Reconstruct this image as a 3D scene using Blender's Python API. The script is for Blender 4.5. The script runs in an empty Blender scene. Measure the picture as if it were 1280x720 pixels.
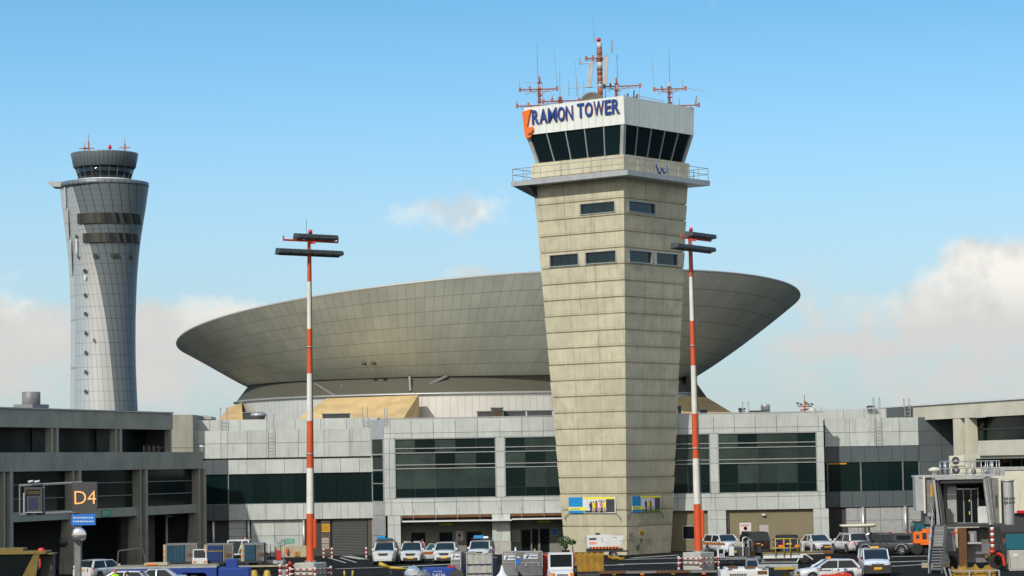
import bpy, math, random
from mathutils import Matrix, Vector
random.seed(7)
R = math.radians
S = bpy.context.scene
COL = S.collection
# ------------------------------------------------------------------ camera
FP = 3200.0                       # focal length in photo pixels (1280 wide)
EYE = Vector((0, 0, 8.0))
cd = bpy.data.cameras.new('camera'); cam = bpy.data.objects.new('camera', cd); COL.objects.link(cam)
cd.sensor_width = 36; cd.lens = FP / 1280 * 36; cd.clip_start = 1; cd.clip_end = 20000
CM = Matrix.Rotation(R(90) + math.atan(220 / 3200), 3, 'X') @ Matrix.Rotation(-R(0.95), 3, 'Z')
cam.matrix_world = Matrix.Translation(EYE) @ CM.to_4x4()
S.camera = cam
# ------------------------------------------------------------------ light
SUN_AZ, SUN_EL = 31.0, 36.0       # sun comes from behind-left of the camera
sdir = Vector((-math.sin(R(SUN_AZ)) * math.cos(R(SUN_EL)), -math.cos(R(SUN_AZ)) * math.cos(R(SUN_EL)), math.sin(R(SUN_EL))))
sl = bpy.data.lights.new('sun', 'SUN'); sl.energy = 3.6; sl.angle = R(0.8); sl.color = (1.0, .95, .86)
so = bpy.data.objects.new('sun', sl); COL.objects.link(so)
so.rotation_euler = sdir.to_track_quat('Z', 'Y').to_euler()
S.view_settings.view_transform = 'Standard'; S.view_settings.look = 'None'
S.view_settings.exposure = 0.0; S.view_settings.gamma = 1
W = bpy.data.worlds.new('World'); S.world = W; W.use_nodes = True

class NT:
    """tiny node helper"""
    def __init__(s, nt): s.nt = nt; s.n = nt.nodes; s.l = nt.links
    def new(s, t, **k):
        n = s.n.new(t)
        for a, v in k.items(): setattr(n, a, v)
        return n
    def put(s, sock, v):
        if hasattr(v, 'is_output') or isinstance(v, bpy.types.NodeSocket): s.l.new(v, sock)
        elif v is not None:
            try: sock.default_value = v
            except Exception: sock.default_value = (v, v, v)
    def math(s, op, a, b=None, c=None, clamp=False):
        n = s.new('ShaderNodeMath', operation=op, use_clamp=clamp)
        for i, v in enumerate((a, b, c)):
            if v is not None: s.put(n.inputs[i], v)
        return n.outputs[0]
    def mix(s, f, a, b, blend='MIX'):
        n = s.new('ShaderNodeMix', data_type='RGBA', blend_type=blend)
        s.put(n.inputs[0], f); s.put(n.inputs[6], a); s.put(n.inputs[7], b)
        return n.outputs[2]
    def noise(s, vec, scale, detail=4, rough=.55, dim='3D'):
        n = s.new('ShaderNodeTexNoise', noise_dimensions=dim)
        if vec is not None: s.l.new(vec, n.inputs['Vector'])
        n.inputs['Scale'].default_value = scale; n.inputs['Detail'].default_value = detail; n.inputs['Roughness'].default_value = rough
        return n.outputs[0]
    def ramp(s, v, lo, hi, a=0., b=1., smooth=True):
        n = s.new('ShaderNodeMapRange', interpolation_type='SMOOTHSTEP' if smooth else 'LINEAR'); n.clamp = True
        s.put(n.inputs[0], v)
        for i, x in zip((1, 2, 3, 4), (lo, hi, a, b)): n.inputs[i].default_value = x
        return n.outputs[0]
def c4(c): return (c[0], c[1], c[2], 1)

# sky: Nishita, with cumulus banks low over the horizon
k = NT(W.node_tree); k.n.clear()
tc = k.new('ShaderNodeTexCoord').outputs['Generated']
sp = k.new('ShaderNodeSeparateXYZ'); k.l.new(tc, sp.inputs[0])
cb = k.new('ShaderNodeCombineXYZ')
k.l.new(sp.outputs[0], cb.inputs[0]); k.l.new(sp.outputs[1], cb.inputs[1])
k.l.new(k.math('ADD', k.math('MULTIPLY', sp.outputs[2], 2.6), .10), cb.inputs[2])
sky = k.new('ShaderNodeTexSky', sky_type='NISHITA'); sky.sun_disc = False
sky.sun_elevation = R(SUN_EL); sky.sun_rotation = math.atan2(sdir.x, sdir.y); sky.air_density = 1.3; sky.dust_density = .9; sky.ozone_density = 2.2
k.l.new(cb.outputs[0], sky.inputs[0])
az = k.math('ARCTAN2', sp.outputs[0], sp.outputs[1]); el = k.math('ARCSINE', sp.outputs[2])
wz = k.noise(tc, 24, 9, .62); wy = k.noise(tc, 60, 6, .6)
mask = None
for px, py, rx, ry, a in ((1245, 350, 95, 48, 1.3), (1200, 400, 230, 58, 1.1), (1075, 432, 130, 30, 1.), (40, 430, 170, 56, 1.1), (240, 425, 170, 48, 1.1), (120, 470, 400, 60, .75),
                       (552, 268, 130, 36, .54), (990, 385, 40, 26, .5), (1240, 460, 280, 60, .75), (590, 342, 80, 12, .5), (900, 480, 300, 40, .3),
                       (-420, 380, 400, 80, 1.), (1750, 330, 420, 90, 1.1), (1500, 150, 160, 40, .6), (-300, 160, 200, 40, .5)):
    ca = (px - 640) / FP; ce = (589 - .0166 * (px - 100) - py) / FP
    dx = k.math('DIVIDE', k.math('SUBTRACT', az, ca), rx / FP); dy = k.math('DIVIDE', k.math('SUBTRACT', el, ce), ry / FP)
    d = k.math('ADD', k.math('MULTIPLY', dx, dx), k.math('MULTIPLY', dy, dy))
    g = k.math('MULTIPLY', k.math('EXPONENT', k.math('MULTIPLY', d, -.9)), a)
    mask = g if mask is None else k.math('MAXIMUM', mask, g)
m = k.math('ADD', mask, k.math('MULTIPLY', k.math('SUBTRACT', wz, .5), 1.5))
m = k.math('ADD', m, k.math('MULTIPLY', k.math('SUBTRACT', wy, .5), .9))
back = k.ramp(k.math('ADD', sp.outputs[1], k.math('MULTIPLY', k.math('ABSOLUTE', sp.outputs[0]), -.15)), -.15, -.75, 0, 1)      # unseen broken cloud added behind the camera for brighter, neutral fill light
m = k.math('MAXIMUM', k.ramp(m, .34, .92, 0, .92), k.math('MULTIPLY', back, k.ramp(wz, .25, .5, .55, 1)))
wob = k.noise(tc, 34, 5, .5)
ccol = k.mix(k.math('MULTIPLY', k.ramp(el, .046, .072), k.ramp(wob, .36, .56)), (5.9, 5.8, 5.6, 1), (8.5, 8.1, 7.4, 1))
hz = k.ramp(el, .0, .20, 1, 0)                 # milky air low over the horizon
skc = k.mix(hz, k.mix(1.0, sky.outputs[0], (1.42, 2.36, 2.36, 1), 'MULTIPLY'), (4.7, 5.45, 5.4, 1))
fin = k.mix(m, skc, ccol)
bg = k.new('ShaderNodeBackground'); bg.inputs[1].default_value = .115
k.l.new(fin, bg.inputs[0]); wo = k.new('ShaderNodeOutputWorld'); k.l.new(bg.outputs[0], wo.inputs[0])

# ------------------------------------------------------------------ materials
MATS = {}
def mat(name, col, rough=.6, metal=0., var=.0, vscale=1.2, streak=0., bump=0., bscale=30., isl=0., spec=None, col2=None, coat=0., emit=None, hook=None):
    if name in MATS: return MATS[name]
    m = bpy.data.materials.new(name); m.use_nodes = True; MATS[name] = m
    q = NT(m.node_tree); b = q.n['Principled BSDF']
    b.inputs['Roughness'].default_value = rough; b.inputs['Metallic'].default_value = metal
    if spec is not None: b.inputs['Specular IOR Level'].default_value = spec
    if coat: b.inputs['Coat Weight'].default_value = coat; b.inputs['Coat Roughness'].default_value = .08
    c = c4(col)
    oc = q.new('ShaderNodeNewGeometry').outputs['Position']
    if isl:
        ri = q.new('ShaderNodeNewGeometry').outputs['Random Per Island']
        dark = c4([x * (1 - isl) for x in col]) if col2 is None else c4(col2)
        lite = c4([min(1, x * (1 + isl)) for x in col])
        c = q.mix(ri, dark, lite)
    if var:
        n = q.noise(oc, vscale, 6, .6)
        c = q.mix(q.ramp(n, .3, .72), c, q.mix(1., c, (1 - var, 1 - var, 1 - var * .95, 1), 'MULTIPLY'))
    if streak:
        mp = q.new('ShaderNodeMapping'); mp.inputs['Scale'].default_value = (2.2, 2.2, .16); q.l.new(oc, mp.inputs[0])
        n = q.noise(mp.outputs[0], 1.6, 5, .65)
        c = q.mix(q.ramp(n, .5, .78), c, q.mix(1., c, (1 - streak, 1 - streak * 1.03, 1 - streak * 1.1, 1), 'MULTIPLY'))
    if hook: c = hook(q, c, b, oc)
    q.put(b.inputs['Base Color'], c)
    if bump:
        bn = q.new('ShaderNodeBump'); bn.inputs['Strength'].default_value = bump; bn.inputs['Distance'].default_value = .02
        q.l.new(q.noise(oc, bscale, 4, .6), bn.inputs['Height']); q.l.new(bn.outputs[0], b.inputs['Normal'])
    if emit: b.inputs['Emission Color'].default_value = c4(emit[0]); b.inputs['Emission Strength'].default_value = emit[1]
    return m

def uvlines(cols):
    """joint lines on UV: list of (axis, positions|spacing, width, darkness)"""
    def hook(q, c, b, oc):
        uv = q.new('ShaderNodeUVMap').outputs[0]; s = q.new('ShaderNodeSeparateXYZ'); q.l.new(uv, s.inputs[0])
        for ax, sp_, wd, dk in cols:
            f = q.math('FRACT', q.math('DIVIDE', s.outputs[ax], sp_))
            d = q.math('MULTIPLY', q.math('ABSOLUTE', q.math('SUBTRACT', f, .5)), 2.0)     # 1 at joints
            ln = q.ramp(d, 1 - 2 * wd / sp_, 1 - wd / sp_ * .6)
            c = q.mix(q.math('MULTIPLY', ln, dk), c, (.02, .02, .02, 1))
        return c
    return hook
def towerhook(q, c, b, oc):
    uv = q.new('ShaderNodeUVMap').outputs[0]; s = q.new('ShaderNodeSeparateXYZ'); q.l.new(uv, s.inputs[0])
    u, v = s.outputs[0], s.outputs[1]
    for p in (-.34, .32):
        ln = q.ramp(q.math('ABSOLUTE', q.math('SUBTRACT', u, p)), .004, .012, 1, 0)
        c = q.mix(q.math('MULTIPLY', ln, .45), c, (.10, .09, .07, 1))
    fv = q.math('FRACT', v)
    pl = q.noise(q.math('MULTIPLY', u, 22.), 1.0, 2, .5) if False else None
    # board marks
    f = q.math('FRACT', q.math('MULTIPLY', u, 19.)); pm = q.ramp(q.math('ABSOLUTE', q.math('SUBTRACT', f, .5)), .44, .5)
    c = q.mix(q.math('MULTIPLY', pm, .10), c, (.12, .11, .09, 1))
    # pour line and weathering just under and over each lift joint
    ln = q.ramp(q.math('ABSOLUTE', q.math('SUBTRACT', fv, .17)), .012, .03, 1, 0)
    c = q.mix(q.math('MULTIPLY', ln, .30), c, (.16, .13, .08, 1))
    n = q.noise(oc, 2.1, 6, .7)
    st = q.math('MULTIPLY', q.ramp(fv, .0, .2, 1, 0), q.ramp(n, .35, .7))
    c = q.mix(q.math('MULTIPLY', st, .45), c, (.15, .115, .06, 1))
    # each lift was poured a little differently
    w = q.new('ShaderNodeTexWhiteNoise', noise_dimensions='2D'); cc = q.new('ShaderNodeCombineXYZ')
    q.l.new(q.math('FLOOR', v), cc.inputs[0]); q.l.new(q.math('FLOOR', q.math('MULTIPLY', q.math('ADD', u, 1.02), 1.5)), cc.inputs[1]); q.l.new(cc.outputs[0], w.inputs[0])
    g = q.math('MULTIPLY_ADD', w.outputs[0], .13, .88)
    g4 = q.new('ShaderNodeCombineXYZ'); [q.l.new(g, g4.inputs[i]) for i in range(3)]
    c = q.mix(1., c, g4.outputs[0], 'MULTIPLY')
    # runs below the joints, and soot-grey weathering that is stronger on the lower lifts
    mp = q.new('ShaderNodeMapping'); mp.inputs['Scale'].default_value = (9., 9., .5); q.l.new(oc, mp.inputs[0])
    rn = q.ramp(q.noise(mp.outputs[0], .55, 5, .7), .52, .72); c = q.mix(q.math('MULTIPLY', rn, .30), c, (.17, .15, .105, 1))
    pn = q.ramp(q.noise(oc, .33, 5, .65), .42, .62); lw_ = q.ramp(v, 22., 6., 0, .55)
    return q.mix(q.math('MULTIPLY', pn, lw_), c, (.40, .375, .28, 1))

def dishhook(q, c, b, oc):
    uv = q.new('ShaderNodeUVMap').outputs[0]; s = q.new('ShaderNodeSeparateXYZ'); q.l.new(uv, s.inputs[0])
    w = q.new('ShaderNodeTexWhiteNoise', noise_dimensions='2D'); cc = q.new('ShaderNodeCombineXYZ')
    q.l.new(q.math('FLOOR', s.outputs[0]), cc.inputs[0]); q.l.new(q.math('FLOOR', s.outputs[1]), cc.inputs[1]); q.l.new(cc.outputs[0], w.inputs[0])
    g = q.math('MULTIPLY_ADD', w.outputs[0], .12, .92); g4 = q.new('ShaderNodeCombineXYZ'); [q.l.new(g, g4.inputs[i]) for i in range(3)]
    c = q.mix(1., c, g4.outputs[0], 'MULTIPLY')
    up = q.ramp(s.outputs[1], 3.95, 4.0, .22, .38)
    for ax, wd, dk in ((0, .045, up), (1, .03, .55)):
        f = q.math('FRACT', s.outputs[ax]); d = q.math('MULTIPLY', q.math('ABSOLUTE', q.math('SUBTRACT', f, .5)), 2.0)
        c = q.mix(q.math('MULTIPLY', q.ramp(d, 1 - 2 * wd, 1 - wd * .6), dk), c, (.06, .055, .045, 1))
    return c
M = {
 'tconc': mat('tower_concrete', (.57, .525, .375), .85, var=.2, vscale=.8, streak=.30, bump=.5, bscale=9, hook=towerhook),
 'conc': mat('cast_concrete', (.36, .345, .29), .85, var=.28, vscale=.5, streak=.28, bump=.35, bscale=10),
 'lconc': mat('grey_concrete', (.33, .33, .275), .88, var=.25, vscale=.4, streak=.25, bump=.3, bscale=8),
 'wconc': mat('pale_concrete', (.62, .59, .47), .85, var=.16, vscale=.5, streak=.18, bump=.25, bscale=8),
 'block': mat('block_concrete', (.42, .42, .38), .9, var=.2, vscale=1.5, streak=.2, bump=.3, bscale=14),
 'panel': mat('pale_metal_panel', (.50, .535, .51), .45, .15, var=.14, vscale=.7, streak=.26, isl=.08),
 'dpanel': mat('dark_grey_panel', (.085, .105, .115), .5, .1, var=.12, vscale=.6, isl=.07),
 'joint': mat('dark_joint', (.05, .05, .05), .9),
 'fascia': mat('fascia_panel', (.74, .76, .70), .5, .1, var=.07, streak=.08, isl=.03),
 'glass': mat('dark_green_glass', (.004, .014, .013), .16, spec=.18, isl=.2, col2=(.003, .010, .010)),
 'glassg': mat('green_blind_glass', (.040, .062, .053), .2, spec=.3, isl=.2, col2=(.022, .040, .035), var=.45, vscale=.5),
 'cabglass': mat('cab_glass', (.006, .014, .017), .07, spec=.45, isl=.3),
 'shadeglass': mat('shaded_glazing', (.006, .013, .013), .35, spec=.15),
 'blkglass': mat('black_glass', (.006, .009, .010), .08, spec=.4),
 'carglass': mat('vehicle_glass', (.012, .018, .022), .05, spec=.5),
 'alu': mat('brushed_aluminium', (.55, .56, .56), .35, .6, var=.1),
 'galv': mat('galvanised_steel', (.42, .43, .42), .45, .5, var=.2, vscale=3),
 'dkmet': mat('dark_painted_metal', (.05, .052, .055), .5, var=.2),
 'grmet': mat('grey_painted_metal', (.20, .205, .21), .5, .1, var=.25, vscale=2),
 'lgrmet': mat('light_grey_metal', (.42, .43, .43), .45, .2, var=.2, vscale=1.5, streak=.2),
 'dish': mat('saucer_cladding', (.53, .54, .455), .6, .05, var=.2, vscale=.12, streak=.0, hook=dishhook),
 'rim': mat('rim_edge', (.40, .39, .36), .5, .3),
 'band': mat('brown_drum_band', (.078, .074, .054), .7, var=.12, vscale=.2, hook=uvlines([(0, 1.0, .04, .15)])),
 'drum': mat('corrugated_drum_wall', (.60, .58, .54), .42, .35, var=.12, vscale=.3, hook=uvlines([(0, 1.0, .05, .35)])),
 'sand': mat('ochre_stone_cladding', (.60, .43, .21), .9, var=.30, vscale=.35, bump=.4, bscale=4),
 'asph': mat('asphalt', (.019, .019, .018), .95, spec=.06, var=.35, vscale=.12, bump=.3, bscale=6),
 'paint': mat('road_paint', (.50, .50, .46), .7, var=.45, vscale=1.6),
 'white': mat('white_paint', (.66, .67, .67), .4, var=.15, vscale=2, coat=.2),
 'carwhite': mat('white_car_paint', (.60, .61, .62), .3, coat=.4, var=.14, vscale=1.5),
 'vanw': mat('pale_van_paint', (.58, .62, .68), .3, coat=.6),
 'silver': mat('silver_car_paint', (.42, .46, .50), .3, .5, coat=.6),
 'black': mat('black_car_paint', (.012, .012, .014), .25, coat=.6),
 'dblue': mat('dark_blue_car_paint', (.012, .022, .06), .28, coat=.5),
 'dgrey': mat('charcoal_car_paint', (.025, .028, .034), .3, coat=.5),
 'rubber': mat('tyre_rubber', (.018, .018, .018), .85),
 'plast': mat('black_plastic', (.025, .025, .026), .6),
 'chrome': mat('bright_metal', (.7, .7, .7), .2, .9),
 'red': mat('red_paint', (.62, .045, .015), .45, var=.12, vscale=1),
 'dred': mat('dark_red_paint', (.38, .02, .02), .5, var=.15, vscale=2),
 'orange': mat('orange_paint', (.80, .16, .015), .45, var=.12),
 'mast': mat('mast_orange_paint', (.62, .085, .018), .5, streak=.25, var=.2, vscale=.8),
 'mastw': mat('mast_white_paint', (.70, .69, .62), .5, streak=.3, var=.2, vscale=.8),
 'antred': mat('faded_orange_paint', (.36, .12, .07), .7, var=.3, vscale=4),
 'antw': mat('faded_white_paint', (.50, .48, .46), .6, var=.15, vscale=4),
 'yellow': mat('yellow_paint', (.46, .32, .03), .5, var=.2, vscale=2),
 'dyellow': mat('dull_yellow_paint', (.17, .12, .02), .55, var=.3, vscale=1.5),
 'tarp': mat('mustard_tarpaulin', (.33, .18, .015), .8, var=.4, vscale=1.6, streak=.45, bump=.8, bscale=2.5),
 'blue': mat('blue_paint', (.010, .045, .26), .5, var=.2, vscale=1.5),
 'curt': mat('blue_curtain', (.012, .06, .10), .8, var=.25, vscale=2, streak=.3),
 'curtb': mat('royal_blue_curtain', (.010, .035, .14), .8, var=.2, vscale=2, streak=.2),
 'gcurt': mat('grey_curtain', (.16, .155, .145), .85, var=.3, vscale=2),
 'canv': mat('pale_grey_canvas', (.40, .40, .37), .85, var=.25, vscale=2, streak=.3),
 'uld': mat('container_aluminium', (.26, .27, .28), .42, .6, var=.3, vscale=1.4, streak=.25),
 'foil': mat('crumpled_foil', (.62, .62, .62), .3, .8, bump=1., bscale=5),
 'signblue': mat('sign_blue', (.01, .15, .55), .5),
 'bannerblue': mat('banner_blue', (.005, .22, .52), .6),
 'bannery': mat('banner_yellow', (.75, .70, .04), .6),
 'letter': mat('letter_blue', (.008, .042, .21), .35, coat=.2),
 'green': mat('sign_green', (.0, .26, .17), .5),
 'amber': mat('sign_amber', (.62, .30, .01), .5),
 'lit': mat('lit_amber_characters', (.9, .45, .15), .5, emit=((1., .42, .13), .35)),
 'tailred': mat('red_lamp_glass', (.5, .01, .01), .2, coat=.5),
 'lampw': mat('clear_lamp_glass', (.75, .77, .78), .12, coat=.5),
 'lampo': mat('amber_lamp_glass', (.8, .25, .02), .2, coat=.5),
 'plate': mat('yellow_number_plate', (.72, .40, .02), .5),
 'leaf': mat('leaf_green', (.035, .085, .02), .7, isl=.5),
 'olive': mat('olive_wall_paint', (.215, .185, .115), .9, var=.12, vscale=.5),
 'taupe': mat('grey_rendered_wall', (.22, .22, .19), .9, var=.12, vscale=.6),
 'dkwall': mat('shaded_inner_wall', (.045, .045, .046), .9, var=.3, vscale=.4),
 'brick': mat('brown_block_wall', (.10, .085, .07), .9, var=.3, vscale=1.5),
 'door': mat('pale_pink_door', (.40, .36, .36), .6),
 'roller': mat('dark_roller_shutter', (.06, .062, .064), .5, hook=None, var=.15),
 'roof': mat('roof_gravel', (.50, .48, .42), .95, var=.2, vscale=.6),
 'beige': mat('beige_wall', (.44, .38, .26), .9, var=.2, vscale=1),
 'skin': mat('skin', (.42, .24, .16), .6),
 'hiviz': mat('hi_vis_fabric', (.45, .80, .02), .8),
 'cloth': mat('white_shirt', (.62, .62, .68), .8),
 'navy': mat('navy_cloth', (.02, .03, .07), .85),
 'grass': mat('grass_green', (.07, .20, .02), .9),
 'pink': mat('pink_cloth', (.6, .18, .3), .8),
 'dishnet': mat('grey_mesh', (.16, .15, .13), .8),
 'brown': mat('rust_brown_metal', (.13, .055, .015), .7, var=.3, vscale=2),
 'teal': mat('teal_glass', (.02, .12, .16), .15),
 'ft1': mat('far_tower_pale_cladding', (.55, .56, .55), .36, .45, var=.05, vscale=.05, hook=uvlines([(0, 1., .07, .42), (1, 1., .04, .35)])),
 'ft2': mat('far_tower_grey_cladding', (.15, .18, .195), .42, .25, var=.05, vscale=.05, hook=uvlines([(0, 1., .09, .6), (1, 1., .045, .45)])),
}

# ------------------------------------------------------------------ mesh builder
class MB:
    def __init__(s, frame=None): s.v = []; s.f = []; s.uv = []; s.mi = []; s.M = Matrix.Identity(4); s.cm = 0; s.sm = []; s.smooth = False
    def V(s, p): s.v.append(tuple(s.M @ Vector(p))); return len(s.v) - 1
    def F(s, ids, uv=None): s.f.append(tuple(ids)); s.uv.append(uv); s.mi.append(s.cm); s.sm.append(s.smooth)
    def poly(s, pts, uv=None): s.F([s.V(p) for p in pts], uv)
    def hexa(s, b, t):
        """b,t: 4 bottom pts and 4 top pts (counter clockwise from above)"""
        i = [s.V(p) for p in b] + [s.V(p) for p in t]
        for q in ((3, 2, 1, 0), (4, 5, 6, 7), (0, 1, 5, 4), (1, 2, 6, 5), (2, 3, 7, 6), (3, 0, 4, 7)): s.F([i[a] for a in q])
    def box(s, x0, x1, y0, y1, z0, z1):
        if x1 < x0: x0, x1 = x1, x0
        if y1 < y0: y0, y1 = y1, y0
        if z1 < z0: z0, z1 = z1, z0
        s.hexa([(x0, y0, z0), (x1, y0, z0), (x1, y1, z0), (x0, y1, z0)], [(x0, y0, z1), (x1, y0, z1), (x1, y1, z1), (x0, y1, z1)]); return s
    def rbox(s, x0, x1, y0, y1, z0, z1, c=.05):
        """box with chamfered vertical and top edges"""
        def ring(i, z): 
            a, b, e, g = x0 + i, x1 - i, y0 + i, y1 - i
            return [(a + c, e, z), (b - c, e, z), (b, e + c, z), (b, g - c, z), (b - c, g, z), (a + c, g, z), (a, g - c, z), (a, e + c, z)]
        s.loft([ring(0, z0), ring(0, z1 - c), ring(c * .9, z1)], True, True); return s
    def loft(s, rings, cap0=False, cap1=False, closed=True, uvf=None):
        ids = [[s.V(p) for p in r] for r in rings]; n = len(rings[0])
        for a in range(len(rings) - 1):
            for b in range(n if closed else n - 1):
                c = (b + 1) % n
                uv = [(b, a), (b + 1, a), (b + 1, a + 1), (b, a + 1)]
                if uvf: uv = [uvf(x, y) for x, y in uv]
                s.F([ids[a][b], ids[a][c], ids[a + 1][c], ids[a + 1][b]], uv)
        if cap0: s.F(ids[0][::-1])
        if cap1: s.F(ids[-1])
        return s
    def tube(s, p0, p1, r0, r1=None, n=8, cap=True):
        r1 = r0 if r1 is None else r1
        a, b = Vector(p0), Vector(p1); d = (b - a).normalized(); o = d.orthogonal().normalized(); q = d.cross(o)
        rg = [[tuple(c + (o * math.cos(t) + q * math.sin(t)) * r) for t in [2 * math.pi * i / n for i in range(n)]] for c, r in ((a, r0), (b, r1))]
        sv = s.smooth; s.smooth = n > 6; s.loft(rg); s.smooth = sv
        if cap: m = len(s.v); s.F(list(range(m - 2 * n, m - n))[::-1]); s.F(list(range(m - n, m)))
        return s
    def path(s, pts, r, n=6):
        for a, b in zip(pts, pts[1:]): s.tube(a, b, r, n=n)
        return s
    def lathe(s, prof, c=(0, 0, 0), n=16, axis='Z', uvf=None):
        rg = []
        for r, h in prof:
            ring = []
            for i in range(n):
                t = 2 * math.pi * i / n; x, y = r * math.cos(t), r * math.sin(t)
                ring.append((c[0] + x, c[1] + y, c[2] + h) if axis == 'Z' else ((c[0] + h, c[1] + x, c[2] + y) if axis == 'X' else (c[0] + y, c[1] + h, c[2] + x)))
            rg.append(ring)
        sv = s.smooth; s.smooth = True; s.loft(rg, False, False, uvf=uvf); s.smooth = sv
        m = len(s.v); s.F(list(range(m - n * len(prof), m - n * (len(prof) - 1)))[::-1]); s.F(list(range(m - n, m)))
        return s
    def prism(s, pts, y0, y1):
        """pts in (x,z), extruded along y"""
        a = [s.V((x, y0, z)) for x, z in pts]; b = [s.V((x, y1, z)) for x, z in pts]; n = len(pts)
        s.F(a); s.F(b[::-1])
        for i in range(n): j = (i + 1) % n; s.F([a[j], a[i], b[i], b[j]])
        return s
    def panels(s, us, zs, y0, th=.08, gap=.03, jit=.004):
        for a, b in zip(us, us[1:]):
            for c, d in zip(zs, zs[1:]):
                g = gap / 2; j = [random.uniform(-jit, jit) for _ in range(4)]
                x0, x1, z0, z1 = a + g, b - g, c + g, d - g
                s.hexa([(x0, y0 + j[0], z0), (x1, y0 + j[1], z0), (x1, y0 + th, z0), (x0, y0 + th, z0)],
                       [(x0, y0 + j[2], z1), (x1, y0 + j[3], z1), (x1, y0 + th, z1), (x0, y0 + th, z1)])
        return s
    def wall(s, P, u0, u1, z0, z1, holes=(), depth=.25, uvf=None):
        """P(u,z,inset)->point; a wall skin with real openings and their reveals"""
        us = sorted({u0, u1, *[h[0] for h in holes], *[h[1] for h in holes]}); zs = sorted({z0, z1, *[h[2] for h in holes], *[h[3] for h in holes]})
        for a, b in zip(us, us[1:]):
            for c, d in zip(zs, zs[1:]):
                mu, mz = (a + b) / 2, (c + d) / 2
                if any(h[0] < mu < h[1] and h[2] < mz < h[3] for h in holes): continue
                uv = [uvf(u, z) for u, z in ((a, c), (b, c), (b, d), (a, d))] if uvf else None
                s.poly([P(a, c, 0), P(b, c, 0), P(b, d, 0), P(a, d, 0)], uv)
        for a, b, c, d in holes:
            for (p, q) in (((a, c), (b, c)), ((b, c), (b, d)), ((b, d), (a, d)), ((a, d), (a, c))):
                s.poly([P(*q, 0), P(*p, 0), P(*p, depth), P(*q, depth)])
        return s
    SPLIT = {'mullion', 'corner_post', 'dark_band', 'door_post', 'canopy', 'spandrel_beam', 'recess_core', 'setback_core', 'inner_wall', 'dark_cladding', 'upper_pier', 'back_panel', 'pillar'}
    def build(s, name, m, parent=None, **kw):
        if name in MB.SPLIT:
            par = list(range(len(s.v)))
            def find(a):
                while par[a] != a: par[a] = par[par[a]]; a = par[a]
                return a
            for f in s.f:
                for a in f[1:]: par[find(a)] = find(f[0])
            gr = {}
            for i, f in enumerate(s.f): gr.setdefault(find(f[0]), []).append(i)
            if 1 < len(gr) <= 40:
                for fs in gr.values():
                    q = MB(); mp = {}
                    for i in fs:
                        for a in s.f[i]:
                            if a not in mp: mp[a] = len(q.v); q.v.append(s.v[a])
                        q.f.append(tuple(mp[a] for a in s.f[i])); q.uv.append(s.uv[i]); q.mi.append(s.mi[i]); q.sm.append(s.sm[i])
                    o = q.build_one(name, m, parent, **kw)
                return o
        return s.build_one(name, m, parent, **kw)
    def build_one(s, name, m, parent=None, **kw):
        me = bpy.data.meshes.new(name); me.from_pydata(s.v, [], s.f)
        ms = m if isinstance(m, (list, tuple)) else [m]
        for x in ms: me.materials.append(M[x] if isinstance(x, str) else x)
        me.polygons.foreach_set('material_index', s.mi); me.polygons.foreach_set('use_smooth', s.sm)
        if any(s.uv):
            l = me.uv_layers.new(name='UVMap'); i = 0
            for p, uv in zip(me.polygons, s.uv):
                for j in range(p.loop_total): l.data[p.loop_start + j].uv = uv[j] if uv else (0.5, 0.5)
        me.update(); o = bpy.data.objects.new(name, me); COL.objects.link(o)
        if parent is not None: o.parent = parent
        for a, b in kw.items(): o[a] = b
        return o

def thing(name, label, cat, loc=(0, 0, 0), rot=0., group=None):
    o = bpy.data.objects.new(name, None); COL.objects.link(o); o.empty_display_size = .5
    o.location = loc; o.rotation_euler = (0, 0, R(rot)); o['label'] = label; o['category'] = cat
    if group: o['group'] = group
    return o
def ray(px, py): return CM @ Vector((px - 640, -(py - 360), -FP))
def gnd(px, py, z=0.):
    d = ray(px, py); t = (z - 8) / d.z; return EYE + d * t
class Fr:
    """a vertical plane standing in the place: origin, heading (degrees)"""
    def __init__(s, x, y, a=0.): s.o = Vector((x, y, 0)); s.a = a; s.m = Matrix.Translation(s.o) @ Matrix.Rotation(R(a), 4, 'Z'); s.i = s.m.inverted()
    def uz(s, px, py, y=0.):
        d = s.i.to_3x3() @ ray(px, py); e = s.i @ EYE; t = (y - e.y) / d.y; p = e + d * t; return p.x, p.z
    def u(s, px, y=0., py=600): return s.uz(px, py, y)[0]
    def z(s, px, py, y=0.): return s.uz(px, py, y)[1]
    def rect(s, x0, y0, x1, y1, y=0.):
        a, b, c, d = s.u(x0, y, (y0 + y1) / 2), s.u(x1, y, (y0 + y1) / 2), s.z((x0 + x1) / 2, y1, y), s.z((x0 + x1) / 2, y0, y)
        return a, b, c, d
    def b(s, mb, x0, y0, x1, y1, y, th):
        a, b, c, d = s.rect(x0, y0, x1, y1, y); mb.box(a, b, y, y + th, c, d); return a, b, c, d
    def thing(s, name, label, cat, group=None): return thing(name, label, cat, s.o, s.a, group)
def textmesh(txt, w, h, depth, bold=.0, name='lettering'):
    c = bpy.data.curves.new(name, 'FONT'); c.body = txt; c.size = 1; c.extrude = .5; c.offset = bold; c.resolution_u = 3
    o = bpy.data.objects.new(name, c); COL.objects.link(o)
    dg = bpy.context.evaluated_depsgraph_get(); dg.update()
    me = bpy.data.meshes.new_from_object(o.evaluated_get(dg)); bpy.data.objects.remove(o); bpy.data.curves.remove(c)
    xs = [v.co.x for v in me.vertices]; ys = [v.co.y for v in me.vertices]
    x0, x1, y0, y1 = min(xs), max(xs), min(ys), max(ys)
    for v in me.vertices:
        x, y, z = v.co; v.co = ((x - x0) / (x1 - x0) * w, -z * depth, (y - y0) / (y1 - y0) * h)
    return me
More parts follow.
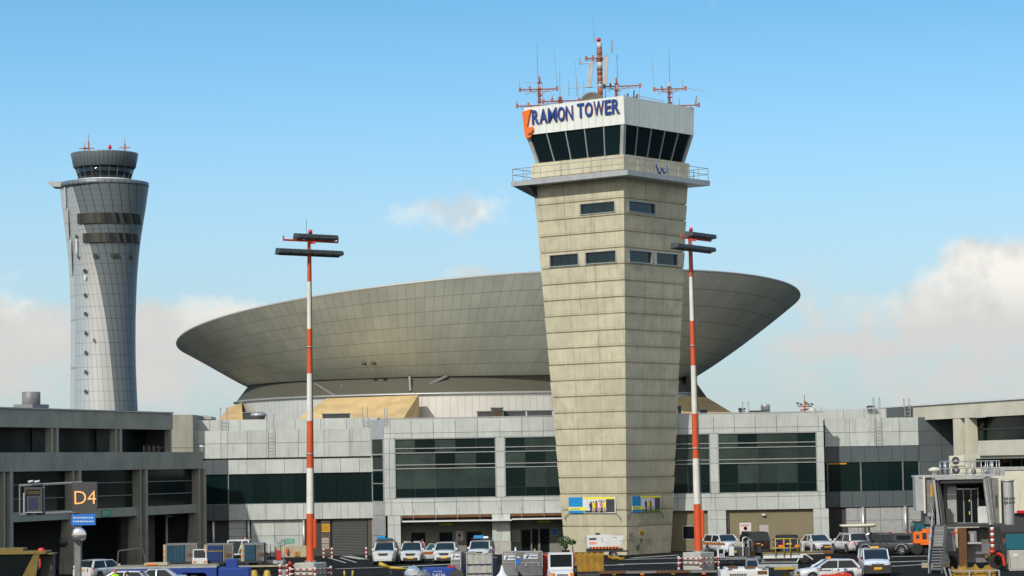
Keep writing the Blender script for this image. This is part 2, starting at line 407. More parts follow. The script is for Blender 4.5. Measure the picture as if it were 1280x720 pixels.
def text(txt, parent, x, y, z, w, h, m, depth=.03, bold=.0, name='lettering', rot=0.):
    """writing whose lower left corner is (x,z) on local plane y, facing -y"""
    me = textmesh(txt, w, h, depth, bold, name); me.name = name; me.materials.append(M[m])
    o = bpy.data.objects.new(name, me); COL.objects.link(o); o.parent = parent; o.location = (x, y, z); o.rotation_euler = (0, 0, R(rot)); return o
def tag(o, label, cat, group=None):
    o['label'] = label; o['category'] = cat
    if group: o['group'] = group
    return o
def kids(o): return [c for c in bpy.data.objects if c.parent == o]
def dup(o, loc=None, rot=None, label=None, parent=None):
    c = o.copy(); COL.objects.link(c); c.parent = parent
    if loc is not None: c.location = loc
    if rot is not None: c.rotation_euler = (0, 0, R(rot))
    if label: c['label'] = label
    for x in kids(o): dup(x, parent=c)
    return c
def lin(a, b, n): return [a + (b - a) * i / n for i in range(n + 1)]
# ================================================================== GROUND
def sheet(name, mt, x0, x1, y0, y1, z):
    b = MB(); b.box(x0, x1, y0, y1, z - .0015, z); o = b.build(name, mt); o['kind'] = 'structure'; return o
g = MB(); g.poly([(-6000, -300, 0), (6000, -300, 0), (6000, 12000, 0), (-6000, 12000, 0)]); g.build('ground', 'asph')['kind'] = 'structure'
lines = MB()
def gl(x0, y0, x1, y1, w=.15):
    a, b = gnd(x0, y0), gnd(x1, y1); d = (b - a).normalized(); n = Vector((-d.y, d.x, 0)) * w / 2; z = Vector((0, 0, .006))
    lines.hexa([tuple(a - n), tuple(b - n), tuple(b + n), tuple(a + n)], [tuple(a - n + z), tuple(b - n + z), tuple(b + n + z), tuple(a + n + z)])
for a in ((790, 697.5, 848, 693.8, .7), (780, 699.5, 862, 697, .6), (772, 705.5, 868, 703, .9), (700, 708, 780, 706, .6), (497, 708.5, 566, 705, .8), (420, 711, 500, 708.5, .5),
          (410, 697, 432, 703.5, .2), (425, 697, 445, 703, .2), (432, 695, 455, 699, .9), (1108, 696, 1160, 695, .7), (1100, 703, 1160, 701, .8), (1095, 709, 1165, 705, .5), (868, 694, 882, 692, .4)): gl(*a)
lines.build('road_markings', 'paint')['kind'] = 'structure'

# ================================================================== CONTROL TOWER
TA = -38.0
tw = thing('control_tower', 'tall tapering concrete control tower with angled glass cab and blue lettering', 'control tower', (8.95, 226.5, 0), TA)
HT = 32.48
def ww(z): return 6.66 + (9.78 - 6.66) * z / HT
def PT(u, z, i): h = ww(z) / 2; return (u * (h - (i if True else 0)), -h + i, z)
JZ = [0] + [2.43 + 1.415 * i for i in range(22)]
JZ[-1] = HT
holes = {0: [(-.77, -.08, 25.28, 26.3), (.09, .81, 25.28, 26.3), (.02, .80, 29.62, 30.55)], 1: [(-.85, -.10, 25.28, 26.3), (.05, .78, 25.28, 26.3), (-.86, -.02, 29.62, 30.55)], 2: [], 3: []}
sh = MB()
for kf in range(4):
    sh.M = Matrix.Rotation(R(90 * kf), 4, 'Z')
    for a, b in zip(JZ, JZ[1:]):
        z0, z1 = a + (.09 if a else 0), b
        hs = [h for h in holes[kf] if h[2] > z0 and h[3] < z1]
        bulge = random.uniform(-.012, .012)
        def P(u, z, i, z0=z0, z1=z1, bulge=bulge):
            f = (z - z0) / (z1 - z0); h = ww(z) / 2 + .035 * (f - .5) + bulge
            return (u * (h - 0), -h + i, z)
        sh.wall(P, -1, 1, z0, z1, hs, .28, lambda u, z: (u, (z - 2.43) / 1.415 + 5))
        if a:   # groove
            ha, hb = ww(a) / 2, ww(z0) / 2
            g_ = .10
            sh.poly([(-ha - .03, -ha - .03, a), (ha + .03, -ha - .03, a), (ha - g_, -ha + g_, a + .001), (-ha + g_, -ha + g_, a + .001)])
            sh.poly([(-ha + g_, -ha + g_, a), (ha - g_, -ha + g_, a), (hb - g_, -hb + g_, z0), (-hb + g_, -hb + g_, z0)])
            sh.poly([(-hb + g_, -hb + g_, z0), (hb - g_, -hb + g_, z0), (hb, -hb, z0), (-hb, -hb, z0)])
sh.build('shaft', 'tconc', tw)
for kf in (0, 1):
    for h in holes[kf]:
        f_ = MB(); f_.M = Matrix.Rotation(R(90 * kf), 4, 'Z'); p_ = MB(); p_.M = f_.M
        hw = ww(h[2]) / 2; a, b = h[0] * hw, h[1] * hw; y = -hw
        for (x0, x1, z0, z1) in ((a - .05, b + .05, h[3] - .03, h[3] + .05), (a - .05, b + .05, h[2] - .05, h[2] + .03), (a - .05, a + .04, h[2] + .03, h[3] - .03), (b - .04, b + .05, h[2] + .03, h[3] - .03)): f_.box(x0, x1, y - .07, y + .12, z0, z1)
        fo = f_.build('window', 'galv', tw)
        n = 3
        for i in range(n): p_.box(a + (b - a) * i / n + .01, a + (b - a) * (i + 1) / n - .01, y + .13, y + .16, h[2] - .0, h[3] + .0)
        p_.build('pane', 'cabglass', fo)
# deck
d = MB(); w = 12.68 / 2; d.box(-w, w, -w, w, 32.50, 32.95); d.build('balcony_slab', 'lgrmet', tw)
d = MB(); a = w - .15; c = ww(31.4) / 2 + .03
d.hexa([(-c, -c, 31.5), (c - 1, -c, 31.5), (c, c, 31.5), (-c, c, 31.5)][:0] or [(-c - .01, -c + .02, 31.5), (-c + .3, -c + .02, 31.5), (-c + .3, c, 31.5), (-c - .01, c, 31.5)], [(-a, -a, 32.49), (-c + .3, -a, 32.49), (-c + .3, a, 32.49), (-a, a, 32.49)])
d.build('soffit_bracket', 'dkmet', tw)
rl = MB(); w = 6.22
for sx, sy, ex, ey in ((-w, -w, w, -w), (w, -w, w, w), (w, w, -w, w), (-w, w, -w, -w)):
    for z in (33.5, 34.05): rl.tube((sx, sy, z), (ex, ey, z), .03, n=5)
    for i in range(9): t = i / 8; x, y = sx + (ex - sx) * t, sy + (ey - sy) * t; rl.tube((x, y, 32.95), (x, y, 34.05), .03, n=5)
rl.build('railing', 'galv', tw)
w = 10.09 / 2
pp = MB()
for kf in range(4):
    pp.M = Matrix.Rotation(R(90 * kf), 4, 'Z'); pp.wall(lambda u, z, i: (u * w, -w + i, z), -1, 1, 32.951, 34.5, [], 0, lambda u, z: (u, (z - 32.9) / 1.6 + 40))
pp.M = Matrix.Identity(4); pp.poly([(-w, -w, 34.5), (w, -w, 34.5), (w, w, 34.5), (-w, w, 34.5)])
pp.build('parapet_wall', 'tconc', tw)
zl, zt, wl, wt = 34.5, 37.03, 9.15 / 2, 10.38 / 2
gl_ = MB(); mu = MB(); cp = MB()
for kf in range(4):
    for q in (gl_, mu, cp): q.M = Matrix.Rotation(R(90 * kf), 4, 'Z')
    for i in range(5):
        a, b = -1 + .4 * i, -1 + .4 * (i + 1)
        gl_.poly([(a * wl, -wl, zl), (b * wl, -wl, zl), (b * wt, -wt, zt), (a * wt, -wt, zt)])
        if i: mu.hexa([(a * wl - .05, -wl - .07, zl), (a * wl + .05, -wl - .07, zl), (a * wl + .05, -wl + .04, zl), (a * wl - .05, -wl + .04, zl)], [(a * wt - .05, -wt - .07, zt), (a * wt + .05, -wt - .07, zt), (a * wt + .05, -wt + .04, zt), (a * wt - .05, -wt + .04, zt)])
    r = .17; a, b = wl - .02, wt - .02
    cp.hexa([(a - r, -a - r, zl), (a + r, -a - r, zl), (a + r, -a + r, zl), (a - r, -a + r, zl)], [(b - r, -b - r, zt), (b + r, -b - r, zt), (b + r, -b + r, zt), (b - r, -b + r, zt)])
gl_.build('cab_window', 'cabglass', tw); mu.build('mullion', 'alu', tw); cp.build('corner_post', 'lgrmet', tw)
fa = MB(); w = 5.33
for kf in range(4):
    fa.M = Matrix.Rotation(R(90 * kf), 4, 'Z'); us = lin(-w + .02, w + .085, 14)
    for a, b in zip(us, us[1:]): fa.hexa([(a + .012, -w, 37.06), (b - .012, -w, 37.06), (b - .012, -w + .1, 37.06), (a + .012, -w + .1, 37.06)], [(a + .012, -w - .09, 39.5), (b - .012, -w - .09, 39.5), (b - .012, -w + .1, 39.5), (a + .012, -w + .1, 39.5)])
fa.build('fascia', 'fascia', tw)
b_ = MB(); b_.box(-w + .05, w - .05, -w + .05, w - .05, 37.04, 39.42); b_.build('roof', 'joint', tw)
# lettering RAMON TOWER on the left face (local -y)
def letters(word, x0, x1, z0, h):
    ws = {'M': 1.28, 'W': 1.38, 'I': .4, 'A': 1.08, 'O': 1.05, 'T': .92, 'E': .82, 'R': 1.0, 'N': 1.0}; gap = .13
    tot = sum(ws[c] for c in word) + gap * (len(word) - 1); s = (x1 - x0) / tot; x = x0
    for c in word:
        text(c, tw, x, -5.46, z0, ws[c] * s, h, 'letter', .12, .004 if c in 'MWN' else .024, 'letter')
        o = text(c, tw, x + .02, -5.44, z0 - .025, ws[c] * s, h, 'antred', .05, .004 if c in 'MWN' else .024, 'letter_shadow'); x += (ws[c] + gap) * s  # offset orange copy, the letter's shadow edge put in as colour
letters('RAMON', -4.52, -.02, 37.93, 1.27); letters('TOWER', .46, 5.0, 38.02, 1.27)
em = MB(); em.prism([(-5.52, 39.15), (-4.55, 39.3), (-4.75, 38.7), (-5.02, 37.75), (-4.75, 37.65), (-4.60, 37.72), (-4.42, 37.72), (-4.36, 37.45), (-4.55, 37.2), (-4.95, 37.12), (-4.92, 37.0), (-4.55, 36.98), (-4.6, 36.82), (-5.15, 36.72), (-5.3, 37.3), (-5.42, 38.3)][::-1], -5.62, -5.46)
em.build('orange_emblem', 'orange', tw)
em = MB(); em.M = Matrix.Rotation(R(90), 4, 'Z')
em.path([(-2.0, -6.3, 33.75), (-1.7, -6.3, 33.1), (-1.4, -6.3, 33.0), (-1.1, -6.3, 33.5), (-.8, -6.3, 33.05), (-.5, -6.3, 33.2), (-.35, -6.3, 33.8)], .07); em.build('ribbon_emblem', 'letter', tw)

# ---- antennas on its roof
def mast(nm, lab, x, y, h, arms, whips, sc=1, grp='antenna masts on the concrete tower roof', z=39.5, pr=.09):
    t = thing(nm, lab, 'antenna mast', (x, y, z), -6, grp)
    a = MB(); b = a; n = max(3, int(h / .55))
    for i in range(n): a.cm = 0 if i % 3 else 1; a.tube((0, 0, h * i / n), (0, 0, h * (i + 1) / n), pr, n=8)
    a.cm = 0
    for jj in range(4): zz_ = h * (.2 + .2 * jj); a.box(-.2, .2, -.2, .2, zz_, zz_ + .07)
    if sc:   # lattice legs round the foot
        for q in range(3):
            tq = q * 2.1; a.tube((.32 * math.cos(tq), .32 * math.sin(tq), 0), (.22 * math.cos(tq), .22 * math.sin(tq), h * .8), .025, n=4)
    for (za, l0, l1, dep) in arms:
        a.tube((l0, dep, za), (l1, dep, za), .06, n=6); a.tube((l0 * .75, 0, za - .45 if za > .6 else za), (l0 * .1, 0, za - .1), .03, n=4)
        a.tube((0, 0, za - .55 if za > .6 else za), (l1 * .6, dep, za), .03, n=4); a.tube((0, 0, za - .55 if za > .6 else za), (l0 * .6, dep, za), .03, n=4)
        for e in (l0, l1): a.box(e - .1, e + .1, dep - .1, dep + .1, za - .18, za + .2)
        for jj in range(5): xx = l0 + (l1 - l0) * (jj + .5) / 5; a.tube((xx - .12, dep, za), (xx + .1, dep, za - .2), .03, n=4)
        a.tube((l0 * .8, dep, za - .2), (l1 * .8, dep, za - .2), .03, n=4); b.box(l0 * .5 - .08, l0 * .5 + .08, dep - .12, dep + .05, za - .1, za + .28)
    a.build('lattice', ['antred', 'antw'], t)
    for (x0, z0, x1, z1, r) in whips:
        q = MB(); q.tube((x0, 0, z0), (x1, 0, z1), r, r * .6, n=5); q.build('whip_antenna', 'galv', t)
    return t
def rp(px, py, Y): p = Fr(0, Y).uz(px, py); return p
mast('antenna_mast', 'red lattice mast at left corner of the tower roof with wide crossarm', 2.75, 226.2, 2.9, [(1.75, -1.75, 1.55, 0), (.25, -2.0, 1.9, -.3)], [(-.15, 2.6, -.15, 6.0, .05), (-1.78, 1.6, -1.78, 2.7, .04), (-1.4, 2.45, 0, 2.3, .03), (1.6, 1.8, 1.35, 5.2, .03), (-2.0, .2, -2.1, .85, .07)])
mast('antenna_mast', 'low red bracket mast with leaning whips right of the left corner mast', 4.55, 225.4, 1.0, [(.55, -1.5, 1.7, 0)], [(0, .6, 0, 3.2, .04), (1.65, .5, 1.35, 4.1, .03), (-.6, .5, -.7, 1.1, .07)], 0)
cm = mast('antenna_mast', 'tallest central mast, thick red and white pipe with panel antennas and lamp', 8.15, 226.5, 5.9, [(4.5, -1.2, .6, 0)], [(-.45, 5.9, -.5, 8.6, .04), (1.15, 5.0, 1.15, 6.1, .09), (-1.75, 4.0, -1.75, 4.6, .1), (-2.8, 1.9, -.3, 1.9, .035), (-2.8, 1.2, -2.8, 2.6, .03), (-2.1, 1.2, -2.1, 2.6, .03), (-1.45, 1.2, -1.45, 2.6, .03), (.6, 4.9, 1.2, 5.1, .04), (-1.75, 4.05, -.2, 4.1, .05)], 0, pr=.24)
for x0, z0, x1, z1 in ((-.95, 1.9, -.75, 4.1), (.45, 2.1, .6, 4.6)):
    q = MB(); q.hexa([(x0 - .2, -.25, z0), (x0 + .2, -.25, z0), (x0 + .2, -.0, z0), (x0 - .2, -.0, z0)], [(x1 - .2, -.25, z1), (x1 + .2, -.25, z1), (x1 + .2, -.0, z1), (x1 - .2, -.0, z1)]); q.build('panel_antenna', 'lgrmet', cm)
q = MB(); q.lathe([(.05, 0), (.2, .08), (.2, .3), (.05, .42)], (-.05, 0, 5.95), 10); q.build('warning_lamp', 'tailred', cm)
q = MB()
for z in (.9, 2.2, 3.4, 4.4): q.lathe([(.26, 0), (.26, .1)], (0, 0, z), 10)
q.build('clamp', 'dkmet', cm)
mast('antenna_mast', 'red lattice mast with long right-hand crossarm, standing right behind the tallest mast', 9.65, 227.2, 2.8, [(2.05, -1.1, 2.1, 0)], [(.1, 2.8, .1, 4.9, .05), (2.05, .3, 2.05, 2.0, .04), (-1.0, 1.0, -1.0, 2.0, .05), (.65, .3, .75, 1.3, .12)])
mast('antenna_mast', 'red lattice mast at right corner of the tower roof with tall dark whip', 14.35, 227.0, 2.3, [(1.7, -1.35, 1.45, 0), (.2, .1, 2.6, .2)], [(.05, 2.3, .05, 5.2, .05), (-1.35, 1.7, -1.5, 4.6, .025), (1.3, 1.8, 3.3, 1.35, .03), (2.3, .3, 2.45, 1.0, .12), (.8, .1, .9, .8, .05), (1.2, 1.8, 1.15, 2.6, .04)])
t = thing('antenna', 'small red stub aerial leaning over the right roof edge of the tower', 'antenna', (12.2, 222.2, 39.5), 0, 'small roof aerials')
q = MB(); q.tube((-1, 0, .1), (-1, 0, .6), .1, n=6); q.tube((-.95, 0, .45), (1.4, 0, -.1), .03, n=4); q.build('stub', 'antred', t)
t = thing('satellite_dish', 'dark mesh dish at the tower roof edge behind the letters', 'dish antenna', (7.35, 224.6, 39.45), 0)
q = MB(); q.M = Matrix.Rotation(R(80), 4, 'X'); q.lathe([(.02, 0), (.5, .04), (.9, .16), (1.1, .3), (1.05, .34), (.9, .2), (.5, .09), (.02, .05)], (0, .1, 0), 24); q.build('reflector', 'dishnet', t)
t = thing('antenna', 'pair of small dark pipes on the tower roof near the front corner', 'antenna', (10.65, 221.0, 39.5), 0, 'small roof aerials')
q = MB(); q.tube((-.3, 0, 0), (-.3, 0, .5), .07, n=6); q.tube((.2, 0, 0), (.25, 0, .75), .06, n=6); q.box(-.5, .5, -.05, .05, .1, .18); q.build('stub', 'dkmet', t)

# ---- banners on the shaft
def banner(lab, kf, u0, u1, z0, z1, people):
    t = thing('banner', lab, 'banner', (8.95, 226.5, 0), TA + 90 * kf, 'printed banners on the concrete tower')
    y = -ww((z0 + z1) / 2) / 2 - .10; W_ = u1 - u0; H_ = z1 - z0
    def r(nm, m, a, b, c, d, o=.0): q = MB(); q.box(u0 + a * W_, u0 + b * W_, y - .012 - o, y + .02 - o, z0 + c * H_, z0 + d * H_); return q.build(nm, m, t)
    r('sheet', 'white' if people > 4 else 'cloth', 0, 1, 0, 1); r('blue_field', 'bannerblue', .0, .3, .4, 1., .014); r('blue_field', 'bannerblue', 0, .32, 0, .17, .014); r('yellow_strip', 'bannery', 0, .36, .17, .38, .028)
    r('yellow_strip', 'bannery', .32, .98, .88, 1, .014); r('dark_field', 'dkmet', .8, .98, .06, .87, .014); r('dark_field', 'dkmet', .34, .8, .04, .16, .014)
    if people <= 4: r('grass_field', 'grass', .42, .98, 0.0, .14, .02)
    cols = ['navy', 'bannery', 'antred', 'cloth', 'pink', 'bannery', 'dkmet']
    q = MB(); cnt = people
    for i in range(cnt):
        x = u0 + W_ * (.48 + .34 * i / cnt); hb = H_ * random.uniform(.66, .78); z = z0 + H_ * .06; s = W_ * .028
        q = MB(); q.box(x - s, x + s, y - .034, y - .026, z + hb * .38, z + hb * .82); q.box(x - s * 1.3, x - s, y - .034, y - .026, z + hb * .5, z + hb * .8); q.box(x + s, x + s * 1.3, y - .034, y - .026, z + hb * .45, z + hb * .8); q.cm = 1; q.lathe([(.001, 0), (s * .7, .001), (s * .7, .006), (.001, .007)], (x, y - .036, z + hb * .91), 8, 'Y'); q.box(x - s * .8, x - .01, y - .034, y - .026, z, z + hb * .37); q.box(x + .01, x + s * .8, y - .034, y - .026, z, z + hb * .37); q.build('printed_figure', [cols[i % 7], 'skin' if i % 2 else 'navy'], t)
    q = MB()
    for a in (0, .05): q.box(u0 + .03 * W_, u0 + .25 * W_, y - .046, y - .04, z0 + H_ * (.22 + a * 1.6), z0 + H_ * (.245 + a * 1.6))
    q.build('print_line', 'signblue', t)
    q = MB()
    for sx, ex in ((u0, u0 - .5), (u1, u1 + .4)): q.path([(sx, y, z0), (ex, y + .02, z0 - .35), (ex + .1, y + .02, z0 - .6)], .03, 5)
    q.build('tie_rope', 'dkmet', t)
hw = ww(4.5) / 2
fl = Fr(8.95, 226.5, TA); fr_ = Fr(8.95, 226.5, TA + 90)
a, b, c, d_ = fl.rect(711, 621.5, 769.5, 641.5, -hw - .1); banner('wide banner with children in coloured shirts on the left face of the tower', 0, a, b, c, d_, 6)
a, b, c, d_ = fr_.rect(790, 620, 825.5, 640, -hw - .1); banner('narrower banner with players on grass on the right face of the tower', 1, a, b, c, d_, 4)
def plate_on(F, nm, lab, cat, x0, y0, x1, y1, y, m, group=None, th=.04, mark=None, mm='dred', rim=None):
    """a sign plate screwed to a wall"""
    a, b, c, e = F.rect(x0, y0, x1, y1, y); t = thing(nm, lab, cat, F.m @ Vector((a, y, c)), F.a, group)
    w_, h_ = b - a, e - c
    q = MB(); q.box(0, w_, -th, 0, 0, h_); q.build('plate', m, t)
    if rim: q = MB(); [q.box(*r_, -th - .015, -th, *z_) for r_, z_ in (((0, w_), (0, .05)), ((0, w_), (h_ - .05, h_)), ((0, .05), (.05, h_ - .05)), ((w_ - .05, w_), (.05, h_ - .05)))]; q.build('border', rim, t)
    if mark == 'ban':
        q = MB(); rr = h_ * .17; q.lathe([(rr, 0), (rr, .02), (rr * .72, .02), (rr * .72, 0)], (w_ / 2, -th - .015, h_ * .52), 16, 'Y'); q.build('ban_ring', mm, t)
        q = MB()
        for f0, f1 in ((.80, .86), (.70, .75), (.26, .30), (.18, .22)):
            x = .1 * w_
            while x < .86 * w_: l = random.uniform(.06, .16) * w_; q.box(x, min(x + l, .9 * w_), -th - .012, -th, h_ * f0, h_ * f1); x += l + .04 * w_
        q.build('text_line', mm, t)
        q = MB(); q.box(w_ * .42, w_ * .6, -th - .012, -th, h_ * .05, h_ * .14); q.build('mark', 'dkmet', t)
    elif mark == 'lines':
        q = MB()
        for i in range(4):
            x = .1 * w_; f = .2 + .18 * i
            while x < .85 * w_: l = random.uniform(.07, .2) * w_; q.box(x, min(x + l, .9 * w_), -th - .012, -th, h_ * f, h_ * (f + .07)); x += l + .05 * w_
        q.build('text_line', mm, t)
    elif mark: text(mark, t, w_ * .15, -th - .01, h_ * .25, w_ * .7, h_ * .5, mm, .02)
    return t
plate_on(fr_, 'warning_sign', 'small orange square sign on the right face of the concrete tower', 'sign', 799, 663.5, 805, 668.5, -ww(2) / 2 - .06, 'amber', mark='lines', mm='dkmet')
plate_on(fr_, 'notice_sign', 'faded notice with red heading low on the right face of the concrete tower', 'sign', 785, 664.5, 792, 674, -ww(2) / 2 - .06, 'block', mark='lines', mm='dred')
t = thing('wall_socket', 'pair of small dark fittings low on the right tower face', 'utility box', fr_.m @ Vector((-1.9, -ww(1) / 2, 0.4)), fr_.a)
q = MB(); q.rbox(0, .22, -.12, 0, 0, .4, .02); q.rbox(.5, .7, -.1, 0, .7, 1.0, .02); q.tube((.6, -.05, .7), (.2, -.05, .4), .03, n=5); q.build('box', 'dkmet', t)

# ================================================================== ROTUNDA (saucer roof)
CX, CY = -5.5, 345.0
ro = thing('rotunda', 'huge saucer-shaped rotunda with tilted pale clad dish roof over a brown drum', 'rotunda', (CX, CY, 0), 0)
N = 220
def ring(cx, rad, zf, zoff=0):
    out = []
    for i in range(N):
        t_ = 2 * math.pi * i / N; x, y = cx + rad * math.cos(t_), rad * math.sin(t_); out.append((x, y, zf(x, y) + zoff))
    return out
def zr(x, y): return 26.75 + .0625 * (x - 2.3) - .083 * y
rings = []
K_ = 7
for i in range(0, K_ * 3 + 1):
    f = i / (K_ * 3); cx = -.5 + (2.3 + .5) * f
    rad = 29.8 + (41.8 - 29.8) * (f ** .93)
    rings.append(ring(cx, rad, lambda x, y, f=f, cx=cx, rad=rad: 18.9 + (zr(x, y) - 18.9) * (f ** 1.02)))
sh = MB(); sh.smooth = True
sh.loft(rings, uvf=lambda a, b: (a * 1.0, b / 3)); sh.build('dish', 'dish', ro)
sh = MB(); sh.smooth = True
sh.loft([ring(2.3, 41.8, zr), ring(2.3, 41.9, zr, .1), ring(2.3, 41.85, zr, .24), ring(2.3, 41.3, zr, .34)]); sh.build('rim', 'rim', ro)
sh = MB(); sh.smooth = True
sh.loft([ring(2.3, 41.3, zr, .33), ring(2, 30, lambda x, y: 27.3), ring(2, .5, lambda x, y: 26.0)], cap1=True); sh.build('roof', 'rim', ro)
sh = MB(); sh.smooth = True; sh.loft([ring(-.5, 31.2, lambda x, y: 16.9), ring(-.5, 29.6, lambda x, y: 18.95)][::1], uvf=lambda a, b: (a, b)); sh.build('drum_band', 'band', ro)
sh = MB(); sh.smooth = True; sh.loft([ring(-.5, 31.25, lambda x, y: 16.55), ring(-.5, 31.6, lambda x, y: 16.65), ring(-.5, 31.6, lambda x, y: 16.85), ring(-.5, 31.1, lambda x, y: 16.95)]); sh.build('ledge', 'galv', ro)
sh = MB(); sh.smooth = True; sh.loft([ring(-.5, 31.9, lambda x, y: 0), ring(-.5, 31.3, lambda x, y: 16.6)], uvf=lambda a, b: (a, b + .5)); sh.build('drum_wall', 'drum', ro)
def on_drum(px, py, Rr, off=.0):
    d_ = ray(px, py); o = EYE - Vector((CX - .5, CY, 0)); a = d_.x ** 2 + d_.y ** 2; b = 2 * (o.x * d_.x + o.y * d_.y); c = o.x ** 2 + o.y ** 2 - (Rr + off) ** 2
    D = b * b - 4 * a * c; t_ = (-b - math.sqrt(max(D, 0))) / (2 * a); p = EYE + d_ * t_; return p - Vector((CX, CY, 0))
for x0, y0, x1, y1 in ((394, 480, 419, 495), (419, 495, 429, 480), (512, 471, 513, 489), (519, 489, 559, 470), (334, 493, 340, 502)):
    q = MB(); q.tube(tuple(on_drum(x0, y0, 30.3)), tuple(on_drum(x1, y1, 31.15)) if y1 > y0 else tuple(on_drum(x1, y1, 30.2)), .17, n=6); q.build('strut', 'grmet', ro)
for px in (455, 467): q = MB(); p = on_drum(px, 456, 32.3); q.lathe([(.3, 0), (.3, .3)], tuple(p), 8); q.build('vent', 'dkmet', ro)
def wedge(lab, pts, rot=0):
    """ochre clad ramp-like buttress leaning on the drum; pts: (px,py,Y)"""
    P = [Vector((Fr(0, Y).uz(px, py)[0], Y, Fr(0, Y).uz(px, py)[1])) for px, py, Y in pts]
    t_ = thing('stone_buttress', lab, 'buttress', (P[0].x, P[0].y, 0), 0, 'ochre buttresses around the rotunda'); o = Vector((P[0].x, P[0].y, 0))
    A, B, D, C = [p - o for p in P]
    q = MB(); dn = lambda v: (v.x, v.y, 0.0)
    Ab, Bb = Vector((A.x, A.y + 2, A.z)), Vector((B.x, B.y + 2, B.z))
    q.poly([tuple(C), tuple(D), tuple(B), tuple(A)]); q.poly([tuple(D), dn(D), dn(Bb), tuple(Bb), tuple(B)]); q.poly([tuple(A), tuple(Ab), dn(Ab), dn(C), tuple(C)]); q.poly([tuple(C), dn(C), dn(D), tuple(D)]); q.poly([tuple(A), tuple(B), tuple(Bb), tuple(Ab)])
    q.build('cladding', 'sand', t_)
wedge('broad ochre sloping buttress left of centre under the rotunda', [(408, 498, 312), (523, 494, 310.5), (497, 534, 300), (340, 545, 303)])
wedge('small ochre buttress at the far left foot of the rotunda', [(285, 509, 335), (302, 504, 333), (304, 530, 326), (270, 530, 326)])
wedge('ochre buttress at the right foot of the rotunda beyond the tower', [(846, 494, 330), (884, 497, 333), (924, 521, 326), (846, 521, 322)])
q = MB(); P = [Vector((Fr(0, 334).uz(px, py)[0] - CX, 334 - CY, Fr(0, 334).uz(px, py)[1])) for px, py in ((858, 470), (868, 475), (886, 500), (892, 530), (850, 530))]
ids = [q.V(tuple(p)) for p in P]; ids2 = [q.V((p.x, p.y + 3, p.z)) for p in P]; q.F(ids); q.F(ids2[::-1])
for i in range(5): q.F([ids[(i + 1) % 5], ids[i], ids2[i], ids2[(i + 1) % 5]])
q.build('flared_wall', 'band', ro)

# ================================================================== FAR CONTROL TOWER
FY = 750.0; ff = Fr(0, FY); kx = FY / FP
ft = thing('far_control_tower', 'distant slender metal-clad control tower with flared top and round dark cab', 'control tower', (ff.u(133), FY, 0), 0)
OX = ff.u(133)
def zz(y): return ff.z(133, y)
tab = [(235, 80, 186, 97), (248, 82, 184, 101), (262, 83.5, 182, 105), (280, 86, 179, 110), (300, 88.5, 176, 117), (320, 90.5, 173.6, 122), (345, 92, 171.6, 128), (370, 93, 170.4, 133), (400, 93.6, 169.6, 138), (430, 93.6, 169.4, 142), (460, 93.5, 169.8, 145), (490, 93.2, 171, 147.5), (514, 93, 172.2, 149.5), (560, 92, 174, 152), (610, 91, 177, 155)]
lf, rt = [], []
NL, NR = 26, 26
for y, l, r_, xb in tab:
    z = 0 if y == 610 else zz(y); c = (l + r_) / 2; rad = (r_ - l) / 2; tb = math.asin((xb - c) / rad); cxm = ff.u(c, 0, y) - OX; rm = rad * kx
    lf.append([(cxm + rm * math.sin(t_), -rm * math.cos(t_), z) for t_ in [-math.pi + (tb + math.pi) * i / NL for i in range(NL + 1)]])
    rt.append([(cxm + rm * math.sin(t_) * 1.0, -rm * math.cos(t_) - .4 * math.sin(math.pi * i_ / NR), z) for i_, t_ in [(i, tb + (math.pi - tb) * i / NR) for i in range(NR + 1)]])
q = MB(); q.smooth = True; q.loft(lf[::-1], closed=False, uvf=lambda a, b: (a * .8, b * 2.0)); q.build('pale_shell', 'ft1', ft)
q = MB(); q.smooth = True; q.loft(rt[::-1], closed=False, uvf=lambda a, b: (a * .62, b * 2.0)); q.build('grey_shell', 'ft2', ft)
def band(y0, y1, nm, m, xs0, xs1, n=20, off=.15):
    def cr(y):
        for (ya, la, ra, _), (yb, lb, rb, _) in zip(tab, tab[1:]):
            if ya <= y <= yb: f = (y - ya) / (yb - ya); return la + (lb - la) * f, ra + (rb - ra) * f
    q = MB(); o = []
    for y in (y1, y0):
        l, r_ = cr(y); c = (l + r_) / 2; rad = (r_ - l) / 2 + off / kx; cxm = ff.u(c, 0, y) - OX
        ta, tb = math.asin(max(-1, (xs0 - c) / rad)), math.asin(min(.999, (xs1 - c) / rad))
        o.append([(cxm + rad * kx * math.sin(t_), -rad * kx * math.cos(t_) - .42, zz(y)) for t_ in [ta + (tb - ta) * i / n for i in range(n + 1)]])
    q.smooth = True
    for i in range(n):
        q.poly([o[0][i], o[0][i + 1], o[1][i + 1], o[1][i]]) if not (nm == 'window_band' and i % 4 == 3) else q.poly([tuple(Vector(o[0][i])), tuple(Vector(o[0][i + 1])), tuple(Vector(o[1][i + 1])), tuple(Vector(o[1][i]))])
    return q.build(nm, m, ft)
MATS_w = mat('far_window_strip', (.06, .058, .05), .2, isl=.5, col2=(.012, .020, .026))
M['ftw'] = MATS_w
band(270.5, 283, 'window_band', 'ftw', 103, 178.5); band(295, 306.5, 'window_band', 'ftw', 110, 176.5)
for px, py, w_, m_ in ((126, 323, 6, 0), (150, 323, 10, 0), (168, 324, 3, 0), (112, 341, 4.5, 0), (112.3, 371, 3.6, 0), (112.6, 394, 3.6, 0), (113, 418, 3.6, 0), (113, 442, 3.6, 0), (113, 466, 3.6, 0), (113, 490, 3.6, 0), (101, 298, 2.6, 0), (103, 323, 2.6, 0), (124, 427, 2, 0)):
    band(py - 2.2, py + 2.2, 'window', 'ftw', px - w_ / 2, px + w_ / 2, 2, .25)
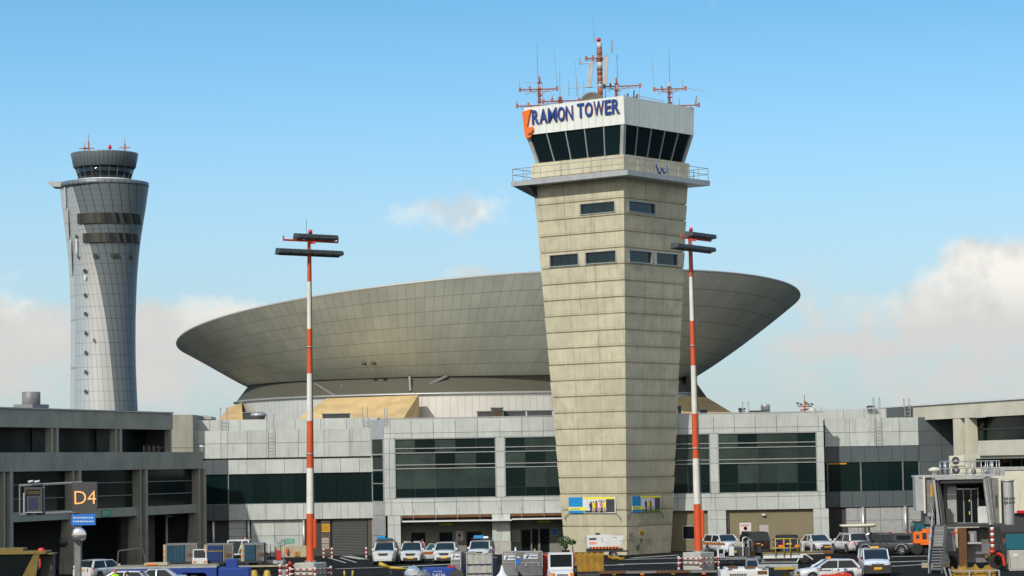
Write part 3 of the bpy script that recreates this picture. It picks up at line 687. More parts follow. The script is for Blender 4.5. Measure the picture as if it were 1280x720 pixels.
for yy0, yy1, xx in ((236, 262, 84.5), (262, 300, 87.5), (300, 345, 91), (301, 318, 100.8), (346, 352, 112.3)): band(yy0, yy1, 'white_strip', 'white', xx - 1.3, xx + 1.3, 2, .3)
q = MB()   # cantilevered deck ring
q.lathe([(21 / 4.267 * 0 + 12.6, 0), (12.9, .4), (12.9, 1.5), (11, 1.8)], (0, 0, zz(235.5)), 40); q.build('deck', 'ft2', ft)
q = MB(); x0, x1 = ff.u(62, 0, 231) - OX, ff.u(100, 0, 231) - OX
q.prism([(x0, zz(229)), (x0 + .6, zz(227.2)), (x1, zz(227.2)), (x1, zz(236)), (x0 + 1.2, zz(233.5))][::-1], -3.0, 3.0); q.build('cantilever', 'lgrmet', ft)
q = MB(); rg = []
for y, l in ((233, 79), (248, 80.5), (262, 82), (280, 84.5), (300, 87), (320, 89.3), (345, 91), (370, 92), (400, 92.6), (460, 92.5), (514, 92), (610, 90)):
    x = ff.u(l, 0, y) - OX; z = zz(y); rg.append([(x - .6, -2, z), (x + 1.2, -3.4, z), (x + 3, -3.4, z), (x + 3, 3, z), (x - .6, 3, z)])
q.loft(rg[::-1]); q.build('edge_fin', 'ft1', ft)
q = MB(); q.smooth = True; q.lathe([(8.2, 0), (8.2, 1.1)], (.0, 0, zz(230)), 40); q.build('plinth_ring', 'white', ft)
q = MB(); q.lathe([(7.5, 0), (8.7, 4.0)], (0, 0, zz(226)), 40); o = q.build('cab_window', 'cabglass', ft)
q = MB()
for i in range(20): a = 2 * math.pi * i / 20; q.tube((7.55 * math.cos(a), 7.55 * math.sin(a), zz(226)), (8.75 * math.cos(a), 8.75 * math.sin(a), zz(226) + 4), .09, n=4)
q.build('window_bar', 'grmet', o)
q = MB(); q.lathe([(8.9, 0), (9.1, .2), (9.85, 4.0), (9.85, 4.3), (8, 4.4)], (0, 0, zz(210.5)), 48); q.build('cab_roof', 'ft2', ft)
for px, hh, lb in ((108, 3, 'left'), (113, 5.4, 'middle left'), (158, 4, 'right')):
    p = ff.u(px, 0, 190); t_ = thing('antenna_mast', f'tiny red aerial on the distant round tower roof, {lb} of three', 'antenna mast', (p, FY - 3, zz(210.5) + 4.3), 0, 'aerials on the distant tower')
    q = MB(); q.tube((0, 0, 0), (0, 0, hh * .6), .25, n=6); q.box(-1.6, 1.6, -.1, .1, 1.2, 1.5); q.tube((0, 0, hh * .6), (0, 0, hh), .09, n=5); q.build('lattice', 'antred', t_)
t_ = thing('warning_light', 'small red obstruction light on the roof of the distant tower', 'lamp', (ff.u(140, 0, 190), FY - 4, zz(210.5) + 4.3), 0)
q = MB(); q.tube((0, 0, 0), (0, 0, .9), .15, n=6); q.lathe([(.2, 0), (.5, .3), (.5, 1.0), (.2, 1.4)], (0, 0, .8), 8); q.build('lamp', 'tailred', t_)

# ================================================================== LEFT CONCOURSE WING
LW = Fr(-38, 190, 71.2)
lw = LW.thing('concourse_wing', 'shaded grey concrete concourse wing at the left with two storeys of dark glazing', 'terminal building')
UE = LW.u(254, 0, 576)
q = MB(); us = [-30, -20, -10, LW.u(2, 0, 576), LW.u(95, 0, 576), LW.u(178, 0, 576), UE]
for a, b in zip(us, us[1:]): q.box(a + .015, b - .015, 0, .25, 8.05, 9.48)
q.build('parapet', 'lconc', lw)
q = MB(); q.box(-30, UE - .02, .26, 26, 8.06, 8.35); q.build('terrace_floor', 'lconc', lw)
PA = [LW.u(5, 0, 600), LW.u(91.5, 0, 600), LW.u(175.5, 0, 600), LW.u(249.3, 0, 600)]
for a in [PA[0] - 11] + PA:
    q = MB(); q.hexa([(a, .03, 0), (a + .25, .03, 0), (a + .25, 1.3, 0), (a, 1.3, 0)], [(a, .03, 8.04), (a + .25, .03, 8.04), (a + .25, .8, 8.04), (a, .8, 8.04)])
    w_ = .45
    q.box(a + .95, a + .95 + w_, .03, .75, 0, 8.04); pz = q.build('pier', 'lconc', lw)
    q = MB(); q.box(a + .26, a + .94, .35, .9, 0, 8.0); q.build('recess_panel', 'dkmet', pz)
ends = [PA[0] - 11] + PA
for i, (a, b) in enumerate(zip(ends, ends[1:])):
    a1 = a + 1.42; q = MB(); q.box(a1, b - .02, .3, .5, 4.27, 5.0); q.box(a1, b - .02, .5, 6, 4.5, 4.75); q.build('spandrel_beam', 'lconc', lw)
    fr = MB()
    for z in (5.95, 7.0): fr.box(a1, b - .02, .62, .7, z, z + .07)
    wn = fr.build('window', 'grmet', lw); pn = MB(); n = 7
    for j in range(n):
        for z0, z1 in ((5.0, 5.95), (5.95, 7.0), (7.0, 8.05)): x0 = a1 + (b - a1) * j / n; pn.box(x0 + .01, x0 + (b - a1) / n - .02, .72, .76, z0, z1)
    pn.build('pane', 'glass', wn)
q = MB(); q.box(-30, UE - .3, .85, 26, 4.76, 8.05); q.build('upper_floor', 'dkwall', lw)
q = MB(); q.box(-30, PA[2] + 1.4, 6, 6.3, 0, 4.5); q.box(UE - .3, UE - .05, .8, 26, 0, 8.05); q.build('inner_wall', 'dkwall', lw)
q = MB(); q.box(PA[2] + 1.45, PA[3] - 3.4, 2.6, 2.9, 0, 4.45); q.build('block_wall', 'brick', lw)
q = MB(); q.box(PA[3] - 3.3, PA[3] - .02, 3.2, 3.4, 0, 4.45); q.build('service_door', 'blkglass', lw)
q = MB(); q.tube((PA[3] - 1.6, 2.4, 0), (PA[3] - 1.6, 2.4, 4.2), .13); q.tube((PA[3] - 1.6, 2.4, 4.0), (PA[3] - .2, 2.4, 4.0), .1); q.build('downpipe', 'lgrmet', lw)
q = MB()
for u_ in (4, 8, 12, 16, 20): q.tube((u_, 4.0, 4.3), (u_ + 3, 4.0, 4.3), .12)
q.tube((-6, .9, 3.2), (PA[0] + 3.0, 1.4, 3.35), .16); q.build('service_pipe', 'lgrmet', lw)
# upper storey, set back behind the terrace
SB = 3.0; UU = LW.u(216, SB, 525)
zc1, zc0 = LW.z(100, 513.2, SB), LW.z(100, 535.3, SB)
q = MB(); us = [-35, -24, -12, LW.u(66.5, SB, 525), LW.u(146, SB, 525), UU]
for a, b in zip(us, us[1:]): q.box(a + .015, b - .015, SB, SB + .3, zc0, zc1)
q.build('cornice', 'lconc', lw)
q = MB(); q.box(-35, UU, SB - .12, SB + .5, zc1 + .002, zc1 + .1); q.build('roof_edge', 'galv', lw)
q = MB(); q.box(-35, UU, SB + .31, 26, zc1 - .35, zc1 - .05); q.build('roof', 'roof', lw)
PB = [-24, LW.u(-15, SB, 550), LW.u(65, SB, 550), LW.u(145, SB, 550), LW.u(215, SB, 550) - .25]
for a in PB:
    q = MB(); q.box(a, a + .25, SB + .03, SB + .6, 8.36, zc0)
    if a < PB[-1]: q.box(a + .8, a + 1.15, SB + .03, SB + .6, 8.36, zc0)
    q.build('upper_pier', 'lconc', lw)
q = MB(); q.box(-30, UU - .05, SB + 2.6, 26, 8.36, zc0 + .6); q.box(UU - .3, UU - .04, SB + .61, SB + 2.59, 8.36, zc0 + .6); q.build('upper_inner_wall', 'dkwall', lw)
for i, (a, b) in enumerate(zip(PB, PB[1:])):
    fr = MB(); fr.box(a + 1.2, b, SB + 2.3, SB + 2.42, 8.95, 9.05)
    wn = fr.build('upper_window', 'dkmet', lw); pn = MB(); n = 6
    for j in range(n): x0 = a + 1.2 + (b - a - 1.2) * j / n; pn.box(x0 + .0, x0 + (b - a - 1.2) / n - .005, SB + 2.45, SB + 2.5, 8.9, zc0 + .5)
    pn.build('pane', 'shadeglass', wn)
q = MB()
a = LW.u(178, .6, 560); b = LW.u(196, .6, 560)
q.path([(PB[-2] + 2, .5, 9.85), (UU, .5, 9.85)], .03, 4)
for u_ in lin(a, b, 3): q.path([(u_, .5, 9.4), (u_, .5, 10.0), (u_ + .3, .5, 10.0), (u_ + .3, .5, 9.4)], .03, 4)
q.build('terrace_rail', 'dkmet', lw)
# rooftop drum vent
p = LW.m @ Vector((LW.u(39, SB + 1.2, 500), SB + 1.2, zc1))
t_ = thing('roof_vent', 'grey drum-shaped ventilator on a square base, on the left concourse roof', 'roof ventilator', p, 71)
q = MB(); q.box(-1.3, 1.3, -.85, .85, -.3, .42); q.build('base', 'grmet', t_); q = MB(); q.lathe([(.70, 0), (.72, .05), (.72, .95), (.66, 1.0)], (0, 0, .42), 24); q.build('drum', 'grmet', t_)
t_ = thing('roof_skylight', 'low rounded metal skylight at the right end of the left concourse roof', 'skylight', Fr(0, 238).m @ Vector((Fr(0, 238).u(230, 0, 517), 0, 12.9)), 0)
q = MB(); F6 = Fr(0, 238); x0 = F6.u(203, 0, 517) - F6.u(230, 0, 517); x1 = F6.u(264, 0, 517) - F6.u(230, 0, 517)
q.prism([(x0, -.3), (x0 + .3, .08), (x0 + .9, .22), (x1 - .6, .1), (x1, -.05), (x1, -.3)][::-1], 0, 4); q.build('cover', 'galv', t_)

# ================================================================== CENTRAL TERMINAL
F0 = Fr(0, 229); tb_ = thing('terminal_building', 'long pale metal-panelled terminal building behind the tower with big green-tinted windows', 'terminal building', (0, 229, 0), 0)
def U(px, py=600, y=0): return F0.u(px, y, py)
Z = dict(top=12.2, r1=10.9, wt=10.43, wb=5.07, r2=4.72, bb=3.58)
XL, XR = U(480, 560), U(1030, 560)
wins = [(U(493.5, 585), U(620, 585)), (U(631, 585), U(708, 585)), (U(832, 585), U(888, 585)), (U(898, 585), U(1021.5, 585))]
body = MB(); body.box(XL + .1, XR - .1, .12, 20, Z['bb'], 11.9); body.build('core', 'joint', tb_)
cl = MB()
jl = [XL] + [U(x, 530) for x in (487.5, 514, 541.6, 569, 597, 625, 652, 679, 706, 740, 775, 810, 845)] + [U(x, 530) for x in (891.8, 918, 944, 970.7, 996.7)] + [XR - .45, XR]
cl.panels(jl, [Z['r1'], Z['top']], 0); cl.panels(jl, [Z['wt'], Z['r1']], 0)
cl.panels(jl, [Z['r2'], Z['wb']], 0); cl.panels(jl, [Z['bb'], Z['r2']], 0)
zs = [Z['wb'], 6.05, 7.72, 9.13, Z['wt']]
prev = XL
for a, b in wins:
    if a - prev > .2:
        m_ = [prev, a] if a - prev < .9 else [prev, (prev + a) / 2, a]
        cl.panels(m_, zs, 0)
    prev = b
cl.panels([prev, XR], zs, 0)
cl.build('cladding', 'panel', tb_)
cp = MB(); cp.box(XL - .04, XR + .04, -.05, .35, 12.2, 12.27); cp.build('coping', 'alu', tb_)
for i, (a, b) in enumerate(wins):
    fr = MB()
    for z in (9.53, 9.13, 8.07, 7.73): fr.box(a, b, .02, .1, z - .035, z + .035)
    fr.box(a, b, .0, .14, Z['wb'], Z['wb'] + .07); fr.box(a, b, 0, .14, Z['wt'] - .07, Z['wt']); fr.box(a, a + .07, 0, .14, Z['wb'], Z['wt']); fr.box(b - .07, b, 0, .14, Z['wb'], Z['wt'])
    wn = fr.build('window', 'galv', tb_); n = max(1, round((b - a) / 1.93)); w_ = (b - a) / n
    gm = MB()
    for j in range(n):
        x0 = a + w_ * j
        for z0, z1 in ((5.1, 5.95), (5.95, 7.73), (7.73, 9.13), (9.13, 10.4)): gm.cm = 1 if (z0 == 5.1 or random.random() < .3) else 0; gm.box(x0 + .012, x0 + w_ - .012, .115, .118 + random.uniform(0, .004), z0 + .01, z1 - .01)
    gm.build('pane', ['glassg', 'glass'], wn)
# ground floor piers
for x0, x1 in ((484.5, 501), (615, 638), (885, 908), (1017, 1036.5)):
    a, b = U(x0, 660), U(x1, 660)
    gp = MB(); gp.panels([a, (a + b) / 2, b], [1.15, 2.75, Z['bb']], 0); gp.box(a + .05, b - .05, .07, 2.4, 0, Z['bb']); gp.build('pier_cladding', 'panel', tb_)
for x0, x1 in ((484.5, 501), (615, 638), (885, 908), (1017, 1036.5)): gq = MB(); gq.box(U(x0, 660) - .02, U(x1, 660) + .02, -.03, .089, 0, 1.14); gq.build('pier_base', 'block', tb_)
# recessed ground floor walls, left half (with door openings) and right half
def flatwall(name, m, x0, x1, z0, z1, y, hs, depth=.3):
    q = MB(); q.wall(lambda u, z, i: (u, y + i, z), x0, x1, z0, z1, hs, depth); return q.build(name, m, tb_)
a0, a1 = U(500, 660), U(710, 660)
Y2 = 1.6
R2 = lambda x0, y0, x1, y1: F0.rect(x0, y0, x1, y1, Y2)
hl = [R2(514, 665.5, 532, 694), R2(549, 665, 566, 694), R2(583, 664.5, 602, 694), R2(651.5, 662, 663.5, 679), R2(665, 661, 673, 692.5), R2(675, 660.5, 687, 692.5)]
hl = [(a, b, 0.02 if c < 1 else c, d_) for a, b, c, d_ in hl]
flatwall('ground_wall', 'taupe', a0, a1, 0, Z['bb'], Y2, hl)
for h in hl:
    q = MB(); y_ = Y2 + .12; e = .06
    for r_ in ((h[0], h[0] + e, h[2], h[3]), (h[1] - e, h[1], h[2], h[3]), (h[0] + e, h[1] - e, h[3] - e, h[3]), (h[0] + e, h[1] - e, h[2], h[2] + e)): q.box(r_[0], r_[1], y_, y_ + .06, r_[2], r_[3])
    dr = q.build('door' if h[2] < .1 else 'window', 'dkmet', tb_); q = MB(); q.box(h[0] + e, h[1] - e, y_ + .02, y_ + .04, h[2] + e, h[3] - e); q.build('pane', 'blkglass', dr)
cn = MB(); z_ = F0.z(600, 650.5, -1.0)
cn.box(U(503, 650), U(611, 650), -1.0, 1.5, z_ - .06, z_ + .06); cn.box(U(611.2, 650), U(640, 650), -1.15, 1.5, z_ - .07, z_ + .05); cn.box(U(640.2, 650), U(712, 650), -1.0, 1.5, z_ + .0, z_ + .12)
cn.build('canopy', 'white', tb_)
cn = MB(); cn.box(U(503, 650), U(712, 650), .03, .11, 3.35, 3.57); cn.build('canopy_soffit', 'brown', tb_)
cn = MB()
for px in (502.5, 517, 545, 572, 600, 625, 652, 680): x = U(px, 645); cn.tube((x, -.04, 4.6 if px < 510 else 4.2), (x, -.9 if px > 510 else -.9, z_ + .05), .02, n=4)
cn.build('canopy_stay', 'galv', tb_)
for x0, x1, nm_ in ((549, 566, 0), (672, 688, 1)):
    q = MB(); x_ = U(x0, 655, Y2); q.box(x_, U(x1, 655, Y2), Y2 - .2, Y2 - .05, 2.62 + nm_ * .1, 2.78 + nm_ * .1); q.build('strip_light', 'bannery', tb_)
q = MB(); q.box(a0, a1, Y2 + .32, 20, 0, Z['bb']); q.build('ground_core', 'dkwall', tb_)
# right half
b0, b1 = U(836, 660), U(1018, 660)
Y3 = .35; R3 = lambda x0, y0, x1, y1: F0.rect(x0, y0, x1, y1, Y3)
hr = [R3(853, 657, 873, 674.5), R3(949, 655, 961, 694)]
hr[1] = (hr[1][0], hr[1][1], .02, hr[1][3])
flatwall('ground_wall', 'olive', b0, b1, 0, Z['bb'], Y3, hr, .12)
q = MB(); q.box(hr[1][0], hr[1][1], Y3 + .06, Y3 + .1, 0.02, hr[1][3]); dr = q.build('door', 'door', tb_); q = MB(); q.tube((hr[1][0] + .12, Y3 + .02, 1.0), (hr[1][0] + .25, Y3 + .02, 1.0), .03); q.build('handle', 'dkmet', dr)
h = hr[0]; q = MB(); e = .07
for r_ in ((h[0], h[0] + e, h[2], h[3]), (h[1] - e, h[1], h[2], h[3]), (h[0] + e, h[1] - e, h[3] - e, h[3]), (h[0] + e, h[1] - e, h[2], h[2] + e)): q.box(r_[0], r_[1], Y3 - .02, Y3 + .1, r_[2], r_[3])
dr = q.build('window', 'galv', tb_); q = MB(); q.box(h[0] + e, h[1] - e, Y3 + .05, Y3 + .08, h[2] + e, h[3] - e); q.build('pane', 'blkglass', dr)
q = MB(); q.box(b0, b1, Y3 + .15, 20, 0, Z['bb']); q.build('ground_core', 'dkwall', tb_)
q = MB(); x_ = U(955, 651); q.rbox(x_ - .15, x_ + .15, .05, .33, 3.05, 3.2, .03); q.build('wall_lamp', 'white', tb_)
q = MB(); q.tube((U(910.5, 650), .2, 0), (U(910.5, 650), .2, 3.4), .05); q.build('downpipe', 'dkmet', tb_)
# splayed return at the left end of the block
ys = 3.0; xs_ = U(463, 560, ys)
FS = math.degrees(math.atan2(-(ys), (XL - xs_))); L_ = math.hypot(XL - xs_, ys)
sp_ = MB(); sp_.M = Matrix.Translation((xs_, ys, 0)) @ Matrix.Rotation(R(FS), 4, 'Z')
sp_.panels(lin(0, L_, 2), [3.6, 4.9], 0); sp_.panels(lin(0, L_, 2), [10.4, 12.2], 0); sp_.panels([0, .35], [4.9, 6.7, 8.6, 10.4], 0); sp_.panels([L_ - .35, L_], [4.9, 6.7, 8.6, 10.4], 0); sp_.panels(lin(0, L_, 2), [0, 1.8, 3.6], .0)
sp_.box(0, L_, .1, 1.5, 11.9, 12.1); sp_.build('splayed_cladding', 'lgrmet', tb_)
sp_ = MB(); sp_.M = Matrix.Translation((xs_, ys, 0)) @ Matrix.Rotation(R(FS), 4, 'Z'); sp_.box(.35, L_ - .35, .05, .1, 4.9, 10.4); wn = sp_.build('splayed_window', 'glass', tb_)
sq = MB(); sq.M = sp_.M
for z in (6.4, 7.6, 9.0): sq.box(.35, L_ - .35, 0, .045, z, z + .1)
sq.build('frame', 'alu', wn)
# left recessed part  (plane y=3)
YR = 3.0; UR = lambda px, py=600: F0.u(px, YR, py); ZR = lambda px, py: F0.z(px, py, YR)
A0, A1, A2 = UR(248), UR(286), UR(473)
zt_, zj, zb_ = ZR(380, 536.5), ZR(380, 553), ZR(380, 571.5)
q = MB(); q.box(A0 - 6, A2 + 2, YR + .12, YR + 16, 0, zb_ - .02); q.box(UR(219) , A2 + 2, YR + .12, YR + 16, zb_ - .02, zt_ - .1); q.build('recess_core', 'joint', tb_)
q = MB(); q.panels([UR(x, 550) for x in (219, 247, 276, 284, 309, 333, 373, 405, 437, 466, 478)], [zb_, zj, zt_], YR); q.build('recess_upper_cladding', 'panel', tb_)
zq = [ZR(380, 649), ZR(380, 629), ZR(380, 591.5), ZR(380, 573.5)]
q = MB(); xs = lin(A1, A2, 8); q.panels(xs, [zq[2], zq[3]], YR - .35); q.build('recess_band', 'panel', tb_); q = MB(); q.panels(xs, [zq[0], zq[1]], YR - .35); q.build('recess_band', 'panel', tb_)
q = MB(); q.box(A0, A2, YR - .26, YR + .1, zq[2] + .04, zq[3] - .02); q.box(A0, A2, YR - .26, YR + .1, zq[0] + .02, zq[1] - .04); q.build('band_core', 'joint', tb_)
q = MB(); q.panels(lin(A0, A1, 2), [zq[2], zq[3]], YR - .35); q.panels(lin(A0, A1, 2), [zq[0], zq[1]], YR - .35); q.build('dark_band', 'dpanel', tb_)
q = MB(); q.box(A0, A2, YR - .30, YR - .18, zq[1] - .04, zq[1] + .04); q.box(A1 - .05, A1 + .05, YR - .32, YR - .1, zq[1], zq[2]); wn = q.build('recess_window', 'grmet', tb_)
q = MB(); n = 13; xs = lin(A0, A2, n)
for a, b in zip(xs, xs[1:]): q.box(a + .012, b - .012, YR - .2, YR - .17, zq[1] + .04, zq[2])
q.build('pane', 'glass', wn)
# ground floor of left recess: pale panels, pipes, dark bay, roller door
q = MB(); zg = zq[0] - .03
q.panels([UR(x, 670) for x in (286, 308)], [0, .35, 1.9, 2.6, zg], YR + .02); q.panels([UR(x, 670) for x in (314, 343, 374, 382)], [0, .35, 1.9, zg], YR + .02); q.build('ground_cladding', 'panel', tb_)
for px in (267, 311, 380):
    q = MB(); q.tube((UR(px, 670), YR - .15, 0), (UR(px, 670), YR - .15, zg), .13); q.build('downpipe', 'alu', tb_)
q = MB(); q.box(UR(416, 670), UR(459, 670), YR + .02, YR + .1, 0, zg)
o = q.build('roller_door', 'roller', tb_); q = MB()
for i in range(22): q.tube((UR(416, 670), YR + .01, .1 + i * .14), (UR(459, 670), YR + .01, .1 + i * .14), .035, n=5, cap=False)
q.build('slat', 'roller', o)
q = MB(); q.box(UR(460, 670), UR(466, 670), YR - .1, YR + .1, 0, zg); q.box(UR(401.5, 670), UR(413, 670), YR - .1, YR + .1, 0, zg); q.build('door_post', 'brick', tb_)
q = MB(); q.box(F0.u(180, 1.5, 530), F0.u(241, 1.5, 530), 1.5, 12, 8, F0.z(228, 518.5, 1.5)); q.build('link_block', 'lconc', tb_)
# upper tier set back
YU = 5.5; uu = lambda px: F0.u(px, YU, 530); z1, z0 = F0.z(360, 523.5, YU), F0.z(360, 538, YU)
q = MB(); q.panels([uu(x) for x in (243, 262, 283, 300, 336, 369, 401, 433, 472)], [z0 - .6, z1], YU); q.build('setback_cladding', 'panel', tb_)
q = MB(); q.box(uu(243), uu(472), YU + .1, YU + 8, 9, z1 - .05); q.build('setback_core', 'joint', tb_)
# right recessed part
A3, A4, A5 = UR(1031), UR(1148, 560), UR(1200, 560)
y1_, y2_, y3_ = ZR(1090, 522.3), ZR(1090, 540), ZR(1090, 557.5)
q = MB(); q.box(A3 - 1, A5, YR + .12, YR + 16, 0.0, y1_ - .1); q.build('recess_core', 'joint', tb_)
q = MB(); q.panels([UR(x, 540) for x in (1031, 1062, 1093, 1124, 1148)], [y3_, y2_, y1_], YR); q.build('recess_upper_cladding', 'panel', tb_)
q = MB(); q.panels([UR(x, 540) for x in (1148, 1177, 1197)], [ZR(1170, 634), ZR(1170, 613.5), ZR(1170, 595), ZR(1170, 577), y3_, y2_, y1_], YR)
w3 = [ZR(1090, 633.6), ZR(1090, 613.6), ZR(1090, 577.5), y3_]
q.panels(lin(A3, A4, 7), [w3[2], w3[3] - .02], YR - .12); q.panels(lin(A3, A4, 7), [w3[0], w3[1]], YR - .12); q.build('dark_cladding', 'dpanel', tb_)
q = MB()
for px in (1034.5, 1076, 1128.5, 1149): q.box(UR(px, 595) - .06, UR(px, 595) + .06, YR - .1, YR + .08, w3[1], w3[2])
wn = q.build('recess_window', 'grmet', tb_); q = MB(); xs = lin(A3, A4 + .1, 6)
for a, b in zip(xs, xs[1:]): q.box(a + .01, b - .01, YR + .0, YR + .03, w3[1], w3[2])
q.build('pane', 'glass', wn)
q = MB(); q.box(UR(1034, 578), UR(1058, 578), YR - .05, YR - .01, w3[2] - .16, w3[2] - .04); q.build('lit_strip', 'amber', wn)
q = MB(); q.panels([UR(x, 660) for x in (1058, 1073, 1083, 1101, 1128, 1136, 1165, 1200)], [0, 1.1, 2.4, w3[0] - .03], YR + .02); q.build('ground_cladding', 'lgrmet', tb_)
for px in (1079, 1132): q = MB(); q.tube((UR(px, 660), YR - .15, 0), (UR(px, 660), YR - .15, w3[0]), .14); q.build('downpipe', 'alu', tb_)
uu = lambda px: F0.u(px, YU, 515); z1, z0 = F0.z(1070, 511, YU), F0.z(1070, 524, YU)
q = MB(); q.panels([uu(x) for x in (1020, 1054, 1080, 1108)], [z0 - .6, z1], YU); q.build('setback_cladding', 'panel', tb_)
q = MB(); q.panels([uu(x) for x in (1108, 1136, 1164)], [z0 - .6, z1], YU); q.build('setback_dark_cladding', 'dpanel', tb_)
q = MB(); q.box(uu(1020), uu(1164), YU + .1, YU + 8, 9, z1 - .05); q.build('setback_core', 'joint', tb_)

q = MB(); q.box(-36, 34, 16.5, 83, 10.9, 11.2); q.box(XL + .2, XR - .2, .4, 16.4, 11.901, 11.95); q.build('roof', 'roof', tb_)  # unseen gravel roof, added to bounce sunlight up onto the saucer
q = MB(); q.box(-36, 34, 16.6, 82, 0, 10.85); q.build('rear_body', 'lconc', tb_)
# ================================================================== RIGHT CONCOURSE WING
RW = Fr(39.8, 222, -75.3)
rw = RW.thing('concourse_wing', 'sunlit cream concrete concourse wing at the far right behind the boarding bridge', 'terminal building')
zc1, zc0 = RW.z(1213, 503.2), RW.z(1213, 522)
q = MB(); us = [-26, -8, RW.u(1199, 0, 512), 12, 26]
for a, b in zip(us, us[1:]): q.box(a + .02, b - .02, 0, .3, zc0, zc1)
q.build('cornice', 'wconc', rw)
q = MB(); q.box(-26, 26, -.14, .5, zc1 + .002, zc1 + .12); q.build('roof_edge', 'white', rw)
q = MB(); q.box(-26, 26, .31, 24, zc1 - .4, zc1 - .1); q.build('roof', 'roof', rw)
q = MB(); a = RW.u(1200, 0, 545); q.box(a - 1.5, a + .02, .05, 3, 0, zc0); q.build('corner_wall', 'wconc', rw)
q = MB(); a1_, a2_ = RW.u(1206, 0, 545), RW.u(1211, 0, 545); q.hexa([(a1_, .03, 0), (a2_, .03, 0), (a2_, 1.1, 0), (a1_, 1.1, 0)], [(a1_, .03, zc0 - .002), (a2_, .03, zc0 - .002), (a2_, .8, zc0 - .002), (a1_, .8, zc0 - .002)]); q.build('pier', 'wconc', rw)
q = MB(); q.box(RW.u(1212.8, 0, 545), 26, 1.4, 1.5, 8.3, zc0); q.box(RW.u(1212.8, 0, 545), 26, 1.2, 1.35, 10.3, 10.38)
wn = q.build('upper_window', 'grmet', rw); q = MB(); xs = lin(RW.u(1201, 0, 545), 26, 9)
for a, b in zip(xs, xs[1:]): q.box(a + .02, b - .02, 1.3, 1.36, 8.3, 10.28); q.box(a + .02, b - .02, 1.3, 1.36, 10.4, zc0)
q.build('pane', 'glass', wn)
u3 = RW.u(1223, -1.6, 560)
q = MB(); q.box(u3, u3 + 1.1, -1.6, -1.4, 8.05, RW.z(1223, 551, -1.6)); q.box(u3 + 1.13, 26, -1.6, -1.4, 8.05, RW.z(1223, 551, -1.6)); q.build('parapet', 'wconc', rw)
q = MB(); q.box(u3 - 4, 26, -1.38, 1.3, 7.8, 8.2); q.build('terrace_floor', 'wconc', rw)
q = MB(); q.box(-4, 26, .6, .7, 5.3, 7.8); wn = q.build('lower_window', 'blkglass', rw); q = MB()
for u_ in lin(-4, 26, 15): q.box(u_ - .05, u_ + .05, .5, .59, 5.3, 7.8)
q.build('mullion', 'grmet', wn)
q = MB(); q.box(u3 - 2, 26, -.9, .5, 6.5, 6.95); q.build('sunshade', 'wconc', rw)
q = MB(); q.box(-4, 26, .75, 24, 0, 8.2); q.build('inner_wall', 'dkwall', rw); q = MB(); q.box(-4, 26, 3, 24, 8.21, zc1 - .41); q.build('upper_inner_wall', 'dkwall', rw)
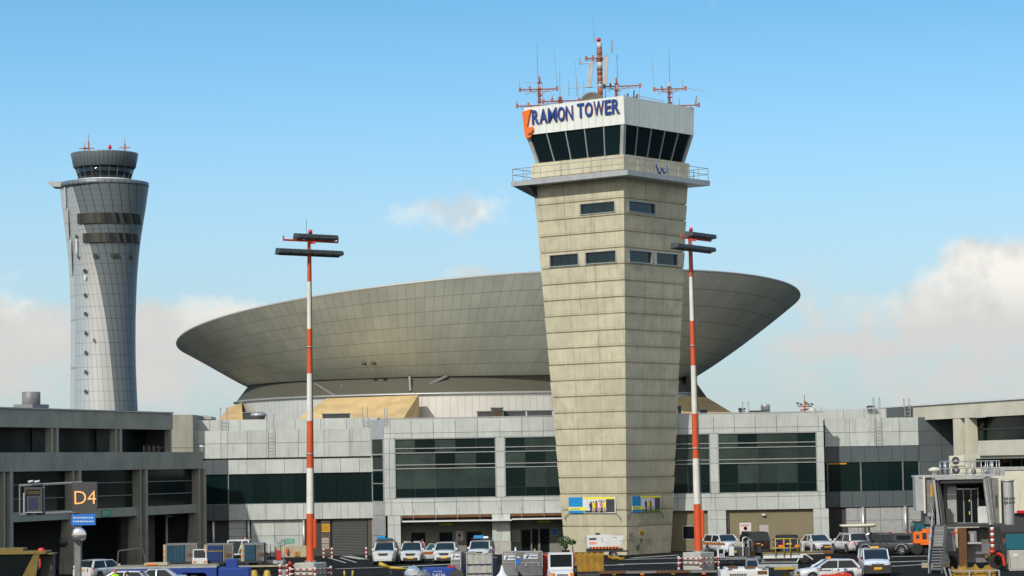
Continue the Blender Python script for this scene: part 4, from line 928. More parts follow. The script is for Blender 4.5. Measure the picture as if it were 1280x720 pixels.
# ================================================================== VEHICLES (local: +x forward, y left, z up)
def wheel(t, x, y, r, wd=.22, rimm='alu', name='wheel'):
    q = MB(); q.lathe([(r * .62, -wd / 2), (r * .93, -wd / 2), (r, -wd * .35), (r, wd * .35), (r * .93, wd / 2), (r * .62, wd / 2)], (x, y, r), 20, 'Y'); o = q.build(name, 'rubber', t)
    s = 1 if y > 0 else -1; q = MB(); q.lathe([(r * .62, -.02), (r * .60, .02)], (x, y + s * (wd / 2 - .03), r), 16, 'Y')
    for i in range(5):
        a = i * 2 * math.pi / 5; q.tube((x + .05 * math.cos(a), y + s * wd / 2, r + .05 * math.sin(a)), (x + r * .58 * math.cos(a), y + s * (wd / 2), r + r * .58 * math.sin(a)), r * .09, n=4)
    q.build('rim', rimm, o); return o
def car(name, label, cat, pos, rot, p, group=None):
    """p: L,W,H, belt, hood(z front,z rear of hood), ws (base x, top x), rw (top x, base x), wheel r, axles, paint"""
    t = thing(name, label, cat, pos, rot, group)
    L, Wd, H = p['L'], p['W'], p['H']; f, r_ = L / 2, -L / 2; w = Wd / 2; wr = p.get('wr', .34); ax = p.get('ax', (L * .31, -L * .29)); belt = p['belt']; hz = p['hz']
    wb, wt = p['ws']; rt, rb = p['rw']; paint = p['paint']; gc = .20
    xs = sorted(set([f, f - .04, f - .16, f - .4, wb + .02, wb - .1, rb + .1, rb, r_ + .35, r_ + .12, r_ + .03, r_] + [a + d_ * (wr + .06) for a in ax for d_ in (-1, -.8, -.5, 0, .5, .8, 1)]), reverse=True)
    xs = [x for x in xs if r_ <= x <= f]
    def top(x):
        if x > wb: k_ = (x - wb) / (f - wb); return belt + (hz - belt) * k_ - (.10 * max(0, (k_ - .8) / .2) ** 2)
        if x < rb: k_ = (rb - x) / max(.01, rb - r_); return belt + .02 + (p.get('tz', belt) - belt) * k_ - .07 * k_ ** 3
        return belt
    def bot(x):
        z = gc + (.08 if x > f - .3 or x < r_ + .3 else 0)
        for a in ax:
            d_ = abs(x - a); R_ = wr + .06
            if d_ <= R_: z = max(z, wr + math.sqrt(max(0, R_ * R_ - d_ * d_)))
        return z
    def hw(x):
        e = 0
        if x > f - .55: e = ((x - f + .55) / .55) ** 2 * .17
        if x < r_ + .4: e = ((r_ + .4 - x) / .4) ** 2 * .11
        return w * (1 - e)
    rg = []
    for x in xs:
        W_, zt_, zb_ = hw(x), top(x), bot(x); zm = max(zb_ + .02, min(.62, zt_ - .15)); zs_ = zt_ - .05
        dx = 0
        side = [(.80 * W_, zb_), (.97 * W_, zb_ + .015), (W_, zm), (W_ * .985, max(zs_ - .12, zm + .01)), (W_ * .93, zs_), (W_ * .80, zt_), (W_ * .35, zt_ + .035)]
        rg.append([(x + dx, y, z) for y, z in side] + [(x + dx, -y, z) for y, z in side[::-1]])
    q = MB(); q.smooth = True; q.loft(rg, closed=False); q.smooth = False
    m = len(rg[0]); q.F([i for i in range(m)]); q.F([i for i in range(len(q.v) - m, len(q.v))][::-1]); q.build('body', paint, t)
    q = MB(); q.box(r_ + .1, f - .1, -w * .78, w * .78, .22, .75); q.build('underbody', 'plast', t)
    # greenhouse
    tw_ = w * p.get('tuck', .78); bw = w * .92; zr_ = H - .05
    q = MB(); q.smooth = True
    q.loft([[(wt + .02, -tw_, zr_ - .02), (wt + .02, -tw_ * .5, zr_ + .02), (wt + .02, tw_ * .5, zr_ + .02), (wt + .02, tw_, zr_ - .02)], [((wt + rt) / 2 + .3, -tw_ * 1.0, zr_ + .02), ((wt + rt) / 2 + .3, -tw_ * .5, zr_ + .07), ((wt + rt) / 2 + .3, tw_ * .5, zr_ + .07), ((wt + rt) / 2 + .3, tw_, zr_ + .02)],
            [(rt - .06, -tw_, zr_ - .01), (rt - .06, -tw_ * .5, zr_ + .025), (rt - .06, tw_ * .5, zr_ + .025), (rt - .06, tw_, zr_ - .01)]], closed=False)
    q.smooth = False; q.box(rt, wt, -tw_ + .02, tw_ - .02, zr_ - .09, zr_ - .02)
    rm = q.build('roof', p.get('roofp', paint), t)
    q = MB()
    def bar(a, b, s=.05, s2=None): q.tube(a, b, s, s2 or s, n=6)
    for sy in (-1, 1):
        bar((wb + .02, sy * bw, belt - .02), (wt + .02, sy * tw_, zr_ - .02), .05); bar((rb - .02, sy * bw, belt - .02), (rt, sy * tw_, zr_ - .02), .10, .07)
        xm = (wb + rb) / 2 - .0; bar((xm, sy * (bw + .01), belt), (xm - .05, sy * (tw_ + .01), zr_ - .03), .035); bar((wt, sy * tw_, zr_ - .02), (rt, sy * tw_, zr_ - .02), .045)
    q.build('pillar', paint, t)
    q = MB(); q.poly([(wb, -bw, belt), (wb, bw, belt), (wt, tw_, zr_ - .03), (wt, -tw_, zr_ - .03)]); q.build('windshield', 'carglass', t)
    q = MB(); q.poly([(rb, bw, belt), (rb, -bw, belt), (rt, -tw_, zr_ - .03), (rt, tw_, zr_ - .03)]); q.build('rear_window', 'carglass', t)
    for sy in (-1, 1): q = MB(); q.poly([(rb, sy * bw, belt), (wb, sy * bw, belt), (wt, sy * tw_, zr_ - .03), (rt, sy * tw_, zr_ - .03)][::sy]); q.build('side_window', 'carglass', t)
    # lights, grille, bumper, plates, mirrors
    zh = hz - .17
    for sy in (-1, 1):
        W_ = hw(f - .1)
        q = MB(); q.hexa([(f - .5, sy * (W_ * .98), zh - .06), (f - .04, sy * W_ * .62, zh - .08), (f - .02, sy * W_ * .62, zh - .08), (f - .1, sy * (W_ * 1.0 + .01), zh - .06)][::sy or 1], [(f - .5, sy * (W_ * .98), zh + .08), (f - .1, sy * W_ * .62, zh + .06), (f - .03, sy * W_ * .62, zh + .06), (f - .14, sy * (W_ + .01), zh + .09)][::sy or 1]); q.build('headlight', 'lampw', t)
        W_ = hw(r_ + .02)
        q = MB(); q.hexa([(r_ - .05, sy * W_ * .6, .74), (r_ + .3, sy * (w + .012), .74), (r_ + .3, sy * (w - .05), .74), (r_ + .02, sy * W_ * .6, .74)][::sy], [(r_ - .04, sy * W_ * .62, belt - .02), (r_ + .3, sy * (w + .01), belt - .02), (r_ + .3, sy * (w - .06), belt - .02), (r_ + .03, sy * W_ * .62, belt - .02)][::sy]); q.build('taillight', 'tailred', t)
        q = MB(); q.rbox(wb - .25, wb - .1, sy * (w + .03) - .1, sy * (w + .03) + .1, belt + .0, belt + .17, .03); q.build('mirror', p.get('mir', paint), t)
        for a in ax: wheel(t, a, sy * (w - .13), wr)
    for sy in (-1, 1):
        q = MB()
        for xs_ in (wb - .12, (wb + rb) / 2 - .02, rb + .45): q.box(xs_ - .008, xs_ + .008, sy * w - .012, sy * w + .004, .34, belt - .12)
        q.box(rb + .45, wb - .12, sy * w - .010, sy * w + .003, .335, .35); q.build('door_seam', 'plast', t)
        for xs_ in ((wb + rb) / 2 + .1, rb + .6): q = MB(); q.rbox(xs_ - .1, xs_ + .1, sy * w - .02, sy * w + .03, belt - .19, belt - .15, .01); q.build('door_handle', p.get('mir', paint), t)
    W_ = hw(f)
    q = MB(); q.prism([(-W_ * .56, zh + .04), (W_ * .56, zh + .04), (W_ * .44, zh - .15), (-W_ * .44, zh - .15)], 0, 0.03); q.v = [(f + .012 - y_, x_, z_) for x_, y_, z_ in q.v]; q.build('grille', 'plast', t)
    q = MB(); q.rbox(f - .14, f + .03, -W_ * .80, W_ * .80, .24, .50, .04); q.build('bumper_intake', 'plast', t)
    q = MB(); q.box(f + .035, f + .05, -.26, .26, .42, .54); q.build('number_plate', 'plate', t); q = MB(); q.box(r_ - .04, r_ - .015, -.26, .26, p.get('rpz', .78), p.get('rpz', .78) + .12); q.build('number_plate', 'plate', t)
    q = MB(); q.rbox(r_ - .03, r_ + .1, -hw(r_) * .9, hw(r_) * .9, .28, .46, .02); q.build('rear_bumper', 'plast', t)
    return t
SUV = dict(L=4.45, W=1.86, H=1.66, belt=1.05, hz=.98, ws=(1.0, .30), rw=(-1.75, -2.05), paint='carwhite', wr=.36)
HATCH = dict(L=4.05, W=1.74, H=1.47, belt=.93, hz=.82, ws=(.98, .18), rw=(-1.45, -1.85), paint='carwhite', wr=.31)
SEDAN = dict(L=4.6, W=1.8, H=1.45, belt=.93, hz=.80, ws=(.95, .15), rw=(-.95, -1.55), tz=1.0, paint='carwhite', wr=.32)
BIGSUV = dict(L=4.75, W=1.85, H=1.82, belt=1.14, hz=1.08, ws=(1.05, .45), rw=(-2.0, -2.25), paint='carwhite', wr=.38)
VAN = dict(L=4.3, W=1.84, H=1.83, belt=1.13, hz=.98, ws=(1.35, .62), rw=(-2.0, -2.12), paint='vanw', wr=.32, tuck=.88)
def stripe(t, x0, x1, y, z0, z1, n, cols=('lampo', 'plast'), slope=0., nm='chequer_stripe'):
    for c_ in range(2):
        q = MB()
        for i in range(n):
            for j in range(2):
                if (i + j) % 2 == c_: a, b = x0 + (x1 - x0) * i / n, x0 + (x1 - x0) * (i + 1) / n; zz0, zz1 = z0 + (z1 - z0) * j / 2, z0 + (z1 - z0) * (j + 1) / 2; q.box(a, b, y - .012, y + .012, zz0, zz1)
        q.build(nm, cols[c_], t)
def roof_rack(t, z, x0, x1, w_, items=True):
    q = MB(); [q.tube((x, -w_, z), (x, w_, z), .025, n=5) for x in (x0, (x0 + x1) / 2, x1)]; [q.tube((x0, y, z), (x1, y, z), .025, n=5) for y in (-w_, w_)]
    [q.tube((x, y, z - .14), (x, y, z), .02, n=4) for x in (x0, x1) for y in (-w_, w_)]; q.build('roof_rack', 'plast', t)
P = lambda px, py: gnd(px, py)
GV = 'security vehicles parked nose out before the terminal'
# four patrol vehicles in a row
c = car('patrol_suv', 'white off-road patrol vehicle with blue light bar beside the dark roller door', 'patrol car', P(482, 705), -92, dict(BIGSUV, W=1.82), GV)
roof_rack(c, 1.92, -1.5, .3, .7)
q = MB(); q.rbox(.0, .3, -.62, .62, 1.98, 2.12, .04); q.build('light_bar', 'teal', c); q = MB(); q.rbox(-.7, -.1, -.7, .0, 1.96, 2.28, .05); q.build('roof_board', 'bannerblue', c)
q = MB(); q.box(.3, .42, -.75, .75, 1.84, 1.92); q.build('roof_visor', 'brown', c); q = MB(); q.rbox(2.35, 2.5, -.75, .75, .34, .62, .05); q.build('front_bumper', 'carwhite', c)
c = car('patrol_suv', 'white patrol vehicle with its driver door swung open', 'patrol car', P(515.5, 703.5), -92, dict(SUV, roofp='black'), GV)
q = MB(); [q.rbox(-.1, .12, y - .28, y + .28, 1.68, 1.78, .03) for y in (-.4, .4)][:0]; q.rbox(-.1, .12, -.62, -.12, 1.69, 1.78, .03); q.build('roof_lamp', 'white', c); q = MB(); q.rbox(-.1, .12, .12, .66, 1.69, 1.78, .03); q.build('roof_lamp', 'white', c)
stripe(c, 1.0, 2.0, .94, .62, .82, 6); stripe(c, 1.0, 2.0, -.94, .62, .82, 6)
d0 = MB(); d0.M = Matrix.Translation((1.05, .93, 0)) @ Matrix.Rotation(R(112), 4, 'Z'); d0.rbox(0, 1.1, -.04, .04, .36, 1.06, .03); o = d0.build('open_door', 'carwhite', c)
for c_ in range(2):
    q = MB(); q.M = d0.M
    for i in range(8):
        for j in range(2):
            if (i + j) % 2 == c_: q.box(.05 + i * .125, .05 + (i + 1) * .125, -.056 if c_ else -.056, .056, .72 + j * .1, .82 + j * .1)
    q.build('chequer_stripe', ('orange', 'plast')[c_], o)
q = MB(); q.M = d0.M; q.poly([(.25, .0, 1.06), (1.08, 0, 1.06), (1.02, 0, 1.52), (.62, 0, 1.55)]); q.build('door_window', 'teal', o)
q = MB(); q.M = d0.M; q.path([(.22, 0, 1.05), (.62, 0, 1.56), (1.04, 0, 1.53), (1.09, 0, 1.05)], .03, 5); q.build('door_frame', 'carwhite', o)
car('suv', 'plain white parked car with no roof gear, third from left before the terminal', 'car', P(557.5, 703), -93, dict(SUV, mir='carwhite'), GV)
c = car('patrol_suv', 'boxy white patrol vehicle with loaded roof rack left of a pale panelled pillar', 'patrol car', P(601.5, 703), -96, dict(BIGSUV, H=1.78, tuck=.84, W=1.8), GV)
roof_rack(c, 1.94, -1.6, .2, .75); q = MB(); q.rbox(-.3, .0, -.6, .2, 1.98, 2.2, .04); q.build('roof_board', 'bannerblue', c); q = MB(); q.rbox(-.4, -.05, .1, .6, 1.97, 2.12, .03); q.build('light_bar', 'lampw', c); q = MB(); q.rbox(2.3, 2.5, -.7, .7, .32, .6, .04); q.build('front_bumper', 'plast', c)
# right group
GR = 'cars parked along the right part of the terminal'
c = car('patrol_suv', 'white patrol vehicle seen side-on with orange and black chequered stripe', 'patrol car', P(905, 693), -68, dict(BIGSUV, H=1.72), GR)
stripe(c, -2.0, 2.0, -.935, .85, 1.05, 16); q = MB(); q.rbox(2.3, 2.42, -.5, .5, .3, .7, .04); q.build('push_bar', 'plast', c)
car('black_suv', 'tall black car seen from behind, in front of the beige wall with pale door', 'car', P(941, 692.5), 100, dict(BIGSUV, paint='black', H=1.95, W=1.9), GR)
c = car('blue_car', 'dark blue car seen from behind through the yellow railing', 'car', P(983, 691), 90, dict(SUV, paint='dblue', H=1.62, W=1.9, roofp='black'), GR)
q = MB(); q.rbox(-2.26, -2.2, -.9, -.5, .55, .75, .02); q.build('reflector', 'lampo', c); q = MB(); q.rbox(-2.26, -2.2, .5, .9, .55, .75, .02); q.build('reflector', 'lampo', c)
car('sedan', 'white saloon car facing the apron, right of the yellow railing', 'car', P(1022, 689.5), -76, dict(SEDAN, H=1.5), GR)
c = car('estate_car', 'white sporty estate car seen from behind, parked beside the dark recess', 'car', P(1062, 691), 107, dict(SUV, H=1.68, paint='carwhite', rpz=.9), GR)
for y in (-.72, .72): q = MB(); q.tube((-1.6, y, 1.72), (.5, y, 1.72), .02, n=5); q.build('roof_rail', 'alu', c)
q = MB(); q.rbox(-2.32, -2.2, -.6, .6, .3, .42, .02); q.build('skid_plate', 'alu', c)
c = car('dark_car', 'small dark car half hidden behind the white estate car', 'car', P(1092, 686.0), 165, dict(HATCH, paint='black', H=1.5), GR)
pb = P(1073, 686.5); t = thing('roof_boat', 'long white boat-shaped hull lying level over the dark car roof', 'boat hull', (pb.x, pb.y - 0.2, 0), -2)
q = MB(); q.smooth = True
sec = lambda x, w_, h_, z: [(x, -w_, z), (x, -w_ * .9, z - h_ * .7), (x, 0, z - h_), (x, w_ * .9, z - h_ * .7), (x, w_, z), (x, 0, z + .06)]
q.loft([sec(-1.62, .05, .05, 2.12), sec(-1.35, .3, .2, 2.14), sec(0, .4, .26, 2.16), sec(1.3, .4, .26, 2.18), sec(1.58, .34, .16, 2.19)], True, True); q.v = [(x * 1.0, y, z) for x, y, z in q.v]; q.build('hull', 'wconc', t)
q = MB(); q.box(-1.0, -.9, -.4, .4, 1.5, 2.0); q.box(.9, 1.0, -.4, .4, 1.5, 2.0); q.build('cradle', 'dkmet', t)
for x in (-.95, .95):
    q = MB(); q.tube((x, -.35, 0), (x, -.35, 1.6), .04, n=6); q.tube((x, .35, 0), (x, .35, 1.6), .04, n=6); q.build('cradle_leg', 'dkmet', t)
# dark pickup with canopy
pk = P(1113, 694); c = car('pickup_truck', 'dark grey pickup with black load-bed canopy and flared silver wheel arches', 'pickup truck', (pk.x, pk.y + 1, 0), 152, dict(L=5.2, W=1.85, H=1.76, belt=1.12, hz=1.05, ws=(1.25, .65), rw=(-.55, -.72), paint='dgrey', wr=.40, ax=(1.65, -1.45)), GR)
q = MB(); q.hexa([(-2.55, -.85, 1.13), (-.7, -.85, 1.13), (-.7, .85, 1.13), (-2.55, .85, 1.13)], [(-2.42, -.72, 1.80), (-.72, -.72, 1.80), (-.72, .72, 1.80), (-2.42, .72, 1.80)]); o = q.build('canopy', 'black', c)
q = MB(); q.box(-2.2, -1.0, .79, .83, 1.25, 1.62); q.build('canopy_window', 'carglass', o); q = MB(); q.box(-2.2, -1.0, -.83, -.79, 1.25, 1.62); q.build('canopy_window', 'carglass', o)
q = MB(); q.rbox(-2.75, -2.6, -.8, .8, .42, .6, .03); q.build('step_bumper', 'chrome', c)
for a in (1.65, -1.45):
    for y in (-.95, .95):
        q = MB(); q.path([(a + .5 * math.cos(x), y, .4 + .5 * math.sin(x)) for x in lin(.1, 3.0, 8)], .035, 5); q.build('wheel_arch_trim', 'lgrmet', c)
q = MB(); q.lathe([(.12, 0), (.12, .12), (.04, .16)], (-.2, 0, 1.76), 10); q.build('beacon', 'tailred', c)
# foreground: white hatchback and van
p0 = gnd(1036, 727); c = car('hatchback', 'white hatchback with red swoosh and blue mark on its doors, in the right foreground', 'car', (p0.x, p0.y, 0), 187, dict(HATCH, H=1.47, mir='carwhite'))
q = MB(); q.rbox(-.12, .12, -.3, .3, 1.5, 1.62, .03); q.build('roof_sign', 'lampo', c); q = MB(); q.tube((-.35, 0, 1.48), (-.45, 0, 1.62), .012, n=4); q.build('antenna', 'plast', c)
q = MB(); Y_ = .885
q.hexa([(.75, Y_ - .01, .36), (.75, Y_ + .004, .36), (-1.3, Y_ + .004, .40), (-1.3, Y_ - .01, .40)][::-1], [(.75, Y_ - .01, .50), (.75, Y_ + .004, .50), (-1.3, Y_ + .004, .54), (-1.3, Y_ - .01, .54)][::-1])
q.hexa([(-.2, Y_ - .01, .5), (-.2, Y_ + .004, .5), (-.75, Y_ + .004, .60), (-.75, Y_ - .01, .60)][::-1], [(-.2, Y_ - .01, .56), (-.2, Y_ + .004, .56), (-.75, Y_ + .004, .67), (-.75, Y_ - .01, .67)][::-1])
q.hexa([(-.75, Y_ - .01, .60), (-.75, Y_ + .004, .60), (-1.3, Y_ + .004, .42), (-1.3, Y_ - .01, .42)][::-1], [(-.75, Y_ - .01, .67), (-.75, Y_ + .004, .67), (-1.3, Y_ + .004, .52), (-1.3, Y_ - .01, .52)][::-1]); q.build('red_swoosh', 'red', c)
q = MB(); q.lathe([(.06, -.02), (.06, .005)], (-.45, Y_, .80), 12, 'Y'); q.build('blue_dot', 'signblue', c)
q = MB(); q.tube((-.85, Y_, .88), (-1.15, Y_, .62), .03, n=4); q.tube((-.8, Y_, .68), (-1.0, Y_, .66), .03, n=4); q.tube((-.85, Y_, .88), (-.88, Y_, .66), .025, n=4); q.build('blue_mark', 'letter', c)
q = MB()
x = .9
while x > .1: l = random.uniform(.05, .09); q.box(x - l, x, Y_ - .015, Y_ + .003, .74, .74 + random.uniform(.05, .08)); x -= l + .03
q.build('door_lettering', 'dkmet', c)
for x in (.95, -.05, -1.0): q = MB(); q.box(x - .006, x + .006, .855, .876, .3, .9); q.build('door_seam', 'plast', c)
for x in (.15, -.85): q = MB(); q.rbox(x - .1, x + .08, .87, .90, .80, .84, .01); q.build('door_handle', 'carwhite', c)
p0 = gnd(1093.5, 719); c = car('van', 'pale silver van with black lower front facing the camera, right foreground', 'van', (p0.x, p0.y, 0), -92, dict(VAN, mir='plast'))
q = MB(); q.rbox(1.9, 2.20, -.92, .92, .22, .80, .08); o = q.build('black_bumper', 'plast', c); q = MB(); q.box(2.201, 2.22, -.27, .27, .50, .63); q.build('number_plate', 'plate', o)
q = MB(); q.rbox(.2, .45, -.28, .28, 1.86, 1.97, .03); q.build('roof_sign', 'plate', c); q = MB(); q.lathe([(.001, 0), (.09, .01), (.09, .03)], (2.16, 0, .84), 6, 'X'); q.build('badge', 'chrome', c)
# left foreground cars
p0 = gnd(118, 728); c = car('hatchback', 'white hatchback with red tail lamps beside the round mirror post', 'car', (p0.x + .2, p0.y + 2, 0), 60, dict(SUV, H=1.6, rpz=.85))
p0 = gnd(190, 738); car('silver_sedan', 'silver saloon car at the bottom edge in front of the blue trailer', 'car', (p0.x, p0.y, 0), 185, dict(SEDAN, paint='silver'))
p0 = gnd(146, 742); car('silver_hatchback', 'pale car roof at the bottom edge between two hi-vis workers', 'car', (p0.x, p0.y + 1, 0), 178, dict(HATCH, paint='silver', H=1.45))

# ================================================================== PEOPLE
def person(label, pos, rot, h=1.75, top='hiviz', legs='navy', cap=None, sit=False, arm=25, group=None):
    t = thing('person', label, 'person', pos, rot, group); s = h / 1.75
    me = bpy.data.meshes.new('body')
    hip, kn, an = (.92, .50, .08)
    J = {}; V = []; E_ = []; Rr = []
    def j(n, p, r): J[n] = len(V); V.append(Vector(p) * s); Rr.append(r * s)
    def e(a, b): E_.append((J[a], J[b]))
    if sit: lo = .42
    else: lo = 0
    z = lambda v: v - lo
    j('pel', (0, 0, z(.95)), .15); j('bel', (0, 0, z(1.12)), .135); j('che', (.01, 0, z(1.33)), .155); j('nk', (0, 0, z(1.49)), .065); j('hd', (.02, 0, z(1.60)), .085); j('ht', (.01, 0, z(1.69)), .08)
    for a, b in (('pel', 'bel'), ('bel', 'che'), ('che', 'nk'), ('nk', 'hd'), ('hd', 'ht')): e(a, b)
    for sd, q in (('l', 1), ('r', -1)):
        j('sh' + sd, (0, q * .18, z(1.42)), .065); ay = q * (.18 + .28 * math.sin(R(arm))); j('el' + sd, (.06, ay, z(1.15)), .048); j('wr' + sd, (.22, ay - q * .02, z(.98)), .033); j('ha' + sd, (.28, ay - q * .03, z(.92)), .036)
        e('che', 'sh' + sd); e('sh' + sd, 'el' + sd); e('el' + sd, 'wr' + sd); e('wr' + sd, 'ha' + sd)
        if sit: j('hp' + sd, (.03, q * .1, z(.9)), .10); j('kn' + sd, (.45, q * .12, z(.92)), .07); j('an' + sd, (.47, q * .12, z(.50)), .05); j('ft' + sd, (.6, q * .12, z(.46)), .045)
        else: j('hp' + sd, (0, q * .1, .86), .10); j('kn' + sd, (.02 + .06 * q, q * .11, .50), .068); j('an' + sd, (.08 * q, q * .12, .09), .048); j('ft' + sd, (.08 * q + .14, q * .13, .05), .045)
        e('pel', 'hp' + sd); e('hp' + sd, 'kn' + sd); e('kn' + sd, 'an' + sd); e('an' + sd, 'ft' + sd)
    me.from_pydata([tuple(v) for v in V], E_, []); o = bpy.data.objects.new('body', me); COL.objects.link(o)
    md = o.modifiers.new('skin', 'SKIN'); sv = me.skin_vertices[0].data if me.skin_vertices else None
    if sv is None:
        bm_ = None; o.data.skin_vertices
    for i, r_ in enumerate(Rr): me.skin_vertices[0].data[i].radius = (r_, r_); me.skin_vertices[0].data[i].use_root = (i == 0)
    o.modifiers.new('sub', 'SUBSURF').levels = 1
    dg = bpy.context.evaluated_depsgraph_get(); dg.update(); m2 = bpy.data.meshes.new_from_object(o.evaluated_get(dg)); bpy.data.objects.remove(o)
    m2.name = 'body'
    for n in ('skin', top, legs): m2.materials.append(M[n])
    for p_ in m2.polygons:
        zc = p_.center.z / s + lo; p_.use_smooth = True; hand = abs(p_.center.y) / s > .2 and p_.center.x / s > .1 and zc < 1.12 and not sit
        p_.material_index = 0 if zc > 1.49 or hand else (1 if zc > .93 else 2)
    b = bpy.data.objects.new('body', m2); COL.objects.link(b); b.parent = t
    q = MB(); q.smooth = True; q.lathe([(.02, 1.615 - lo), (.098, 1.62 - lo), (.105, 1.68 - lo), (.08, 1.75 - lo), (.02, 1.775 - lo)], (0, 0, 0), 14); q.v = [(x * s - .008, y * s, z_ * s) for x, y, z_ in q.v]; q.build('cap' if cap else 'hair', cap or 'plast', t)
    return t
p0 = gnd(144, 748); person('person in a lime hi-vis vest and pale cap at the bottom edge, left of two', (p0.x, p0.y, 0), -60, 1.78, 'hiviz', 'navy', 'red')
p0 = gnd(159.5, 750); person('person in a lime hi-vis vest with dark hair at the bottom edge, right of two', (p0.x, p0.y, 0), 150, 1.74, 'hiviz', 'navy')
p0 = gnd(528.5, 699); person('person in pale pink shirt standing behind the open car door', (p0.x, p0.y, 0), -130, 1.72, 'pink', 'navy')

# ================================================================== LIGHT MASTS
def light_mast(label, base, rows, zt, lean, cab, frot=-28):
    t = thing('floodlight_mast', label, 'floodlight mast', base, 0, 'tall red and white floodlight masts')
    z0 = base[2]; q = MB(); n = len(rows) - 1
    for i in range(n):
        a, b = rows[i] - z0, rows[i + 1] - z0; q.cm = 0 if i % 2 == 0 else 1
        ra, rb = .29 - .18 * a / zt, .29 - .18 * b / zt; q.tube((lean * a, 0, a), (lean * b, 0, b), ra, rb, 16, cap=False)
    q.build('pole', ['mast', 'mastw'], t)
    H_ = rows[-1] - z0; cx = lean * H_
    q = MB(); q.lathe([(.42, 0), (.42, .06), (.3, .08)], (0, 0, -.02), 16)
    for i in range(8): a = i * math.pi / 4; q.tube((.36 * math.cos(a), .36 * math.sin(a), 0), (.36 * math.cos(a), .36 * math.sin(a), .16), .025, n=6)
    q.build('base_plate', 'galv', t)
    q = MB(); q.tube((.30, -.1, 3.0), (lean * H_ + .14, -.1, H_ - .5), .03, n=5, cap=False); q.build('cable', 'dkmet', t); q = MB(); [q.lathe([(.29 - .18 * z_ / zt + .05, 0), (.29 - .18 * z_ / zt + .05, .08)], (lean * z_, 0, z_), 12) for z_ in (7.6, 15.2)]; q.build('flange', 'galv', t)
    q = MB(); q.rbox(.22, .46, -.18, .18, 1.0, 3.1 if cab else 2.6, .06); q.build('cabinet', 'mast', t)
    q = MB(); q.M = Matrix.Rotation(R(frot), 4, 'Z'); q.rbox(-.83, .83, -.83, .83, -1.3, -.01, .04); q.build('footing', 'block', t)
    return t, cx, H_
def floodlight(t, x, z, rz, w_=.74):
    q = MB(); q.M = Matrix.Translation((x[0], x[1], z)) @ Matrix.Rotation(R(rz), 4, 'Z')
    q.hexa([(-w_ / 2, -.45, -.10), (w_ / 2, -.45, -.10), (w_ / 2, .30, -.22), (-w_ / 2, .30, -.22)], [(-w_ / 2 + .04, -.40, .16), (w_ / 2 - .04, -.40, .16), (w_ / 2 - .04, .22, .24), (-w_ / 2 + .04, .22, .24)]); o = q.build('floodlight', 'dkmet', t)
    g_ = MB(); g_.M = q.M; g_.hexa([(-w_ / 2 + .05, -.40, -.14), (w_ / 2 - .05, -.40, -.14), (w_ / 2 - .05, .25, -.245), (-w_ / 2 + .05, .25, -.245)], [(-w_ / 2 + .05, -.40, -.12), (w_ / 2 - .05, -.40, -.12), (w_ / 2 - .05, .25, -.225), (-w_ / 2 + .05, .25, -.225)]); g_.build('lens', 'grmet', o)
def heads(t, cx, zA, zB, rz, top_x, low_x, sc):
    ca, sa = math.cos(R(rz)), math.sin(R(rz))
    q = MB(); q.tube((cx + top_x[0] * ca, top_x[0] * sa, zA - .3), (cx + top_x[1] * ca, top_x[1] * sa, zA - .3), .07, n=6); q.box(cx - .1, cx + .45, -.15, .15, zA - .5, zA - .34)
    q.tube((cx + top_x[0] * ca, top_x[0] * sa, zA - .3), (cx + top_x[0] * ca, top_x[0] * sa, zA - .0), .06, n=6); q.tube((cx + top_x[1] * ca, top_x[1] * sa, zA - .3), (cx + top_x[1] * ca, top_x[1] * sa, zA - .05), .06, n=6); q.build('upper_crossarm', 'red', t)
    q = MB(); q.tube((cx + low_x[0] * ca, low_x[0] * sa, zB - .22), (cx + low_x[1] * ca, low_x[1] * sa, zB - .22), .07, n=6); q.build('lower_crossarm', 'dkmet', t)
    q = MB(); q.lathe([(.14, 0), (.14, .25), (.04, .3)], (cx + .1, 0, zA + .22), 8); q.build('obstruction_lamp', 'tailred', t)
def head_row(t, cx, z, rz, xs, w_):
    for x in xs: floodlight(t, (cx + x * math.cos(R(rz)), x * math.sin(R(rz))), z, rz, w_)
YL = 181.8; FL = Fr(0, YL); base = Vector((FL.u(388, 0, 703), YL, 1.3))
rows = [1.3] + [FL.z(387.5, y) for y in (642, 585, 526, 467, 411, 352, 304)]
lean = (FL.u(386.3, 0, 300) - FL.u(388, 0, 700)) / (FL.z(387, 300) - FL.z(388, 700))
t, cx, H_ = light_mast('red and white striped floodlight mast standing left of the saucer centre', base, rows, 24, lean, True)
zA, zB = FL.z(387, 296) - 1.3, FL.z(387, 315.5) - 1.3
A_ = 38; K1 = 1.27; heads(t, cx, zA, zB, A_, (-1.7 * K1, 1.95 * K1), (-2.0 * K1, 2.0 * K1), 1)
head_row(t, cx, zA, A_, [x * K1 for x in (-.62, .14, .82, 1.47)], .80); head_row(t, cx, zB, A_, [x * K1 for x in (-1.80, -1.08, -.38, .38, 1.08, 1.80)], .84)
q = MB(); q.tube((cx - .15, 0, zA), (cx - .17, 0, zA + 1.25), .02, n=4); q.build('lightning_rod', 'dkmet', t)
YQ = 189.7; FQ = Fr(0, YQ); base2 = Vector((FQ.u(873, 0, 690), YQ, 1.3))
rows = [1.3] + [FQ.z(870, y) for y in (630, 573, 517, 457, 401, 346, 296)]
lean = (FQ.u(862.3, 0, 300) - FQ.u(873, 0, 690)) / (FQ.z(862, 300) - FQ.z(873, 690))
t, cx, H_ = light_mast('red and white striped floodlight mast standing just right of the concrete tower', base2, rows, 24, lean, True, -43)
zA, zB = FQ.z(862, 293) - 1.3, FQ.z(862, 309.5) - 1.3
